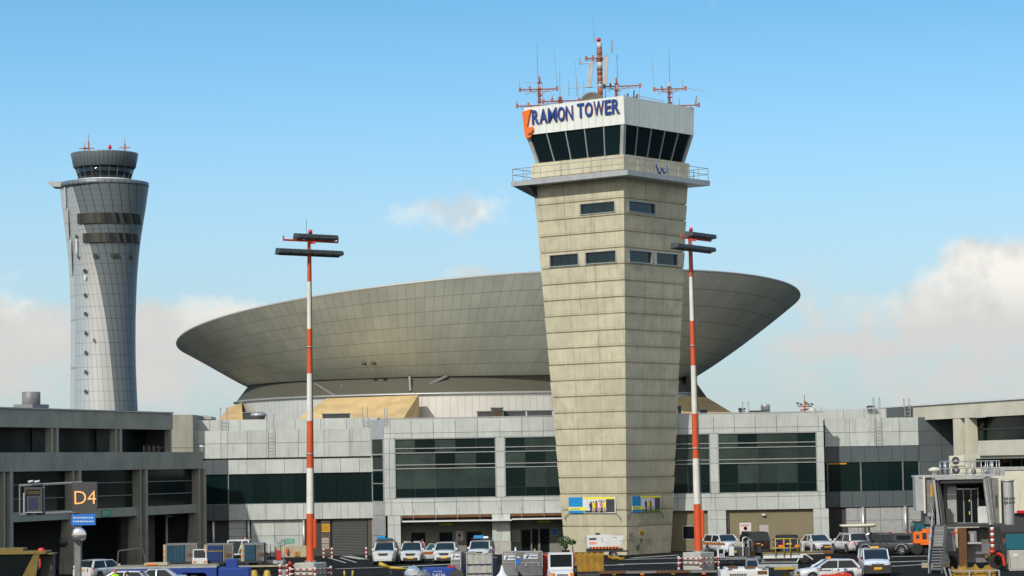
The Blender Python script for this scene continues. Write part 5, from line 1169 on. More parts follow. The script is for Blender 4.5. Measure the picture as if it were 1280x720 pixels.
A_ = 56; K1 = 1.66; heads(t, cx, zA, zB, A_, (-.75 * K1, 1.9 * K1), (-1.4 * K1, 1.85 * K1), 1)
head_row(t, cx, zA, A_, [x * K1 for x in (.06, .62, 1.18, 1.74)], .86); head_row(t, cx, zB, A_, [x * K1 for x in (-1.2, -.62, -.06, .52, 1.08, 1.66)], .88)
# concrete feet and striped barriers
def barrier(label, base, rot, ext=2.15, skip=()):
    t = thing('striped_barrier', label, 'barrier', (base.x, base.y, 0), rot, 'striped barriers round the mast feet')
    for i, (x, y) in enumerate(((-ext, -ext), (ext, -ext), (ext, ext), (-ext, ext))):
        q = MB()
        for k_ in range(5): q.cm = k_ % 2; q.tube((x, y, k_ * .2), (x, y, (k_ + 1) * .2), .085, n=10)
        q.build('post', ['mastw', 'dred'], t)
    P4 = [(-ext, -ext), (ext, -ext), (ext, ext), (-ext, ext)]
    for i in range(4):
        a, b = P4[i], P4[(i + 1) % 4]
        for z in (.54, .86):
            q = MB(); n = 8
            for k_ in range(n):
                q.cm = k_ % 2; f0, f1 = k_ / n, (k_ + 1) / n
                q.tube((a[0] + (b[0] - a[0]) * f0, a[1] + (b[1] - a[1]) * f0, z), (a[0] + (b[0] - a[0]) * f1, a[1] + (b[1] - a[1]) * f1, z), .05, n=6)
            q.build('rail', ['mastw', 'dred'], t)
    return t
barrier('red and white barrier around the left mast base', base, -28, 1.04)
barrier('red and white barrier around the base of the mast beside the tower', base2, -43, 1.04)
# ================================================================== APRON EQUIPMENT
def fr_at(px, py, rot=0):                      # a standing frame whose origin is the ground point seen at (px,py)
    p = gnd(px, py); return Fr(p.x, p.y, rot)
def wheels(t, pts, r=.28, wd=.2, m='lgrmet'):
    for x, y in pts: wheel(t, x, y, r, wd, m)
def rail_loop(q, pts, r=.03): q.path(pts, r, 6)

# --- baggage carts with curtains (local x along, y inward)
def bag_cart(label, px, py, rot, L, h, cur, endm='gcurt', lights=True, deck=.62, W_=1.5):
    F = fr_at(px, py, rot); t = F.thing('baggage_cart', label, 'baggage cart', 'curtained baggage carts')
    q = MB(); q.box(-L / 2, L / 2, -.0, W_, deck - .12, deck); q.build('deck', 'dkmet', t)
    q = MB()
    for x in (-L / 2, L / 2 - .06):
        for y in (0, W_ - .06): q.box(x, x + .06, y, y + .06, deck, h)
    q.box(-L / 2, L / 2, 0, .06, h - .06, h); q.box(-L / 2, L / 2, W_ - .06, W_, h - .06, h); q.build('frame', 'galv', t)
    q = MB(); q.rbox(-L / 2 - .03, L / 2 + .03, -.03, W_ + .03, h, h + .06, .02); q.build('roof', 'grmet', t)
    xm = -L / 2 + L * .60
    def fold(x0, x1, y, z0, z1, n=10):
        q = MB(); xs = lin(x0, x1, n); rg = []
        for z in lin(z0, z1, 4): rg.append([(x, y - .03 * (i % 2) - random.uniform(0, .015), z) for i, x in enumerate(xs)] + [(x, y + .02, z) for x in xs[::-1]])
        q.loft(rg, True, True); return q
    fold(-L / 2 + .07, xm, -.015, deck + .01, h - .07).build('curtain', cur, t); fold(xm + .05, L / 2 - .07, -.015, deck + .01, h - .07).build('end_curtain', endm, t)
    q = MB(); q.box(-L / 2 + .05, L / 2 - .05, W_ - .1, W_ - .05, deck, h - .06); q.box(L / 2 - .05, L / 2 - .02, .07, W_ - .07, deck, h - .06); q.build('back_panel', 'gcurt', t)
    q = MB(); q.box(-L / 2 - .02, -L / 2 + .0, .05, W_ - .05, deck, h - .05); q.build('end_panel', 'lgrmet', t)
    q = MB(); q.box(-L / 2 - .20, -L / 2 - .02, -.03, .12, deck, h); q.build('luggage_edge', 'beige', t)
    if lights:
        for z in (deck + .35, deck + .8): q = MB(); q.rbox(-L / 2 - .19, -L / 2 - .05, -.06, -.03, z, z + .14, .01); q.build('reflector', 'lampo', t)
        q = MB(); q.rbox(xm + .25, xm + .7, -.075, -.05, deck + .4, deck + .65, .01); q.build('red_patch', 'brown', t)
    wheels(t, [(-L * .33, .1), (L * .33, .1), (-L * .33, W_ - .1), (L * .33, W_ - .1)], .24)
    q = MB(); q.tube((L / 2, W_ / 2, .45), (L / 2 + .9, W_ / 2, .3), .03); q.build('tow_bar', 'dkmet', t); return t
bag_cart('baggage cart with teal curtain and grey end, leftmost of three', 227, 712, 2, 2.5, 2.02, 'curt')
c = bag_cart('baggage cart with bright royal blue curtain, middle of three', 275, 712, 3, 2.1, 2.0, 'curtb')
q = MB(); q.box(-.9, .2, -.075, -.05, 1.45, 1.5); q.box(.28, .33, -.08, -.05, .65, 1.9); q.build('yellow_strap', 'yellow', c)
bag_cart('baggage cart with dark teal curtain, rightmost of three beside the white truck', 317, 711, -2, 1.6, 1.98, 'curt')
# white truck/tug between the carts
F = fr_at(297, 710, -4); t = F.thing('white_truck', 'white service truck with upright windscreen between two curtained carts', 'truck')
q = MB(); q.rbox(-.95, .95, 0, 3.2, .45, 1.15, .06); q.build('body', 'white', t)
q = MB(); q.hexa([(-.9, .15, 1.15), (.9, .15, 1.15), (.9, 1.7, 1.15), (-.9, 1.7, 1.15)], [(-.82, .45, 2.15), (.82, .45, 2.15), (.82, 1.6, 2.15), (-.82, 1.6, 2.15)]); q.build('cab', 'carglass', t)
q = MB(); q.path([(-.92, .13, 1.15), (-.84, .42, 2.18), (.84, .42, 2.18), (.92, .13, 1.15)], .06); q.tube((.05, .13, 1.15), (.35, .42, 2.15), .05); q.rbox(-.86, .86, .4, 1.7, 2.15, 2.24, .03); q.build('cab_frame', 'white', t)
q = MB(); q.rbox(-.95, .95, -.12, .02, .42, .72, .04); q.build('bumper', 'white', t); q = MB(); q.box(-.5, .5, -.02, .01, .8, .98); q.build('grille', 'plast', t); q = MB(); q.box(-.26, .26, -.14, -.12, .5, .62); q.build('number_plate', 'plate', t)
for x in (-.7, .7): q = MB(); q.rbox(x - .13, x + .13, -.03, .01, .78, .98, .02); q.build('headlight', 'lampw', t)
q = MB(); q.lathe([(.07, 0), (.07, .16)], (.5, .9, 2.24), 8); q.build('beacon', 'lampo', t)
wheels(t, [(-.85, .6), (.85, .6), (-.85, 2.6), (.85, 2.6)], .38)
# small white tug at 250
F = fr_at(250, 713, 8); t = F.thing('small_tug', 'small white towing tractor between the left and middle baggage carts', 'tow tractor')
q = MB(); q.rbox(-.6, .6, 0, 2.4, .35, .95, .05); q.build('body', 'white', t); q = MB(); q.path([(-.5, .7, .95), (-.5, .8, 1.6), (.5, .8, 1.6), (.5, .7, .95)], .05); q.build('roll_bar', 'white', t)
q = MB(); q.poly([(-.47, .72, .98), (.47, .72, .98), (.47, .8, 1.56), (-.47, .8, 1.56)]); q.build('windscreen', 'carglass', t)
for x in (-.4, .4): q = MB(); q.rbox(x - .1, x + .1, -.03, 0, .6, .75, .02); q.build('headlight', 'lampo', t)
wheels(t, [(-.55, .5), (.55, .5), (-.55, 1.9), (.55, 1.9)], .28)
# electric cart with passengers
F = fr_at(337, 710, -8); t = F.thing('electric_cart', 'open electric cart with a flat pale roof, beside the rightmost baggage cart', 'electric cart')
q = MB(); q.rbox(-1.1, 1.1, 0, 1.2, .3, .6, .05); q.rbox(-1.0, -.45, 0.05, 1.15, .6, .8, .04); q.build('body', 'lgrmet', t); q = MB(); q.rbox(-1.1, 1.05, -.05, 1.25, 1.82, 1.88, .02); q.build('roof', 'lgrmet', t)
for x in (-1.05, -.2, .9): q = MB(); q.tube((x, .05, .5), (x, .05, 1.82), .03); q.tube((x, 1.15, .5), (x, 1.15, 1.82), .03); q.build('post', 'dkmet', t)
q = MB(); q.rbox(.55, .98, -.02, .05, .6, 1.4, .02); q.build('red_panel', 'dred', t)
wheels(t, [(-.75, .1), (.75, .1), (-.75, 1.1), (.75, 1.1)], .22)
pp = F.m @ Vector((-.5, .4, .62)); person('person in white shirt seated in the open electric cart', tuple(pp), 5, 1.7, 'cloth', 'navy', None, True)
# --- blue flatbed trailer with roller deck
F = fr_at(215, 736, 2); t = F.thing('blue_trailer', 'long blue flatbed loader with pale roller deck in the left foreground', 'flatbed trailer')
q = MB(); q.box(-3.9, 3.0, 0, 2.4, 1.38, 1.52); q.build('deck', 'lgrmet', t)
q = MB()
for i in range(44): x = -3.8 + i * .155; q.tube((x, -.03, 1.53), (x, 2.3, 1.53), .045, n=6)
q.build('roller_bed', 'beige', t)
q = MB(); q.prism([(-3.9, .55), (-3.9, 1.37), (3.0, 1.37), (3.0, .55), (2.6, .55), (2.2, 1.05), (.7, 1.05), (.3, .55)][::-1], -.06, .15); q.build('side_skirt', 'blue', t)
q = MB(); q.prism([(-3.9, .55), (-3.9, 1.37), (3.0, 1.37), (3.0, .55)][::-1], 2.2, 2.38); q.build('side_skirt', 'blue', t)
q = MB(); q.rbox(3.05, 5.2, .1, 2.2, .75, 1.32, .06); q.build('front_platform', 'blue', t)
q = MB(); q.rbox(3.6, 4.4, .2, 1.2, 1.32, 1.9, .05); q.build('control_box', 'blue', t)
wheels(t, [(1.45, .2), (1.45, 2.1), (-2.9, .2), (-2.9, 2.1), (4.4, .3), (4.4, 2.0)], .46, .3)
q = MB(); q.path([(-3.7, .3, 1.6), (-3.6, .3, 2.6), (-2.0, .3, 2.75), (-1.7, .3, 1.6)], .05); q.tube((-2.2, .3, 2.75), (-2.0, .3, 3.0), .04); q.build('guard_frame', 'brick', t)
q = MB(); q.rbox(-1.9, -.3, .2, 1.4, 1.58, 1.75, .04); q.build('pallet', 'beige', t); q = MB(); q.rbox(-1.7, -1.0, .1, .2, 1.6, 1.7, .02); q.build('amber_rail', 'orange', t)
# blue tug next to it
F = fr_at(289, 730, 0); t = F.thing('blue_dolly', 'small blue dolly right of the long blue flatbed', 'dolly')
q = MB(); q.rbox(-1.1, 1.1, 0, 1.6, .5, .95, .06); q.build('body', 'blue', t); q = MB(); q.lathe([(.5, 0), (.5, .1)], (0, -.05, .5), 18, 'Y'); q.build('wheel_guard', 'dkmet', t); wheels(t, [(-.7, .1), (.7, .1), (-.7, 1.5), (.7, 1.5)], .3)
# flat dark dolly under right-hand cart
F = fr_at(335, 716, -1); t = F.thing('flat_dolly', 'low dark dolly with pale deck edge below the rightmost baggage cart', 'dolly')
q = MB(); q.box(-3.2, 2.2, 0, 1.6, .42, .55); q.build('deck', 'dkmet', t); q = MB(); q.box(-3.2, 2.2, -.06, -.0, .46, .57); q.build('edge', 'beige', t); wheels(t, [(-2.2, .1), (1.4, .1), (-2.2, 1.5), (1.4, 1.5)], .2)
for i, px in enumerate((318, 334)):
    F = fr_at(px, 729, 0); t = F.thing('yellow_chock', ('yellow rounded marker at the bottom edge nearer the blue dolly', 'yellow rounded marker at the bottom edge nearer the striped bollards')[i], 'marker', 'yellow markers')
    q = MB(); q.lathe([(.32, 0), (.30, .06), (.24, .3), (.20, .5), (.08, .56)], (0, 0, 0.35), 12); q.box(-.35, .35, -.35, .35, 0, .36); q.build('marker', 'yellow', t)
F = fr_at(436, 731, 0); t = F.thing('yellow_chock', 'yellow two-pronged stand at the bottom edge right of the left mast', 'marker', 'yellow markers')
q = MB(); q.box(-.35, .35, -.1, .1, 0, .5); q.tube((-.27, 0, .5), (-.3, 0, .95), .07); q.tube((.25, 0, .5), (.28, 0, .95), .07); q.build('stand', 'yellow', t)
# --- bollards
def bollard(label, px, py, h, r=.09, m=('mastw', 'dred')):
    F = fr_at(px, py); t = F.thing('bollard', label, 'bollard', 'red and white bollards'); q = MB()
    for i in range(5): q.cm = i % 2; q.tube((0, 0, h * i / 5), (0, 0, h * (i + 1) / 5), r, n=10)
    q.build('post', list(m), t); return t
bollard('slim striped bollard left of the dark roller door, nearer the mast', 404.7, 697.5, .82); bollard('slim striped bollard at the left jamb of the dark roller door', 415, 697.5, .90); bollard('slim striped bollard at the right jamb of the dark roller door', 458, 697, .90)
bollard('stout striped bollard left of the green sign post', 350.3, 722, .98, .12); bollard('stout striped bollard between the green sign post and red hydrant', 359, 721.5, .95, .10)
F = fr_at(362.5, 722); t = F.thing('hydrant', 'red fire hydrant standing beside the striped bollards', 'fire hydrant')
q = MB(); q.lathe([(.12, 0), (.12, .9), (.16, .92), (.16, 1.05), (.06, 1.2)], (0, 0, 0), 12); q.tube((-.25, 0, .85), (.25, 0, .85), .07); q.tube((0, -.22, .7), (0, 0, .7), .08); q.build('body', 'dred', t)
F = fr_at(354.6, 720); t = F.thing('sign_post', 'thin grey post carrying a green arrow sign', 'sign post')
q = MB(); q.tube((0, 0, 0), (0, 0, FR.z(354.5, 672) if False else 2.75), .035); q.rbox(-.25, .2, -.15, .15, 0, .45, .03); q.build('post', 'galv', t)
FB = Fr(0, 231.2)
plate_on(FB, 'arrow_sign', 'green arrow-shaped sign on the pale panels near the left mast', 'sign', 356, 673.5, 368, 679.5, 0, 'green', mark='lines', mm='white')
a, b, c_, e = FB.rect(344.5, 687.5, 384, 700, 0); t = thing('low_wall', 'low beige wall at the foot of the pale panels by the left mast', 'wall', (a, 230.6, 0)); q = MB(); q.rbox(0, b - a, 0, .3, 0, 1.0, .03); q.build('wall', 'beige', t)
F = Fr(0, 230.4); a, b, c_, e = F.rect(357.5, 689, 360.8, 697, 0); t = thing('fire_extinguisher', 'red fire extinguisher hanging on the low beige wall', 'fire extinguisher', ((a + b) / 2, 230.45, .25))
q = MB(); q.lathe([(.09, 0), (.1, .05), (.1, .45), (.03, .55), (.03, .62)], (0, 0, 0), 10); q.tube((0, 0, .55), (.13, -.03, .3), .02, n=5); q.build('cylinder', 'red', t)
plate_on(Fr(0, 230.55), 'warning_sign', 'yellow square sign with red disc on the low beige wall', 'sign', 368, 689, 374.5, 695, 0, 'yellow', mark='ban', mm='red')
plate_on(Fr(0, 231.9), 'height_sign', 'orange sign high on the pillar left of the dark roller door', 'sign', 402.5, 655, 412.5, 665, 0, 'amber', mark='lines', mm='brown')
plate_on(Fr(0, 231.9), 'notice_sign', 'upper of two pale notices on the pillar by the dark roller door', 'sign', 402.5, 672.5, 411, 679, 0, 'block', 'pale notices by the roller door', mark='lines', mm='dred')
plate_on(Fr(0, 231.9), 'notice_sign', 'lower of two pale notices on the pillar by the dark roller door', 'sign', 402.5, 680, 411, 686, 0, 'block', 'pale notices by the roller door', mark='lines', mm='dred')
FG = Fr(0, 229 + 1.6); FO = Fr(0, 229.35); GN = 'no-entry notices on the ground floor walls'
plate_on(FG, 'prohibition_sign', 'white prohibition notice with red ring between dark doors behind the white cars', 'sign', 570, 664, 579, 675.5, 0, 'white', GN, mark='ban', mm='dred')
plate_on(FO, 'prohibition_sign', 'large white prohibition notice with red ring on the beige-brown wall', 'sign', 924.5, 653.5, 939, 668, 0, 'white', GN, mark='ban', mm='dred')
plate_on(FG, 'notice_board', 'grey notice board right of the white pillar at the ground floor', 'notice board', 640, 662, 650, 677, 0, 'block', mark='lines', mm='grmet')
plate_on(FG, 'blue_sign', 'blue square sign right of the open doorway next to the tower', 'sign', 689.5, 660, 697.5, 669.5, 0, 'signblue', mark='lines', mm='bannerblue', rim='lgrmet')
# door leaf by the entrance
a, b, c_, e = FG.rect(660, 661, 667, 690, -.5)
# yellow caution stand, small post
F = fr_at(668.5, 697); t = F.thing('caution_stand', 'small yellow caution stand before the ground floor doorway', 'caution sign'); q = MB(); q.prism([(-.2, 0), (.2, 0), (.06, .75), (-.06, .75)][::-1], -.1, .1); q.build('stand', 'yellow', t); q = MB(); q.box(-.08, .08, -.115, -.101, .3, .5); q.build('patch', 'white', t)
F = fr_at(644.5, 697); t = F.thing('short_post', 'short pale post at the foot of the white pillar', 'post'); q = MB(); q.tube((0, 0, 0), (0, 0, .9), .1, n=10); q.build('post', 'alu', t)
# plant in a pot
F = fr_at(707.5, 701); t = F.thing('potted_shrub', 'bushy green shrub in a pot against the foot of the concrete tower', 'shrub')
q = MB(); q.lathe([(.22, 0), (.34, .5), (.36, .52), (.30, .52)], (0, 0, .35), 14); q.box(-.4, .4, -.4, .4, 0, .35); q.build('pot', 'brown', t)
q = MB(); q.tube((0, 0, .8), (.05, 0, 1.4), .05, .03); q.tube((.0, 0, 1.1), (-.3, 0, 1.6), .03); q.tube((0, 0, 1.1), (.35, 0, 1.6), .03); q.build('stem', 'brown', t)
q = MB()
for i in range(520):
    cx, cz, rr = random.choice(((-.35, 1.6, .32), (.1, 1.75, .36), (.45, 1.55, .28), (-.05, 1.35, .3), (.0, 1.15, .2), (.7, 1.5, .15)))
    v = Vector((random.gauss(0, 1), random.gauss(0, 1), random.gauss(0, 1))).normalized() * rr * random.uniform(.5, 1.1); p = Vector((cx, 0, cz)) + v
    a = Vector((random.gauss(0, 1), random.gauss(0, 1), random.gauss(0, 1))).normalized() * .09; b2 = a.orthogonal().normalized() * .045
    q.poly([tuple(p - a), tuple(p + b2), tuple(p + a), tuple(p - b2)])
q.build('foliage', 'leaf', t)
# --- ground power unit on trailer
F = fr_at(757, 698, 3); t = F.thing('ground_power_unit', 'white towable generator with black and orange chevron strip at the foot of the tower', 'ground power unit')
q = MB(); q.prism([(-1.55, .98), (-1.52, 1.9), (-.3, 1.98), (.3, 1.98), (.35, 1.88), (1.62, 1.86), (1.22, .98)][::-1], 0, 1.5); q.build('housing', 'white', t)
q = MB(); q.rbox(-.75, -.4, .3, .8, 1.95, 2.12, .04); q.build('exhaust', 'plast', t)
for c2 in range(2):
    q = MB(); n = 18
    for i in range(n):
        if i % 2 == c2: x = -1.35 + 2.5 * i / n; q.hexa([(x, -.03, .80), (x + .14, -.03, .80), (x + .14, 0, .80), (x, 0, .80)], [(x + .08, -.03, .97), (x + .22, -.03, .97), (x + .22, 0, .97), (x + .08, 0, .97)])
    q.build('chevron_strip', ('plast', 'orange')[c2], t)
q = MB(); q.box(-1.5, 1.5, .05, 1.45, .55, .79); q.box(.9, 2.0, .5, .9, .5, .62); q.build('chassis', 'plast', t)
q = MB(); q.box(-1.35, -.75, -.012, -.0, 1.55, 1.72); q.build('panel_text', 'dkmet', t); q = MB(); q.box(-1.35, -.7, -.012, 0, 1.3, 1.36); q.box(-1.35, -.8, -.012, 0, 1.2, 1.26); q.build('panel_text', 'orange', t)
q = MB(); q.box(-.35, -.2, -.012, 0, 1.6, 1.68); q.box(-.3, -.15, -.012, 0, 1.4, 1.46); q.box(.7, .95, -.012, 0, 1.7, 1.75); q.box(1.2, 1.35, -.012, 0, 1.4, 1.46); q.build('latch', 'grmet', t)
wheels(t, [(.7, .0), (.7, 1.5), (-.9, .1), (-.9, 1.4)], .3, .2, 'white')
# --- unit load devices and carts in the middle foreground
def logo(t, x, z, w_, h_, y=-.03):
    q = MB(); q.box(x, x + w_, y - .01, y, z, z + h_); q.build('label', 'white', t); q = MB(); q.hexa([(x + w_ * .12, y - .03, z + h_ * .15), (x + w_ * .26, y - .03, z + h_ * .15), (x + w_ * .26, y - .012, z + h_ * .15), (x + w_ * .12, y - .012, z + h_ * .15)], [(x + w_ * .28, y - .03, z + h_ * .85), (x + w_ * .42, y - .03, z + h_ * .85), (x + w_ * .42, y - .012, z + h_ * .85), (x + w_ * .28, y - .012, z + h_ * .85)])
    xx = x + w_ * .48
    while xx < x + w_ * .88: q.box(xx, xx + w_ * .07, y - .03, y - .012, z + h_ * .38, z + h_ * .62); xx += w_ * .095
    q.build('logo', 'letter', t)
def uld(label, px, py, rot, w_, h_, dp, cut, z0=.55, m='uld'):
    F = fr_at(px, py, rot); t = F.thing('cargo_container', label, 'cargo container', 'grey aluminium cargo containers')
    q = MB(); zc = z0 + .55
    pts = [(-w_ / 2 + cut[0], z0), (-w_ / 2, zc if cut[0] else z0), (-w_ / 2, z0 + h_), (w_ / 2, z0 + h_), (w_ / 2, zc if cut[1] else z0), (w_ / 2 - cut[1], z0)]
    pts = [p for i, p in enumerate(pts) if i == 0 or p != pts[i - 1]]
    q.prism(pts[::-1], 0, dp); q.build('shell', m, t)
    q = MB()
    for x in (-w_ / 2, w_ / 2 - .05): q.box(x, x + .05, -.03, 0, zc, z0 + h_)
    q.box(-w_ / 2, w_ / 2, -.031, 0, z0 + h_ - .05, z0 + h_ + .01); q.box(-w_ / 2 + .05, w_ / 2 - .05, -.03, 0, z0 + h_ * .52, z0 + h_ * .52 + .04); q.build('edge_frame', 'alu', t)
    return t, F
c, F = uld('grey cargo container with dark front and white label, left of the wide one', 638, 729, -3, 1.05, 1.62, 1.5, (0, 0), .5, 'grmet'); logo(c, -.42, 1.55, .78, .32); q = MB(); q.box(-.42, .36, -.04, -.0, 1.92, 2.02); q.build('name_plate', 'lgrmet', c)
c, F = uld('wide grey cargo container with cut corner and white label beside the red bin', 661.5, 729, 4, 1.85, 1.62, 1.5, (.5, 0), .5); logo(c, -.35, 1.62, .95, .3); q = MB(); q.box(-.3, .72, -.04, -.0, 1.96, 2.04); q.build('name_plate', 'lgrmet', c)
q = MB(); q.box(-.85, -.6, -.04, 0, 1.25, 1.65); q.build('blue_label', 'signblue', c); q = MB(); q.box(-.8, -.62, -.04, 0, 1.7, 1.8); q.build('tag', 'white', c)
for x in (-.25, .6): q = MB(); q.rbox(x, x + .12, -.06, 0, 1.15, 1.3, .02); q.build('latch', 'lgrmet', c)
c, F = uld('tall narrow dark cargo container end with white logo label, left in the middle foreground', 570.5, 732, -12, .7, 1.6, 1.4, (0, 0), .62, 'grmet'); logo(c, -.3, 1.72, .58, .4)
c, F = uld('grey scuffed cargo container with slanted base behind the canvas cart', 583, 731, 6, 1.35, 1.55, 1.5, (.45, 0), .62); q = MB(); q.lathe([(.001, -.02), (.2, -.01), (.2, .0)], (-.05, -.0, 1.05), 14, 'Y'); q.build('blue_sticker', 'signblue', c); q = MB(); q.box(-.5, -.1, -.03, 0, 1.85, 2.0); q.build('tag', 'white', c)
# canvas cart
F = fr_at(599.5, 733, 0); t = F.thing('canvas_cart', 'tall cart with pale canvas front crossed by two blue straps', 'baggage cart')
q = MB(); xs = lin(-.78, .78, 14); rg = [[(x, -.02 - .03 * math.sin(i * 1.7 + z * 2), z) for i, x in enumerate(xs)] + [(x, .04, z) for x in xs[::-1]] for z in lin(.6, 2.12, 6)]; q.loft(rg, True, True); q.build('canvas', 'canv', t)
for z in (1.42, .82): q = MB(); q.box(-.82, .82, -.09, -.065, z, z + .06); q.build('strap', 'navy', t)
q = MB()
for x in (-.86, .80): q.box(x, x + .06, -.05, .03, .4, 2.15); q.box(x, x + .06, 1.3, 1.38, .4, 2.15)
q.box(-.86, .86, .03, 1.3, .45, .58); q.box(-.86, .86, -.05, .03, 2.12, 2.17); q.build('frame', 'canv', t); q = MB(); q.box(-.8, .8, .05, 1.34, .6, 2.08); q.build('load', 'gcurt', t)
wheels(t, [(-.6, .1), (.6, .1), (-.6, 1.2), (.6, 1.2)], .24)
F = fr_at(618, 729, 0); t = F.thing('blue_box', 'narrow dark blue box beside the canvas cart', 'box'); q = MB(); q.rbox(-.35, .2, .1, 1.2, 0, 1.72, .03); q.build('box', 'dblue', t)
# white cloth cone
F = fr_at(628, 737, 0); t = F.thing('covered_cone', 'white cloth peaked cover like a small tent, before the grey containers', 'covered cone')
q = MB(); q.smooth = True; n = 16
rg = []
for r_, z in ((.5, .4), (.46, .62), (.44, .75), (.2, 1.0), (.12, 1.2), (.07, 1.42), (.01, 1.5)): rg.append([((r_ * (1 + .13 * math.sin(i * 3.1)) * math.cos(2 * math.pi * i / n)), .7 + r_ * .8 * math.sin(2 * math.pi * i / n), z + .05 * math.sin(i * 2.3)) for i in range(n)])
q.loft(rg, True, True); q.build('cover', 'cloth', t); q = MB(); q.box(-.3, .3, .4, 1.0, 0, .5); q.build('base', 'dkmet', t)
# red bin
F = fr_at(685, 727, 0); t = F.thing('red_container', 'bright red steel container behind the white tug', 'container')
q = MB(); q.rbox(-.45, 2.0, .0, 1.6, .3, 1.75, .03); q.build('shell', 'dred', t); q = MB(); q.box(-.47, 2.02, -.04, 1.62, 1.751, 1.83)
q.build('rim', 'red', t); q = MB(); [q.box(x, x + .07, -.05, -.0, .3, 1.7) for x in (-.35, .2, .8, 1.4, 1.85)]; q.build('rib', 'dred', t)
# white tug with windshield
F = fr_at(703, 735, 2); t = F.thing('white_tug', 'boxy white towing tractor facing the camera with large framed windscreen', 'tow tractor')
q = MB(); q.hexa([(-.85, -.1, .45), (.85, -.1, .45), (.85, 3, .45), (-.85, 3, .45)], [(-.72, -.0, .98), (.72, -.0, .98), (.80, 3, 1.1), (-.80, 3, 1.1)]); q.build('body', 'white', t)
q = MB(); q.hexa([(-.74, -.0, .985), (.74, 0, .985), (.78, 1.1, 1.1), (-.78, 1.1, 1.1)], [(-.6, .15, 1.06), (.6, .15, 1.06), (.72, 1.1, 1.2), (-.72, 1.1, 1.2)]); q.build('hood', 'white', t)
q = MB()
for r_ in ((-.78, -.70, 1.15, 2.2), (.70, .78, 1.15, 2.2), (-.70, .70, 2.1, 2.2), (-.70, .70, 1.15, 1.30)): q.box(r_[0], r_[1], 1.1, 1.2, r_[2], r_[3])
q.rbox(-.78, .78, 1.2, 2.6, 2.12, 2.2, .02); q.box(-.78, -.7, 2.5, 2.6, 1.1, 2.12); q.box(.7, .78, 2.5, 2.6, 1.1, 2.12); q.build('cab_frame', 'white', t)
q = MB(); q.box(-.7, .7, 1.13, 1.15, 1.30, 2.10); q.build('windscreen', 'carglass', t)
for x in (-.62, .62): q = MB(); q.rbox(x - .13, x + .13, -.14, -.06, .78, .98, .03); q.build('headlight', 'lampo', t)
q = MB(); q.rbox(-.9, .9, -.22, -.1, .38, .6, .03); q.build('bumper', 'grmet', t); q = MB(); q.box(-.35, .35, -.11, -.08, .65, .9); q.build('grille', 'grmet', t)
q = MB(); q.lathe([(.36, -.1), (.36, .1)], (.95, 1.6, 1.0), 14, 'X'); q.tube((.8, 1.1, 1.4), (.95, 1.0, 1.9), .03); q.build('side_hose', 'plast', t)
wheels(t, [(-.78, .5), (.78, .5), (-.78, 2.4), (.78, 2.4)], .36)
# mustard tarp cart
F = fr_at(737, 729, 0); t = F.thing('tarp_cart', 'cargo cart under a weathered mustard yellow tarpaulin right of the white tug', 'baggage cart')
q = MB(); xs = lin(-.95, .98, 16); rg = []
for z in lin(.78, 2.02, 7): rg.append([(x * (1 + .012 * math.sin(z * 6 + i)), -.05 - .05 * math.sin(i * 1.9 + z * 1.3) - .04 * (2.02 - z), z) for i, x in enumerate(xs)] + [(x, 1.5 + .04 * math.sin(i * 2.1), z) for i, x in list(enumerate(xs))[::-1]])
q.smooth = True; q.loft(rg, False, False); q.smooth = False; q.F(list(range(len(q.v) - 32, len(q.v)))); q.build('tarpaulin', 'tarp', t)
q = MB(); q.box(-1, 1.05, 0, 1.45, .48, .66); q.tube((-1.05, 0, .4), (-1.08, 0, 2.5), .04); q.build('frame', 'dkmet', t); q = MB(); q.tube((-1.0, -.06, 2.04), (1.0, -.06, 2.04), .03); q.build('top_rod', 'dyellow', t)
wheels(t, [(-.7, .1), (.7, .1), (-.7, 1.3), (.7, 1.3)], .24)
# string of low pallet dollies
for i, (px, w_) in enumerate(((768, 1.75), (803, 1.85), (842, 1.95), (880, 1.5))):
    F = fr_at(px, 737 - i * .4, 0); lab = ['low rusty pallet dolly, first in the line right of the mustard tarp', 'low rusty pallet dolly, second in the line right of the mustard tarp', 'low rusty pallet dolly below the right mast barrier, third in the line', 'low pallet dolly at the end of the line beside the white loader'][i]
    t = F.thing('pallet_dolly', lab, 'dolly', 'string of low pallet dollies')
    q = MB(); q.box(-w_ / 2 * 1.1, w_ / 2 * 1.1, 0, 1.7, 1.0 - .02, 1.08); q.build('deck', 'dkmet', t)
    q = MB(); [q.tube((x, -.03, 1.1), (x, 1.6, 1.1), .045, n=5) for x in lin(-w_ / 2, w_ / 2, 9)]; q.build('roller_bed', 'brown', t)
    q = MB(); q.box(-w_ / 2 * 1.1, w_ / 2 * 1.1, -.07, -.01, 1.0, 1.14); q.build('edge_rail', 'grmet' if i % 2 else 'brown', t)
    q = MB(); q.rbox(-.12, .12, -.12, -.075, .90, 1.0, .02); q.build('reflector', 'orange' if i % 2 else 'dyellow', t)
    q = MB(); q.box(-w_ / 2, w_ / 2, .3, 1.3, .5, .98); q.build('chassis', 'dkmet', t)
    wheels(t, [(-w_ * .33, .15), (w_ * .33, .15), (-w_ * .33, 1.4), (w_ * .33, 1.4)], .34)
F = fr_at(770, 722, -18); t = F.thing('yellow_strap_bundle', 'bundle of crumpled yellow netting lying on the dolly beside the tarp', 'netting')
q = MB(); q.smooth = True
rg = [[(x, .3 + (.16 + .06 * math.sin(x * 9)) * math.cos(a), 1.33 - .12 * x + (.13 + .06 * math.sin(x * 11 + a)) * math.sin(a)) for a in [i * math.pi / 4 for i in range(8)]] for x in lin(-.6, .55, 10)]
q.loft(rg, True, True); q.build('bundle', 'tarp', t)
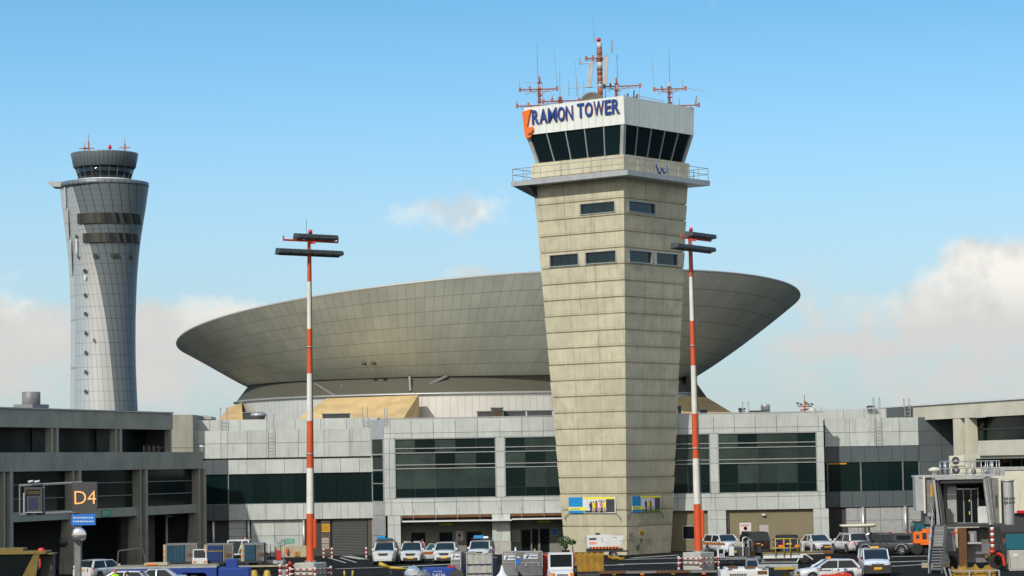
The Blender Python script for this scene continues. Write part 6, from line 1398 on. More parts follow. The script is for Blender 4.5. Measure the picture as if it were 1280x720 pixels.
# foil wrapped bundles, yellow boom, blue tank
F = fr_at(515.5, 741, 0); t = F.thing('foil_bundle', 'lumpy silver foil-wrapped bundle in the bottom foreground', 'wrapped bundle')
q = MB(); n, m_ = 14, 9; rg = []
for j in range(m_):
    a = math.pi * (j + .5) / m_; rg.append([(.52 * math.sin(a) * math.cos(2 * math.pi * i / n) * random.uniform(.86, 1.12), .6 + .45 * math.sin(a) * math.sin(2 * math.pi * i / n) * random.uniform(.86, 1.1), 1.1 - .6 * math.cos(a) * random.uniform(.9, 1.07)) for i in range(n)])
q.loft(rg, True, True); q.build('foil', 'foil', t); q = MB(); q.box(-.4, .4, .3, .9, 0, .6); q.build('base', 'dkmet', t)
F = fr_at(529, 741, 0); t = F.thing('foil_bundle', 'lower crumpled grey bundle just left of the blue fuel tank', 'wrapped bundle')
q = MB(); rg = []
for j in range(m_):
    a = math.pi * (j + .5) / m_; rg.append([(.5 * math.sin(a) * math.cos(2 * math.pi * i / n) * random.uniform(.86, 1.12), .6 + .4 * math.sin(a) * math.sin(2 * math.pi * i / n) * random.uniform(.86, 1.1), .95 - .45 * math.cos(a) * random.uniform(.9, 1.07)) for i in range(n)])
q.loft(rg, True, True); q.build('foil', 'uld', t); q = MB(); q.box(-.4, .4, .3, .9, 0, .55); q.build('base', 'dkmet', t)
F = fr_at(494, 735, 0); t = F.thing('yellow_boom', 'slanting yellow tow boom with dark dolly frame in the bottom foreground', 'tow bar')
q = MB(); q.tube((-1.05, 0, 1.62), (-.4, 0, 1.35), .14, .12); q.tube((-.4, 0, 1.35), (.9, 0, 1.22), .10, .08); q.build('boom', 'yellow', t); q = MB(); q.box(-.5, .8, 0, .8, .45, .6); q.tube((-.2, .3, .5), (-.3, .1, 1.3), .06); q.tube((.6, .3, .5), (.6, .1, 1.2), .06); q.build('frame', 'dkmet', t); wheels(t, [(-.3, 0), (.6, 0), (-.3, .8), (.6, .8)], .25)
F = fr_at(552, 733, 0); t = F.thing('blue_trailer_tank', 'deep blue box trailer marked 54036 in white, left of the canvas cart', 'trailer')
q = MB(); q.rbox(-1.35, 1.0, 0, 1.8, .45, 1.22, .1); q.build('tank', 'blue', t); text('54036', t, -.6, -.02, .62, .85, .24, 'white', .012); text('54036', t, -.55, -.02, .95, .6, .08, 'white', .012, name='small_lettering')
q = MB(); q.rbox(.4, .9, .1, .5, 1.22, 1.36, .03); q.build('red_lamp_box', 'dred', t); q = MB(); q.lathe([(.5, -.06), (.5, .06)], (1.0, .0, .6), 16, 'Y'); q.build('wheel_guard', 'dkmet', t); wheels(t, [(-.8, .1), (-.8, 1.6), (.9, .1), (.9, 1.6)], .34)

# --- belt loaders
F = fr_at(921, 723, 0); t = F.thing('cargo_loader', 'white cargo loader marked 307 with grey control hood in the bottom foreground', 'cargo loader')
def bx(nm, m, x0, y0, x1, y1, y, th, par=None, c=.03):
    a, b, c0, c1 = F.rect(x0, y0, x1, y1, y); q = MB(); q.rbox(a, b, y, y + th, c0, c1, min(c, (b - a) * .3, (c1 - c0) * .3)); return q.build(nm, m, par or t)
Yf = -2.2
bx('front_body', 'white', 901, 713, 961, 722, Yf, 2.6); bx('upper_body', 'white', 907, 709.5, 961, 713.3, Yf + .3, 2.2)
bx('amber_panel', 'brown', 910, 707.8, 922, 710, Yf + .2, .6); bx('amber_panel', 'brown', 931, 708, 944, 710.5, Yf + .2, .6); bx('amber_panel', 'brown', 947, 713.5, 959, 717.5, Yf - .05, .1)
a, b, c0, c1 = F.rect(931, 698, 949, 709.5, Yf + .7); q = MB(); q.hexa([(a, Yf + .4, c0), (b, Yf + .4, c0), (b + .2, Yf + 1.4, c0), (a + .2, Yf + 1.4, c0)], [(a + .1, Yf + .9, c1), (b - .1, Yf + .9, c1), (b, Yf + 1.4, c1), (a + .2, Yf + 1.4, c1)]); o = q.build('control_hood', 'grmet', t)
q = MB(); q.hexa([(a + .1, Yf + .4, c0 + .1), (b - .1, Yf + .4, c0 + .1), (b - .1, Yf + .5, c0 + .1), (a + .1, Yf + .5, c0 + .1)], [(a + .2, Yf + .85, c1 - .08), (b - .2, Yf + .85, c1 - .08), (b - .2, Yf + .95, c1 - .08), (a + .2, Yf + .95, c1 - .08)]); q.build('hood_window', 'carglass', o)
q = MB(); a, b, c0, c1 = F.rect(912, 717, 934, 720, Yf - .02)
for i in range(10): x = a + (b - a) * i / 10; q.box(x, x + (b - a) / 16, Yf - .03, Yf, c0, c1)
q.build('lettering_bar', 'dkmet', t)
bx('side_rail', 'lgrmet', 947, 705.5, 997, 709, Yf + .2, .4); bx('end_post', 'lgrmet', 993, 705, 998, 722, Yf + .15, .5); bx('yellow_bar', 'yellow', 968, 709.2, 993, 712, Yf + .1, .2); bx('inner_panel', 'grmet', 968, 712, 993, 722, Yf + 1.0, .2); bx('warning_patch', 'yellow', 979, 714, 984, 722, Yf + .9, .08)
u_, z_ = F.uz(957, 710, Yf + .15); text('307', t, u_, Yf + .17, z_, .25, .13, 'letter', .02)
for x in (912, 955, 990):
    uu_ = F.u(x, Yf + .6, 722); wheel(t, uu_, Yf + .4, .36, .25, 'lgrmet')
# second loader behind: conveyor and platform with rails
F = fr_at(930, 706, 0); t = F.thing('belt_loader', 'long belt loader with yellow guard rails in front of the parked cars', 'belt loader')
bx('rear_deck', 'grmet', 896, 696, 951, 699.5, 0, 1.6); bx('engine_box', 'lgrmet', 911.5, 683, 918, 695, .1, .9); bx('white_box', 'white', 911.5, 684, 917.8, 694.5, -.05, .14)
bx('number_board', 'white', 896.5, 685.5, 906, 697, -.1, .06); q = MB(); a, b, c0, c1 = F.rect(898.5, 686.5, 904, 692, -.12); q.box(a, b, -.12, -.1, c0, c1); q.build('board_opening', 'carglass', t)
u_, z_ = F.uz(898.2, 697, -.12); text('307', t, u_, -.13, z_ + .06, .45, .2, 'letter', .02)
bx('pale_cloth', 'cloth', 901, 682, 911, 686.5, .1, .5); a, b, c0, c1 = F.rect(917, 674.5, 926, 682, .3); q = MB(); q.prism([(a, c0), (b, c0), (b - .2, c1), (b - .35, c1)][::-1], .3, .8); q.build('seat_cover', 'canv', t)
bx('warning_label', 'yellow', 918, 688, 921, 691, -.08, .05); bx('motor', 'dkmet', 918, 684, 936, 694.5, .2, .8); bx('brown_crate', 'brown', 937, 689, 944, 696, .1, .6); bx('dark_box', 'plast', 944, 679, 952, 691, .4, .6); bx('yellow_strip', 'yellow', 944.5, 679, 950.5, 680.3, .3, .08)
def loop(px0, px1, y0, y1, yy, r, m, nm='guard_rail'):
    a, b, c0, c1 = F.rect(px0, y0, px1, y1, yy); q = MB(); q.path([(a, yy, c0), (a, yy, c1 - .12), (a + .12, yy, c1), (b - .12, yy, c1), (b, yy, c1 - .12), (b, yy, c0)], r, 6); q.build(nm, m, t)
loop(928.5, 936, 671.5, 695, -.05, .04, 'white'); loop(935, 940, 674.5, 688, .6, .04, 'white')
bx('belt_bed', 'lgrmet', 954, 691, 1031, 693.0, 0, 1.3); bx('belt_frame', 'white', 954, 694.2, 1004, 697.8, -.08, .2); bx('lower_frame', 'grmet', 950, 698, 996, 704, .2, 1.0); bx('belt_edge', 'dyellow', 953, 689.4, 1030, 691.2, -.04, .1); bx('end_stop', 'brown', 1030, 688.5, 1042, 691.8, -.1, 1.3); bx('belt', 'canv', 1008, 689.0, 1030, 690.8, .15, 1.0)
# yellow railing
q = MB(); a, b = F.u(969.5, -.15, 690), F.u(997.5, -.15, 690); zt_, zm_, zb_ = F.z(983, 673.5, -.15), F.z(983, 685, -.15), F.z(983, 696, -.15)
for x in (a, a + (b - a) * .38, (a + b) / 2 + .28, b): q.tube((x, -.15, zb_ if x < b - .5 else zm_ - .3), (x, -.15, zt_), .045)
q.tube((a, -.15, zt_), (b, -.15, zt_), .045); q.tube((a - .25, -.15, zm_), (b, -.15, zm_), .045); q.tube((a, 1.1, zt_ - .05), (b, 1.1, zt_ - .05), .045); q.tube((a, -.15, zt_), (a, 1.1, zt_ - .05), .045); q.tube((b, -.15, zt_), (b, 1.1, zt_ - .05), .045); q.build('yellow_railing', 'yellow', t)
bx('blue_bucket', 'signblue', 980, 684.5, 986, 690, .1, .35); loop(1003, 1014, 677.5, 689.5, .1, .045, 'white'); bx('seat', 'beige', 1001, 677, 1006, 689, .5, .4)
q = MB(); a, b = F.u(996, 0, 700), F.u(1016, 0, 700); q.path([(a, 0, F.z(996, 703, 0)), (F.u(1001, 0, 694), 0, F.z(1001, 693.5, 0)), (F.u(1008, 0, 694), 0, F.z(1008, 693.5, 0)), (b, 0, F.z(1016, 699.5, 0))], .05, 6); q.build('wheel_guard', 'white', t)
uu_ = F.u(1006, 0, 702); wheel(t, uu_, .15, .42, .28, 'brown'); wheel(t, uu_, 1.2, .42, .28, 'brown'); wheel(t, F.u(915, 0, 702), .2, .36, .25); wheel(t, F.u(945, 0, 702), .2, .36, .25)

# --- yellow vehicle at far left
YV = 166.0; F = Fr(Fr(0, YV).u(25, 0, 700), YV, 0); t = F.thing('yellow_loader_vehicle', 'large dull yellow airport vehicle with dark cab windows, cropped at the left edge', 'airport vehicle')
def bx(nm, m, x0, y0, x1, y1, y, th, par=None, c=.03):
    a, b, c0, c1 = F.rect(x0, y0, x1, y1, y); q = MB(); q.rbox(a, b, y, y + th, c0, c1, min(c, (b - a) * .3, (c1 - c0) * .3)); return q.build(nm, m, par or t)
bx('cab_roof', 'dyellow', -40, 689.6, 57, 693.2, 0, 2.2); bx('roof_box', 'dyellow', -40, 685.5, 29, 689.6, .3, 1.5); bx('cab_window', 'blkglass', -40, 693.3, 44, 735, .12, 1.8)
a, b = F.u(42, 0, 694), F.u(49, 0, 694); c0, c1 = F.u(24, 0, 722), F.u(38, 0, 722); zt_, zb_ = F.z(40, 693.2, 0), F.z(40, 728, 0)
q = MB(); q.hexa([(c0, -.02, zb_), (c1 + .3, -.02, zb_), (c1 + .3, .11, zb_), (c0, .11, zb_)], [(a, -.02, zt_), (b, -.02, zt_), (b, .11, zt_), (a, .11, zt_)]); q.build('slanted_pillar', 'dyellow', t)
bx('roof_edge', 'dyellow', 57, 691.6, 67, 693.0, .2, 1.6); bx('rear_frame', 'dkmet', 50, 694, 66, 735, .9, 1.0); bx('lower_body', 'dyellow', -40, 735.5, 60, 748, 0, 2.2); bx('warning_strip', 'red', 48.8, 698, 50.8, 709, -.04, .05)
q = MB(); u_, z_ = F.uz(50.5, 689.6, .3); q.lathe([(.24, 0), (.24, .08), (.2, .18), (.08, .24)], (u_, .6, z_ + .0), 12); q.build('beacon', 'red', t)
for x in (-30, 20): wheel(t, F.u(x, 0, 740), .2, .5, .35, 'dyellow')

# --- stand sign D4, docking display, mirror
YS = 172.0; F = Fr(Fr(0, YS).u(100, 0, 690), YS, 0); t = F.thing('stand_sign', 'stand sign post with dark board reading D4 and small blue plate below', 'sign')
bx('post', 'grmet', 93, 656, 101, 742, .12, .35); bx('board', 'dkmet', 90, 602.5, 121.5, 639.5, 0, .22); o = bx('blue_plate', 'signblue', 89, 643, 119.5, 656.5, -.02, .1)
a, b, c0, c1 = F.rect(93.2, 613.5, 120, 630, -.03); text('D4', t, a, -.04, c0, b - a, c1 - c0, 'lit', .02, -.008)
q = MB()
for j in range(2):
    x = 91.5
    while x < 117: w_ = random.uniform(1.2, 3.2); a, b, c0, c1 = F.rect(x, 646.3 + j * 4.6, min(117.5, x + w_), 648 + j * 4.6, -.03); q.box(a, b, -.035, -.02, c0, c1); x += w_ + 1
q.build('small_text', 'white', o)
# convex mirror ball on it
p = F.uz(98, 669, -.3); t = thing('convex_mirror', 'round domed convex mirror, bright above and grey below, on the sign post', 'mirror', (F.o.x + p[0], YS - .25, p[1]))
q = MB(); q.lathe([(.02, -.12), (.3, -.1), (.45, -.04), (.52, .04), (.52, .1), (.02, .12)], (0, 0, 0), 28, 'Y'); q.build('dome', 'chrome', t); q = MB(); q.box(-.06, .06, .1, .4, -.1, .1); q.build('bracket', 'grmet', t)
p = Fr(0, 196).uz(79.5, 678); t = thing('round_speaker', 'black round fitting on the concrete pier behind the sign post', 'loudspeaker', (p[0], 196, p[1])); q = MB(); q.M = Matrix.Rotation(R(30), 4, 'Z'); q.lathe([(.02, -.2), (.3, -.16), (.38, 0), (.38, .12), (.02, .14)], (0, 0, 0), 20, 'Y'); q.build('horn', 'dkmet', t)
# docking guidance display on its frame
YD = 176.0; F = Fr(Fr(0, YD).u(40, 0, 690), YD, 0); t = F.thing('docking_display', 'docking guidance display unit in a grey frame carried on two rails', 'display')
for y0, y1 in ((603.5, 605.5), (640, 642.5)):
    a, z0 = F.uz(24, y0 + 3.5, 0.3); b, z1 = F.uz(103, y0 - .5, .3); q = MB(); q.tube((a, .3, z0), (b, .3, z1), .09, n=6); q.build('rail', 'grmet', t)
for x in (24.5, 54.5): bx('upright', 'grmet', x - 1, 606, x + 1, 642, .2, .2)
o = bx('housing', 'dkmet', 30, 609, 53, 640.5, -.05, .4); bx('side_shade', 'lgrmet', 28.8, 616, 31, 641, -.25, .3); bx('screen', 'blkglass', 33, 612, 50, 619.5, -.07, .04, o); bx('lower_screen', 'navy', 36, 622, 47, 637, -.07, .04, o); bx('bottom_edge', 'lgrmet', 30, 640, 53, 641, -.2, .3)
q = MB(); u_, z_ = F.uz(43, 617.8, -.1); text('0000', t, u_ - .45, -.08, z_, .8, .22, 'dyellow', .01, name='display_digits')
for x in (38, 46): q = MB(); a, z0 = F.uz(x, 602.5, -.1); q.tube((a - .15, -.1, z0), (a + .2, -.1, z0 + .06), .08, n=8); q.build('sensor', 'white', t)
q = MB(); a, z0 = F.uz(40, 642, -.1); b, z1 = F.uz(45, 645, -.1); q.tube((a, -.1, z0 - .15), (b, -.1, z1 + .2), .07, n=6); q.build('camera', 'dkmet', t)
PF = LW
plate_on(Fr(LW.m @ Vector((0, 0, 0)) and (LW.m @ Vector((0, .28, 0))).x, (LW.m @ Vector((0, .28, 0))).y, 71.2), 'exit_sign', 'green sign on the concrete beam right of the D4 board', 'sign', 126.5, 637.5, 138, 646, 0, 'green', mark='lines', mm='white')
p = LW.m @ Vector((UE - .3, -.05, 9.6)); t = thing('security_camera', 'small white camera at the end of the left concourse parapet', 'camera', p); q = MB(); q.tube((0, 0, -.1), (0, 0, .35), .03); q.tube((-.2, -.1, .4), (.2, -.1, .3), .09, n=8); q.build('camera', 'white', t)

# ================================================================== BOARDING BRIDGE
YB = 180.0; F = Fr(Fr(0, YB).u(1200, 0, 700), YB, 0); t = F.thing('boarding_bridge', 'grey passenger boarding bridge head with open cab, stair and wheeled undercarriage at right', 'boarding bridge')
bx('roof_slab', 'lgrmet', 1148, 593.5, 1244, 596.3, 0, 3.2); bx('floor', 'dkmet', 1163, 654.5, 1256, 658.5, -.2, 3.4)
bx('left_panel', 'lgrmet', 1144.5, 595, 1155, 638.5, .1, 1.2); bx('left_frame', 'wconc', 1154.6, 595.5, 1157, 641.5, -.05, .2); bx('side_wall', 'grmet', 1157.2, 597, 1168, 655, .2, 2.4); bx('yellow_label', 'amber', 1163.3, 605, 1166, 621, .15, .05)
# opening frame (bellows), slanted
def slant(nm, m, xa0, xa1, xb0, xb1, yt, yb, y, th):
    a0, a1 = F.u(xa0, y, yt), F.u(xa1, y, yt); b0, b1 = F.u(xb0, y, yb), F.u(xb1, y, yb); z1, z0 = F.z((xa0 + xa1) / 2, yt, y), F.z((xb0 + xb1) / 2, yb, y)
    q = MB(); q.hexa([(b0, y, z0), (b1, y, z0), (b1, y + th, z0), (b0, y + th, z0)], [(a0, y, z1), (a1, y, z1), (a1, y + th, z1), (a0, y + th, z1)]); return q.build(nm, m, t)
slant('bellows_frame', 'canv', 1166, 1168.3, 1173, 1175.2, 597.5, 656, -.5, .3); slant('bellows_frame', 'canv', 1229, 1231.3, 1236.5, 1239, 597.5, 656, -.5, .3)
bx('bellows_top', 'canv', 1166, 596.6, 1231.5, 599.2, -.5, .3)
for i, (o1, o2) in enumerate(((1.6, 0), (3.4, .5), (5.2, 1.0))): slant('bellows_fold', 'grmet', 1168.3 + o1, 1169.6 + o1, 1175.2 + o1, 1176.6 + o1, 599.2, 655, -.2 + .25 * i, .25)
for i in range(4): slant('bellows_fold', 'grmet' if i % 2 else 'lgrmet', 1231.5 + i * 1.6, 1233 + i * 1.6, 1239.2 + i * 1.2, 1240.6 + i * 1.2, 597.5, 656, -.35 + .1 * i, .3)
bx('inner_ceiling', 'dkwall', 1169, 599.2, 1230, 604, .3, 2.4); bx('ceiling_light', 'gcurt', 1198, 604.2, 1224, 605.6, 1.2, .3); bx('inner_left_wall', 'grmet', 1180, 604, 1196, 654, 1.4, .3); bx('inner_pale_panel', 'lgrmet', 1184, 608, 1196, 653, 1.2, .15); bx('inner_back_wall', 'dkwall', 1168, 598, 1240, 655, 2.6, .2)
for x0, x1 in ((1196.5, 1204), (1205.5, 1213.3), (1215, 1221.5)): o = bx('door_leaf', 'alu', x0 - .8, 610, x1 + .8, 654.5, 1.30, .08); bx('pane', 'blkglass', x0, 612, x1, 653, 1.26, .03, o)
bx('white_panel', 'white', 1222.5, 633, 1235, 655, 1.1, .12); bx('cab_window', 'blkglass', 1223.5, 610.5, 1232, 633, 1.2, .05); bx('window_post', 'alu', 1221.8, 609, 1223.3, 634, 1.1, .12); bx('warning_patch', 'bannery', 1211.2, 624, 1212.4, 627, 1.22, .03); bx('warning_patch', 'bannery', 1211.4, 639, 1212.6, 643, 1.22, .03); bx('console', 'dkmet', 1181, 636, 1189, 654, .7, .4)
bx('right_wall', 'grmet', 1239.5, 597.5, 1249, 657, .1, 2.6); bx('right_post', 'wconc', 1249, 598.5, 1252, 658, -.05, .25); bx('handle_recess', 'dkmet', 1244.5, 619, 1247, 634, .05, .05)
a, b, c0, c1 = F.rect(1252.5, 602, 1270, 656, .1); q = MB(); q.smooth = True; n = 12; r_ = (b - a) / 2; rg = [[(a + r_ - r_ * math.cos(math.pi * i / n), .9 - .8 * math.sin(math.pi * i / n), z) for i in range(n + 1)] for z in (c0, c1)]; q.loft(rg, closed=False); q.build('curved_door', 'lgrmet', t)
q = MB(); q.smooth = True; rg = [[(a + r_ - (r_ + .06) * math.cos(math.pi * i / n), .9 - .86 * math.sin(math.pi * i / n), z) for i in range(n + 1)] + [(b, 1.4, z), (a, 1.4, z)] for z in (c1 + .001, c1 + .12)]; q.loft(rg, True, True); q.build('curved_door_cap', 'lgrmet', t)
q = MB()
for i in range(5):
    for j in range(2): ux, uz_ = F.uz(1256 + i * 3, 623 + j * 5, .1); q.box(ux - .05, ux + .03, .06, .12, uz_ - .08, uz_ + .08)
q.build('air_slot', 'dkmet', t)
# roof rail, vent dome
q = MB(); x0, x1 = F.u(1182, .2, 580), F.u(1249, .2, 580); z0, z1, zm_ = F.z(1215, 594, .2), F.z(1215, 576.5, .2), F.z(1215, 585.5, .2)
for yy in (.2, 2.6):
    q.path([(x0, yy, z1), (x1, yy, z1)], .035, 6); q.path([(x0, yy, zm_), (x1, yy, zm_)], .03, 6)
    for f_ in (0, .08, .5, .78, .86, .95, 1): q.tube((x0 + (x1 - x0) * f_, yy, z0), (x0 + (x1 - x0) * f_, yy, z1), .03)
for x in (x0, x1): q.tube((x, .2, z1), (x, 2.6, z1), .035); q.tube((x, .2, zm_), (x, 2.6, zm_), .03)
q.build('roof_railing', 'alu', t)
ux, uz_ = F.uz(1168.5, 593.5, .8); q = MB(); q.lathe([(.22, 0), (.22, .25), (.45, .28), (.42, .42), (.2, .52), (.02, .54)], (ux, .8, uz_), 18); q.build('vent_dome', 'wconc', t)
for i, (x0, x1, y0, y1) in enumerate(((1188, 1206.5, 569.5, 593.4), (1211, 1227, 585.5, 593.4))):
    tt = thing('air_conditioner', ('tall pale air conditioner with two fans on the boarding bridge roof', 'low pale air conditioner behind the rail on the boarding bridge roof')[i], 'air conditioner', F.m @ Vector((F.u(x0, .6, y1), .6, F.z(x0, y1, .6) - .02)), 0, 'air conditioners on the boarding bridge')
    w_ = F.u(x1, .6, y1) - F.u(x0, .6, y1); h_ = F.z(x0, y0, .6) - F.z(x0, y1, .6)
    q = MB(); q.rbox(0, w_, 0, .5, 0, h_, .03); q.build('casing', 'wconc', tt)
    for j in range(2 if i == 0 else 1):
        zc = h_ * (.25 + .5 * j) if i == 0 else h_ / 2; rr = .27 if i == 0 else h_ * .4; xx = w_ * .38
        q = MB(); q.lathe([(rr, -.03), (rr, .0)], (xx, 0, zc), 20, 'Y'); o = q.build('fan_grille', 'dkmet', tt); q = MB(); q.lathe([(.09, -.06), (.09, -.03)], (xx, 0, zc), 10, 'Y'); q.build('fan_hub', 'lgrmet', o)
q = MB(); a, b, c0, c1 = F.rect(1230, 582, 1238, 593, .6); q.box(a, a + .1, .6, .9, c0, c1); q.box(b - .1, b, .6, .9, c0, c1); q.tube((a, .7, c1 - .1), (b, .7, c1 - .25), .06); q.build('roof_fitting', 'lgrmet', t); bx('foil_cover', 'foil', 1238, 588, 1256, 595, .2, .8)
# stair
q = MB(); s_ = MB(); n = 16
pt = F.uz(1167, 657, -.4); pb_ = F.uz(1160.5, 711, -2.2); pt2 = F.uz(1183, 657, -.4); pb2 = F.uz(1176, 715, -2.2)
for i in range(n):
    f_ = (i + .5) / n; x0 = pb_[0] + (pt[0] - pb_[0]) * f_; x1 = pb2[0] + (pt2[0] - pb2[0]) * f_; z = .15 + (pt[1] - .15) * f_; y = -2.6 + 2.2 * f_
    q.box(x0 + .04, x1 - .04, y, y + .26, z, z + .09)
q.build('stair_tread', 'grmet', t)
for A_, B_ in ((pb_, pt), (pb2, pt2)):
    q = MB(); q.hexa([(A_[0] - .07, -2.7, 0), (A_[0] + .07, -2.7, 0), (A_[0] + .07, -2.3, 0), (A_[0] - .07, -2.3, 0)], [(B_[0] - .07, -.45, B_[1]), (B_[0] + .07, -.45, B_[1]), (B_[0] + .07, -.05, B_[1]), (B_[0] - .07, -.05, B_[1])]); q.build('stringer', 'dkmet', t)
q = MB(); A_, B_ = pb_, pt
for off in (.55, 1.0): q.tube((A_[0] - .05, -2.6, off), (B_[0] - .05, -.4, B_[1] + off), .035, n=6)
for f_ in (0, .25, .5, .75, 1): x, y, z = A_[0] - .05 + (B_[0] - A_[0]) * f_, -2.6 + 2.2 * f_, B_[1] * f_; q.tube((x, y, z), (x, y, z + 1.0), .035, n=6)
q.tube((B_[0] - .05, -.4, B_[1] + 1), (B_[0] - .05, .3, B_[1] + 1.6), .04, n=6); q.tube((B_[0] + .25, -.4, B_[1]), (B_[0] + .25, -.4, B_[1] + 1.4), .04, n=6); q.build('handrail', 'alu', t)
bx('stair_footing', 'beige', 1153, 703.5, 1187, 709.5, -1.0, .5)
q = MB(); ux, uz_ = F.uz(1161.5, 643, 0); q.lathe([(.15, -.1), (.15, .1)], (ux, -.1, uz_), 12, 'Y'); q.build('lamp_drum', 'galv', t)
# undercarriage
bx('column', 'brown', 1199, 660, 1209, 712, -.6, .5); slant('fabric_shroud', 'uld', 1184, 1193, 1182, 1195, 661, 689, .1, .8); slant('strut', 'lgrmet', 1179, 1184, 1176, 1188, 688, 704, .3, .4)
bx('housing', 'grmet', 1209, 679.5, 1238, 703, .8, 1.2); bx('machine_block', 'gcurt', 1211, 660, 1236, 681, .9, 1.0); bx('bracket_bar', 'canv', 1203, 677.8, 1227.5, 680, -.4, .2); bx('bracket_bar', 'canv', 1203, 669, 1206, 679, -.4, .2); bx('relay_box', 'grmet', 1211, 664, 1221, 678, .0, .5); bx('meter', 'lgrmet', 1213, 667, 1218, 677, -.05, .06); bx('yellow_box', 'dyellow', 1231, 692, 1236, 697.5, .5, .3); bx('axle', 'grmet', 1196, 694, 1240, 705, 1.2, .5)
q = MB(); ux, uz_ = F.uz(1196, 666, -.3); q.lathe([(.09, 0), (.09, .15), (.03, .2)], (ux, -.3, uz_), 10); q.build('amber_beacon', 'lampo', t); q = MB(); q.rbox(ux - .3, ux - .1, -.3, -.15, uz_ - .15, uz_ + .05, .03); q.build('red_box', 'dred', t)
q = MB(); a0, z0 = F.uz(1240, 659, -.3); a1, z1 = F.uz(1241, 691, -.3); n = 9
for i in range(n): q.cm = i % 2; q.tube((a0 + (a1 - a0) * i / n, -.3, z0 + (z1 - z0) * i / n), (a0 + (a1 - a0) * (i + 1) / n, -.3, z0 + (z1 - z0) * (i + 1) / n), .14, n=8)
q.build('striped_post', ['mastw', 'dred'], t)
q = MB()
for k_ in range(3): q.path([(F.u(1244 + k_ * 3 + 3 * math.sin(x * 3.1), -.4, 675), -.4 + .1 * k_, F.z(1246, 660 + 28 * x, -.4)) for x in lin(0, 1, 8)] + [(F.u(1240, -.4, 690), -.4, F.z(1240, 690 + k_, -.4))], .06, 6)
q.build('cable_loop', 'plast', t)
for x, yy in ((1190, 1.2), (1246, .6)):
    wheel(t, F.u(x, 0, 705), yy, .55, .4, 'grmet'); wheel(t, F.u(x, 0, 705), yy + .6, .55, .4, 'grmet')
q = MB(); a, z0 = F.uz(1243, 702, -.2); q.path([(a, -.2, z0 + .4), (a + .25, -.2, z0 + .6), (a + .6, -.2, z0 + .35), (a + .7, -.2, z0 - .3)], .10, 6); q.build('red_fender', 'red', t); q = MB(); ux, uz_ = F.uz(1240, 690, -.5); q.lathe([(.02, 0), (.2, .03), (.2, .2), (.02, .26)], (ux, -.5, uz_ - .1), 10); q.build('red_reel', 'red', t)
# tarp crate at the bottom edge
F = fr_at(1220, 741, 0); t = F.thing('tarp_crate', 'open white-framed crate of mustard tarpaulin at the bottom edge below the boarding bridge', 'crate')
q = MB(); n, m_ = 16, 6; q.smooth = True; rg = []
for j in range(m_): y = .2 + 1.4 * j / (m_ - 1); rg.append([(-1.25 + 2.5 * i / n, y, 1.22 + .17 * math.sin(i * 1.3 + j) + .1 * math.sin(i * 2.9) + (.2 if j in (2, 3) else 0)) for i in range(n + 1)] + [(1.25, y, .6), (-1.25, y, .6)])
q.loft(rg, True, True); q.build('tarpaulin', 'tarp', t)
q = MB()
for y in (0, 1.7):
    q.tube((-1.3, y, 1.28), (1.4, y, 1.28), .035, n=6); q.tube((-1.3, y, .5), (1.4, y, .5), .05, n=6)
    for x in (-1.3, -.35, .85, 1.4): q.tube((x, y, .5), (x - (.25 if x < -1 else 0), y, 1.45 if x < -1 else 1.28), .05, n=6)
for x in (-1.3, 1.4): q.tube((x, 0, 1.28), (x, 1.7, 1.28), .035, n=6)
q.build('frame', 'lgrmet', t); wheels(t, [(-.9, .2), (.9, .2), (-.9, 1.5), (.9, 1.5)], .28)
# white box trailer behind the bridge, blue-glazed vehicle, concrete block, traffic barrier
YT = 197.0; F = Fr(Fr(0, YT).u(1285, 0, 690), YT, 0); t = F.thing('white_box_truck', 'tall white box body with red lamp strip partly hidden behind the boarding bridge', 'truck')
bx('box_body', 'wconc', 1240, 588.5, 1345, 641, 0, 3); bx('roof_rim', 'canv', 1228, 583.2, 1345, 587.5, .3, 2.4); bx('shadow_gap', 'dkmet', 1242, 587.5, 1344, 588.5, .2, 2.4); bx('red_lamp_strip', 'tailred', 1271, 638, 1290, 641.5, -.08, .08); bx('chassis', 'dkmet', 1250, 641.5, 1345, 664, .3, 2.2)
bx('blue_panel', 'teal', 1258, 667, 1345, 686, .2, 1.5); bx('lower_skirt', 'dkmet', 1256, 686, 1345, 703, .4, 1.5)
wheel(t, F.u(1300, 0, 695), .4, .5, .35, 'grmet'); wheel(t, F.u(1262, 0, 695), .5, .5, .35, 'grmet')
F = fr_at(1283, 713, 0); t = F.thing('concrete_block', 'weathered concrete block with white edging and small notice at the right edge', 'concrete block')
bx('block', 'block', 1262, 688, 1330, 711.5, 0, 1.5); bx('white_edge', 'lgrmet', 1262, 711, 1330, 713, -.06, .06); bx('white_edge', 'lgrmet', 1261.4, 696, 1263.2, 713, -.07, .06); bx('notice', 'white', 1266.5, 692, 1272.5, 695.8, -.03, .03)
F = fr_at(1257, 700, 0); t = F.thing('orange_hose_rack', 'leaning rack with orange rungs beside the concrete block', 'rack')
q = MB()
for i in range(7): a, z0 = F.uz(1255 + i * 1.0, 673 + i * 2.6, 0); q.tube((a - .15, 0, z0), (a + .25, 0, z0 + .02), .05, n=6)
q.build('rung', 'orange', t); q = MB(); a, z0 = F.uz(1254, 671, .05); b, z1 = F.uz(1263, 698, .05); q.tube((a, .05, z0), (b, .05, 0), .05, n=6); q.build('rail', 'dkmet', t)
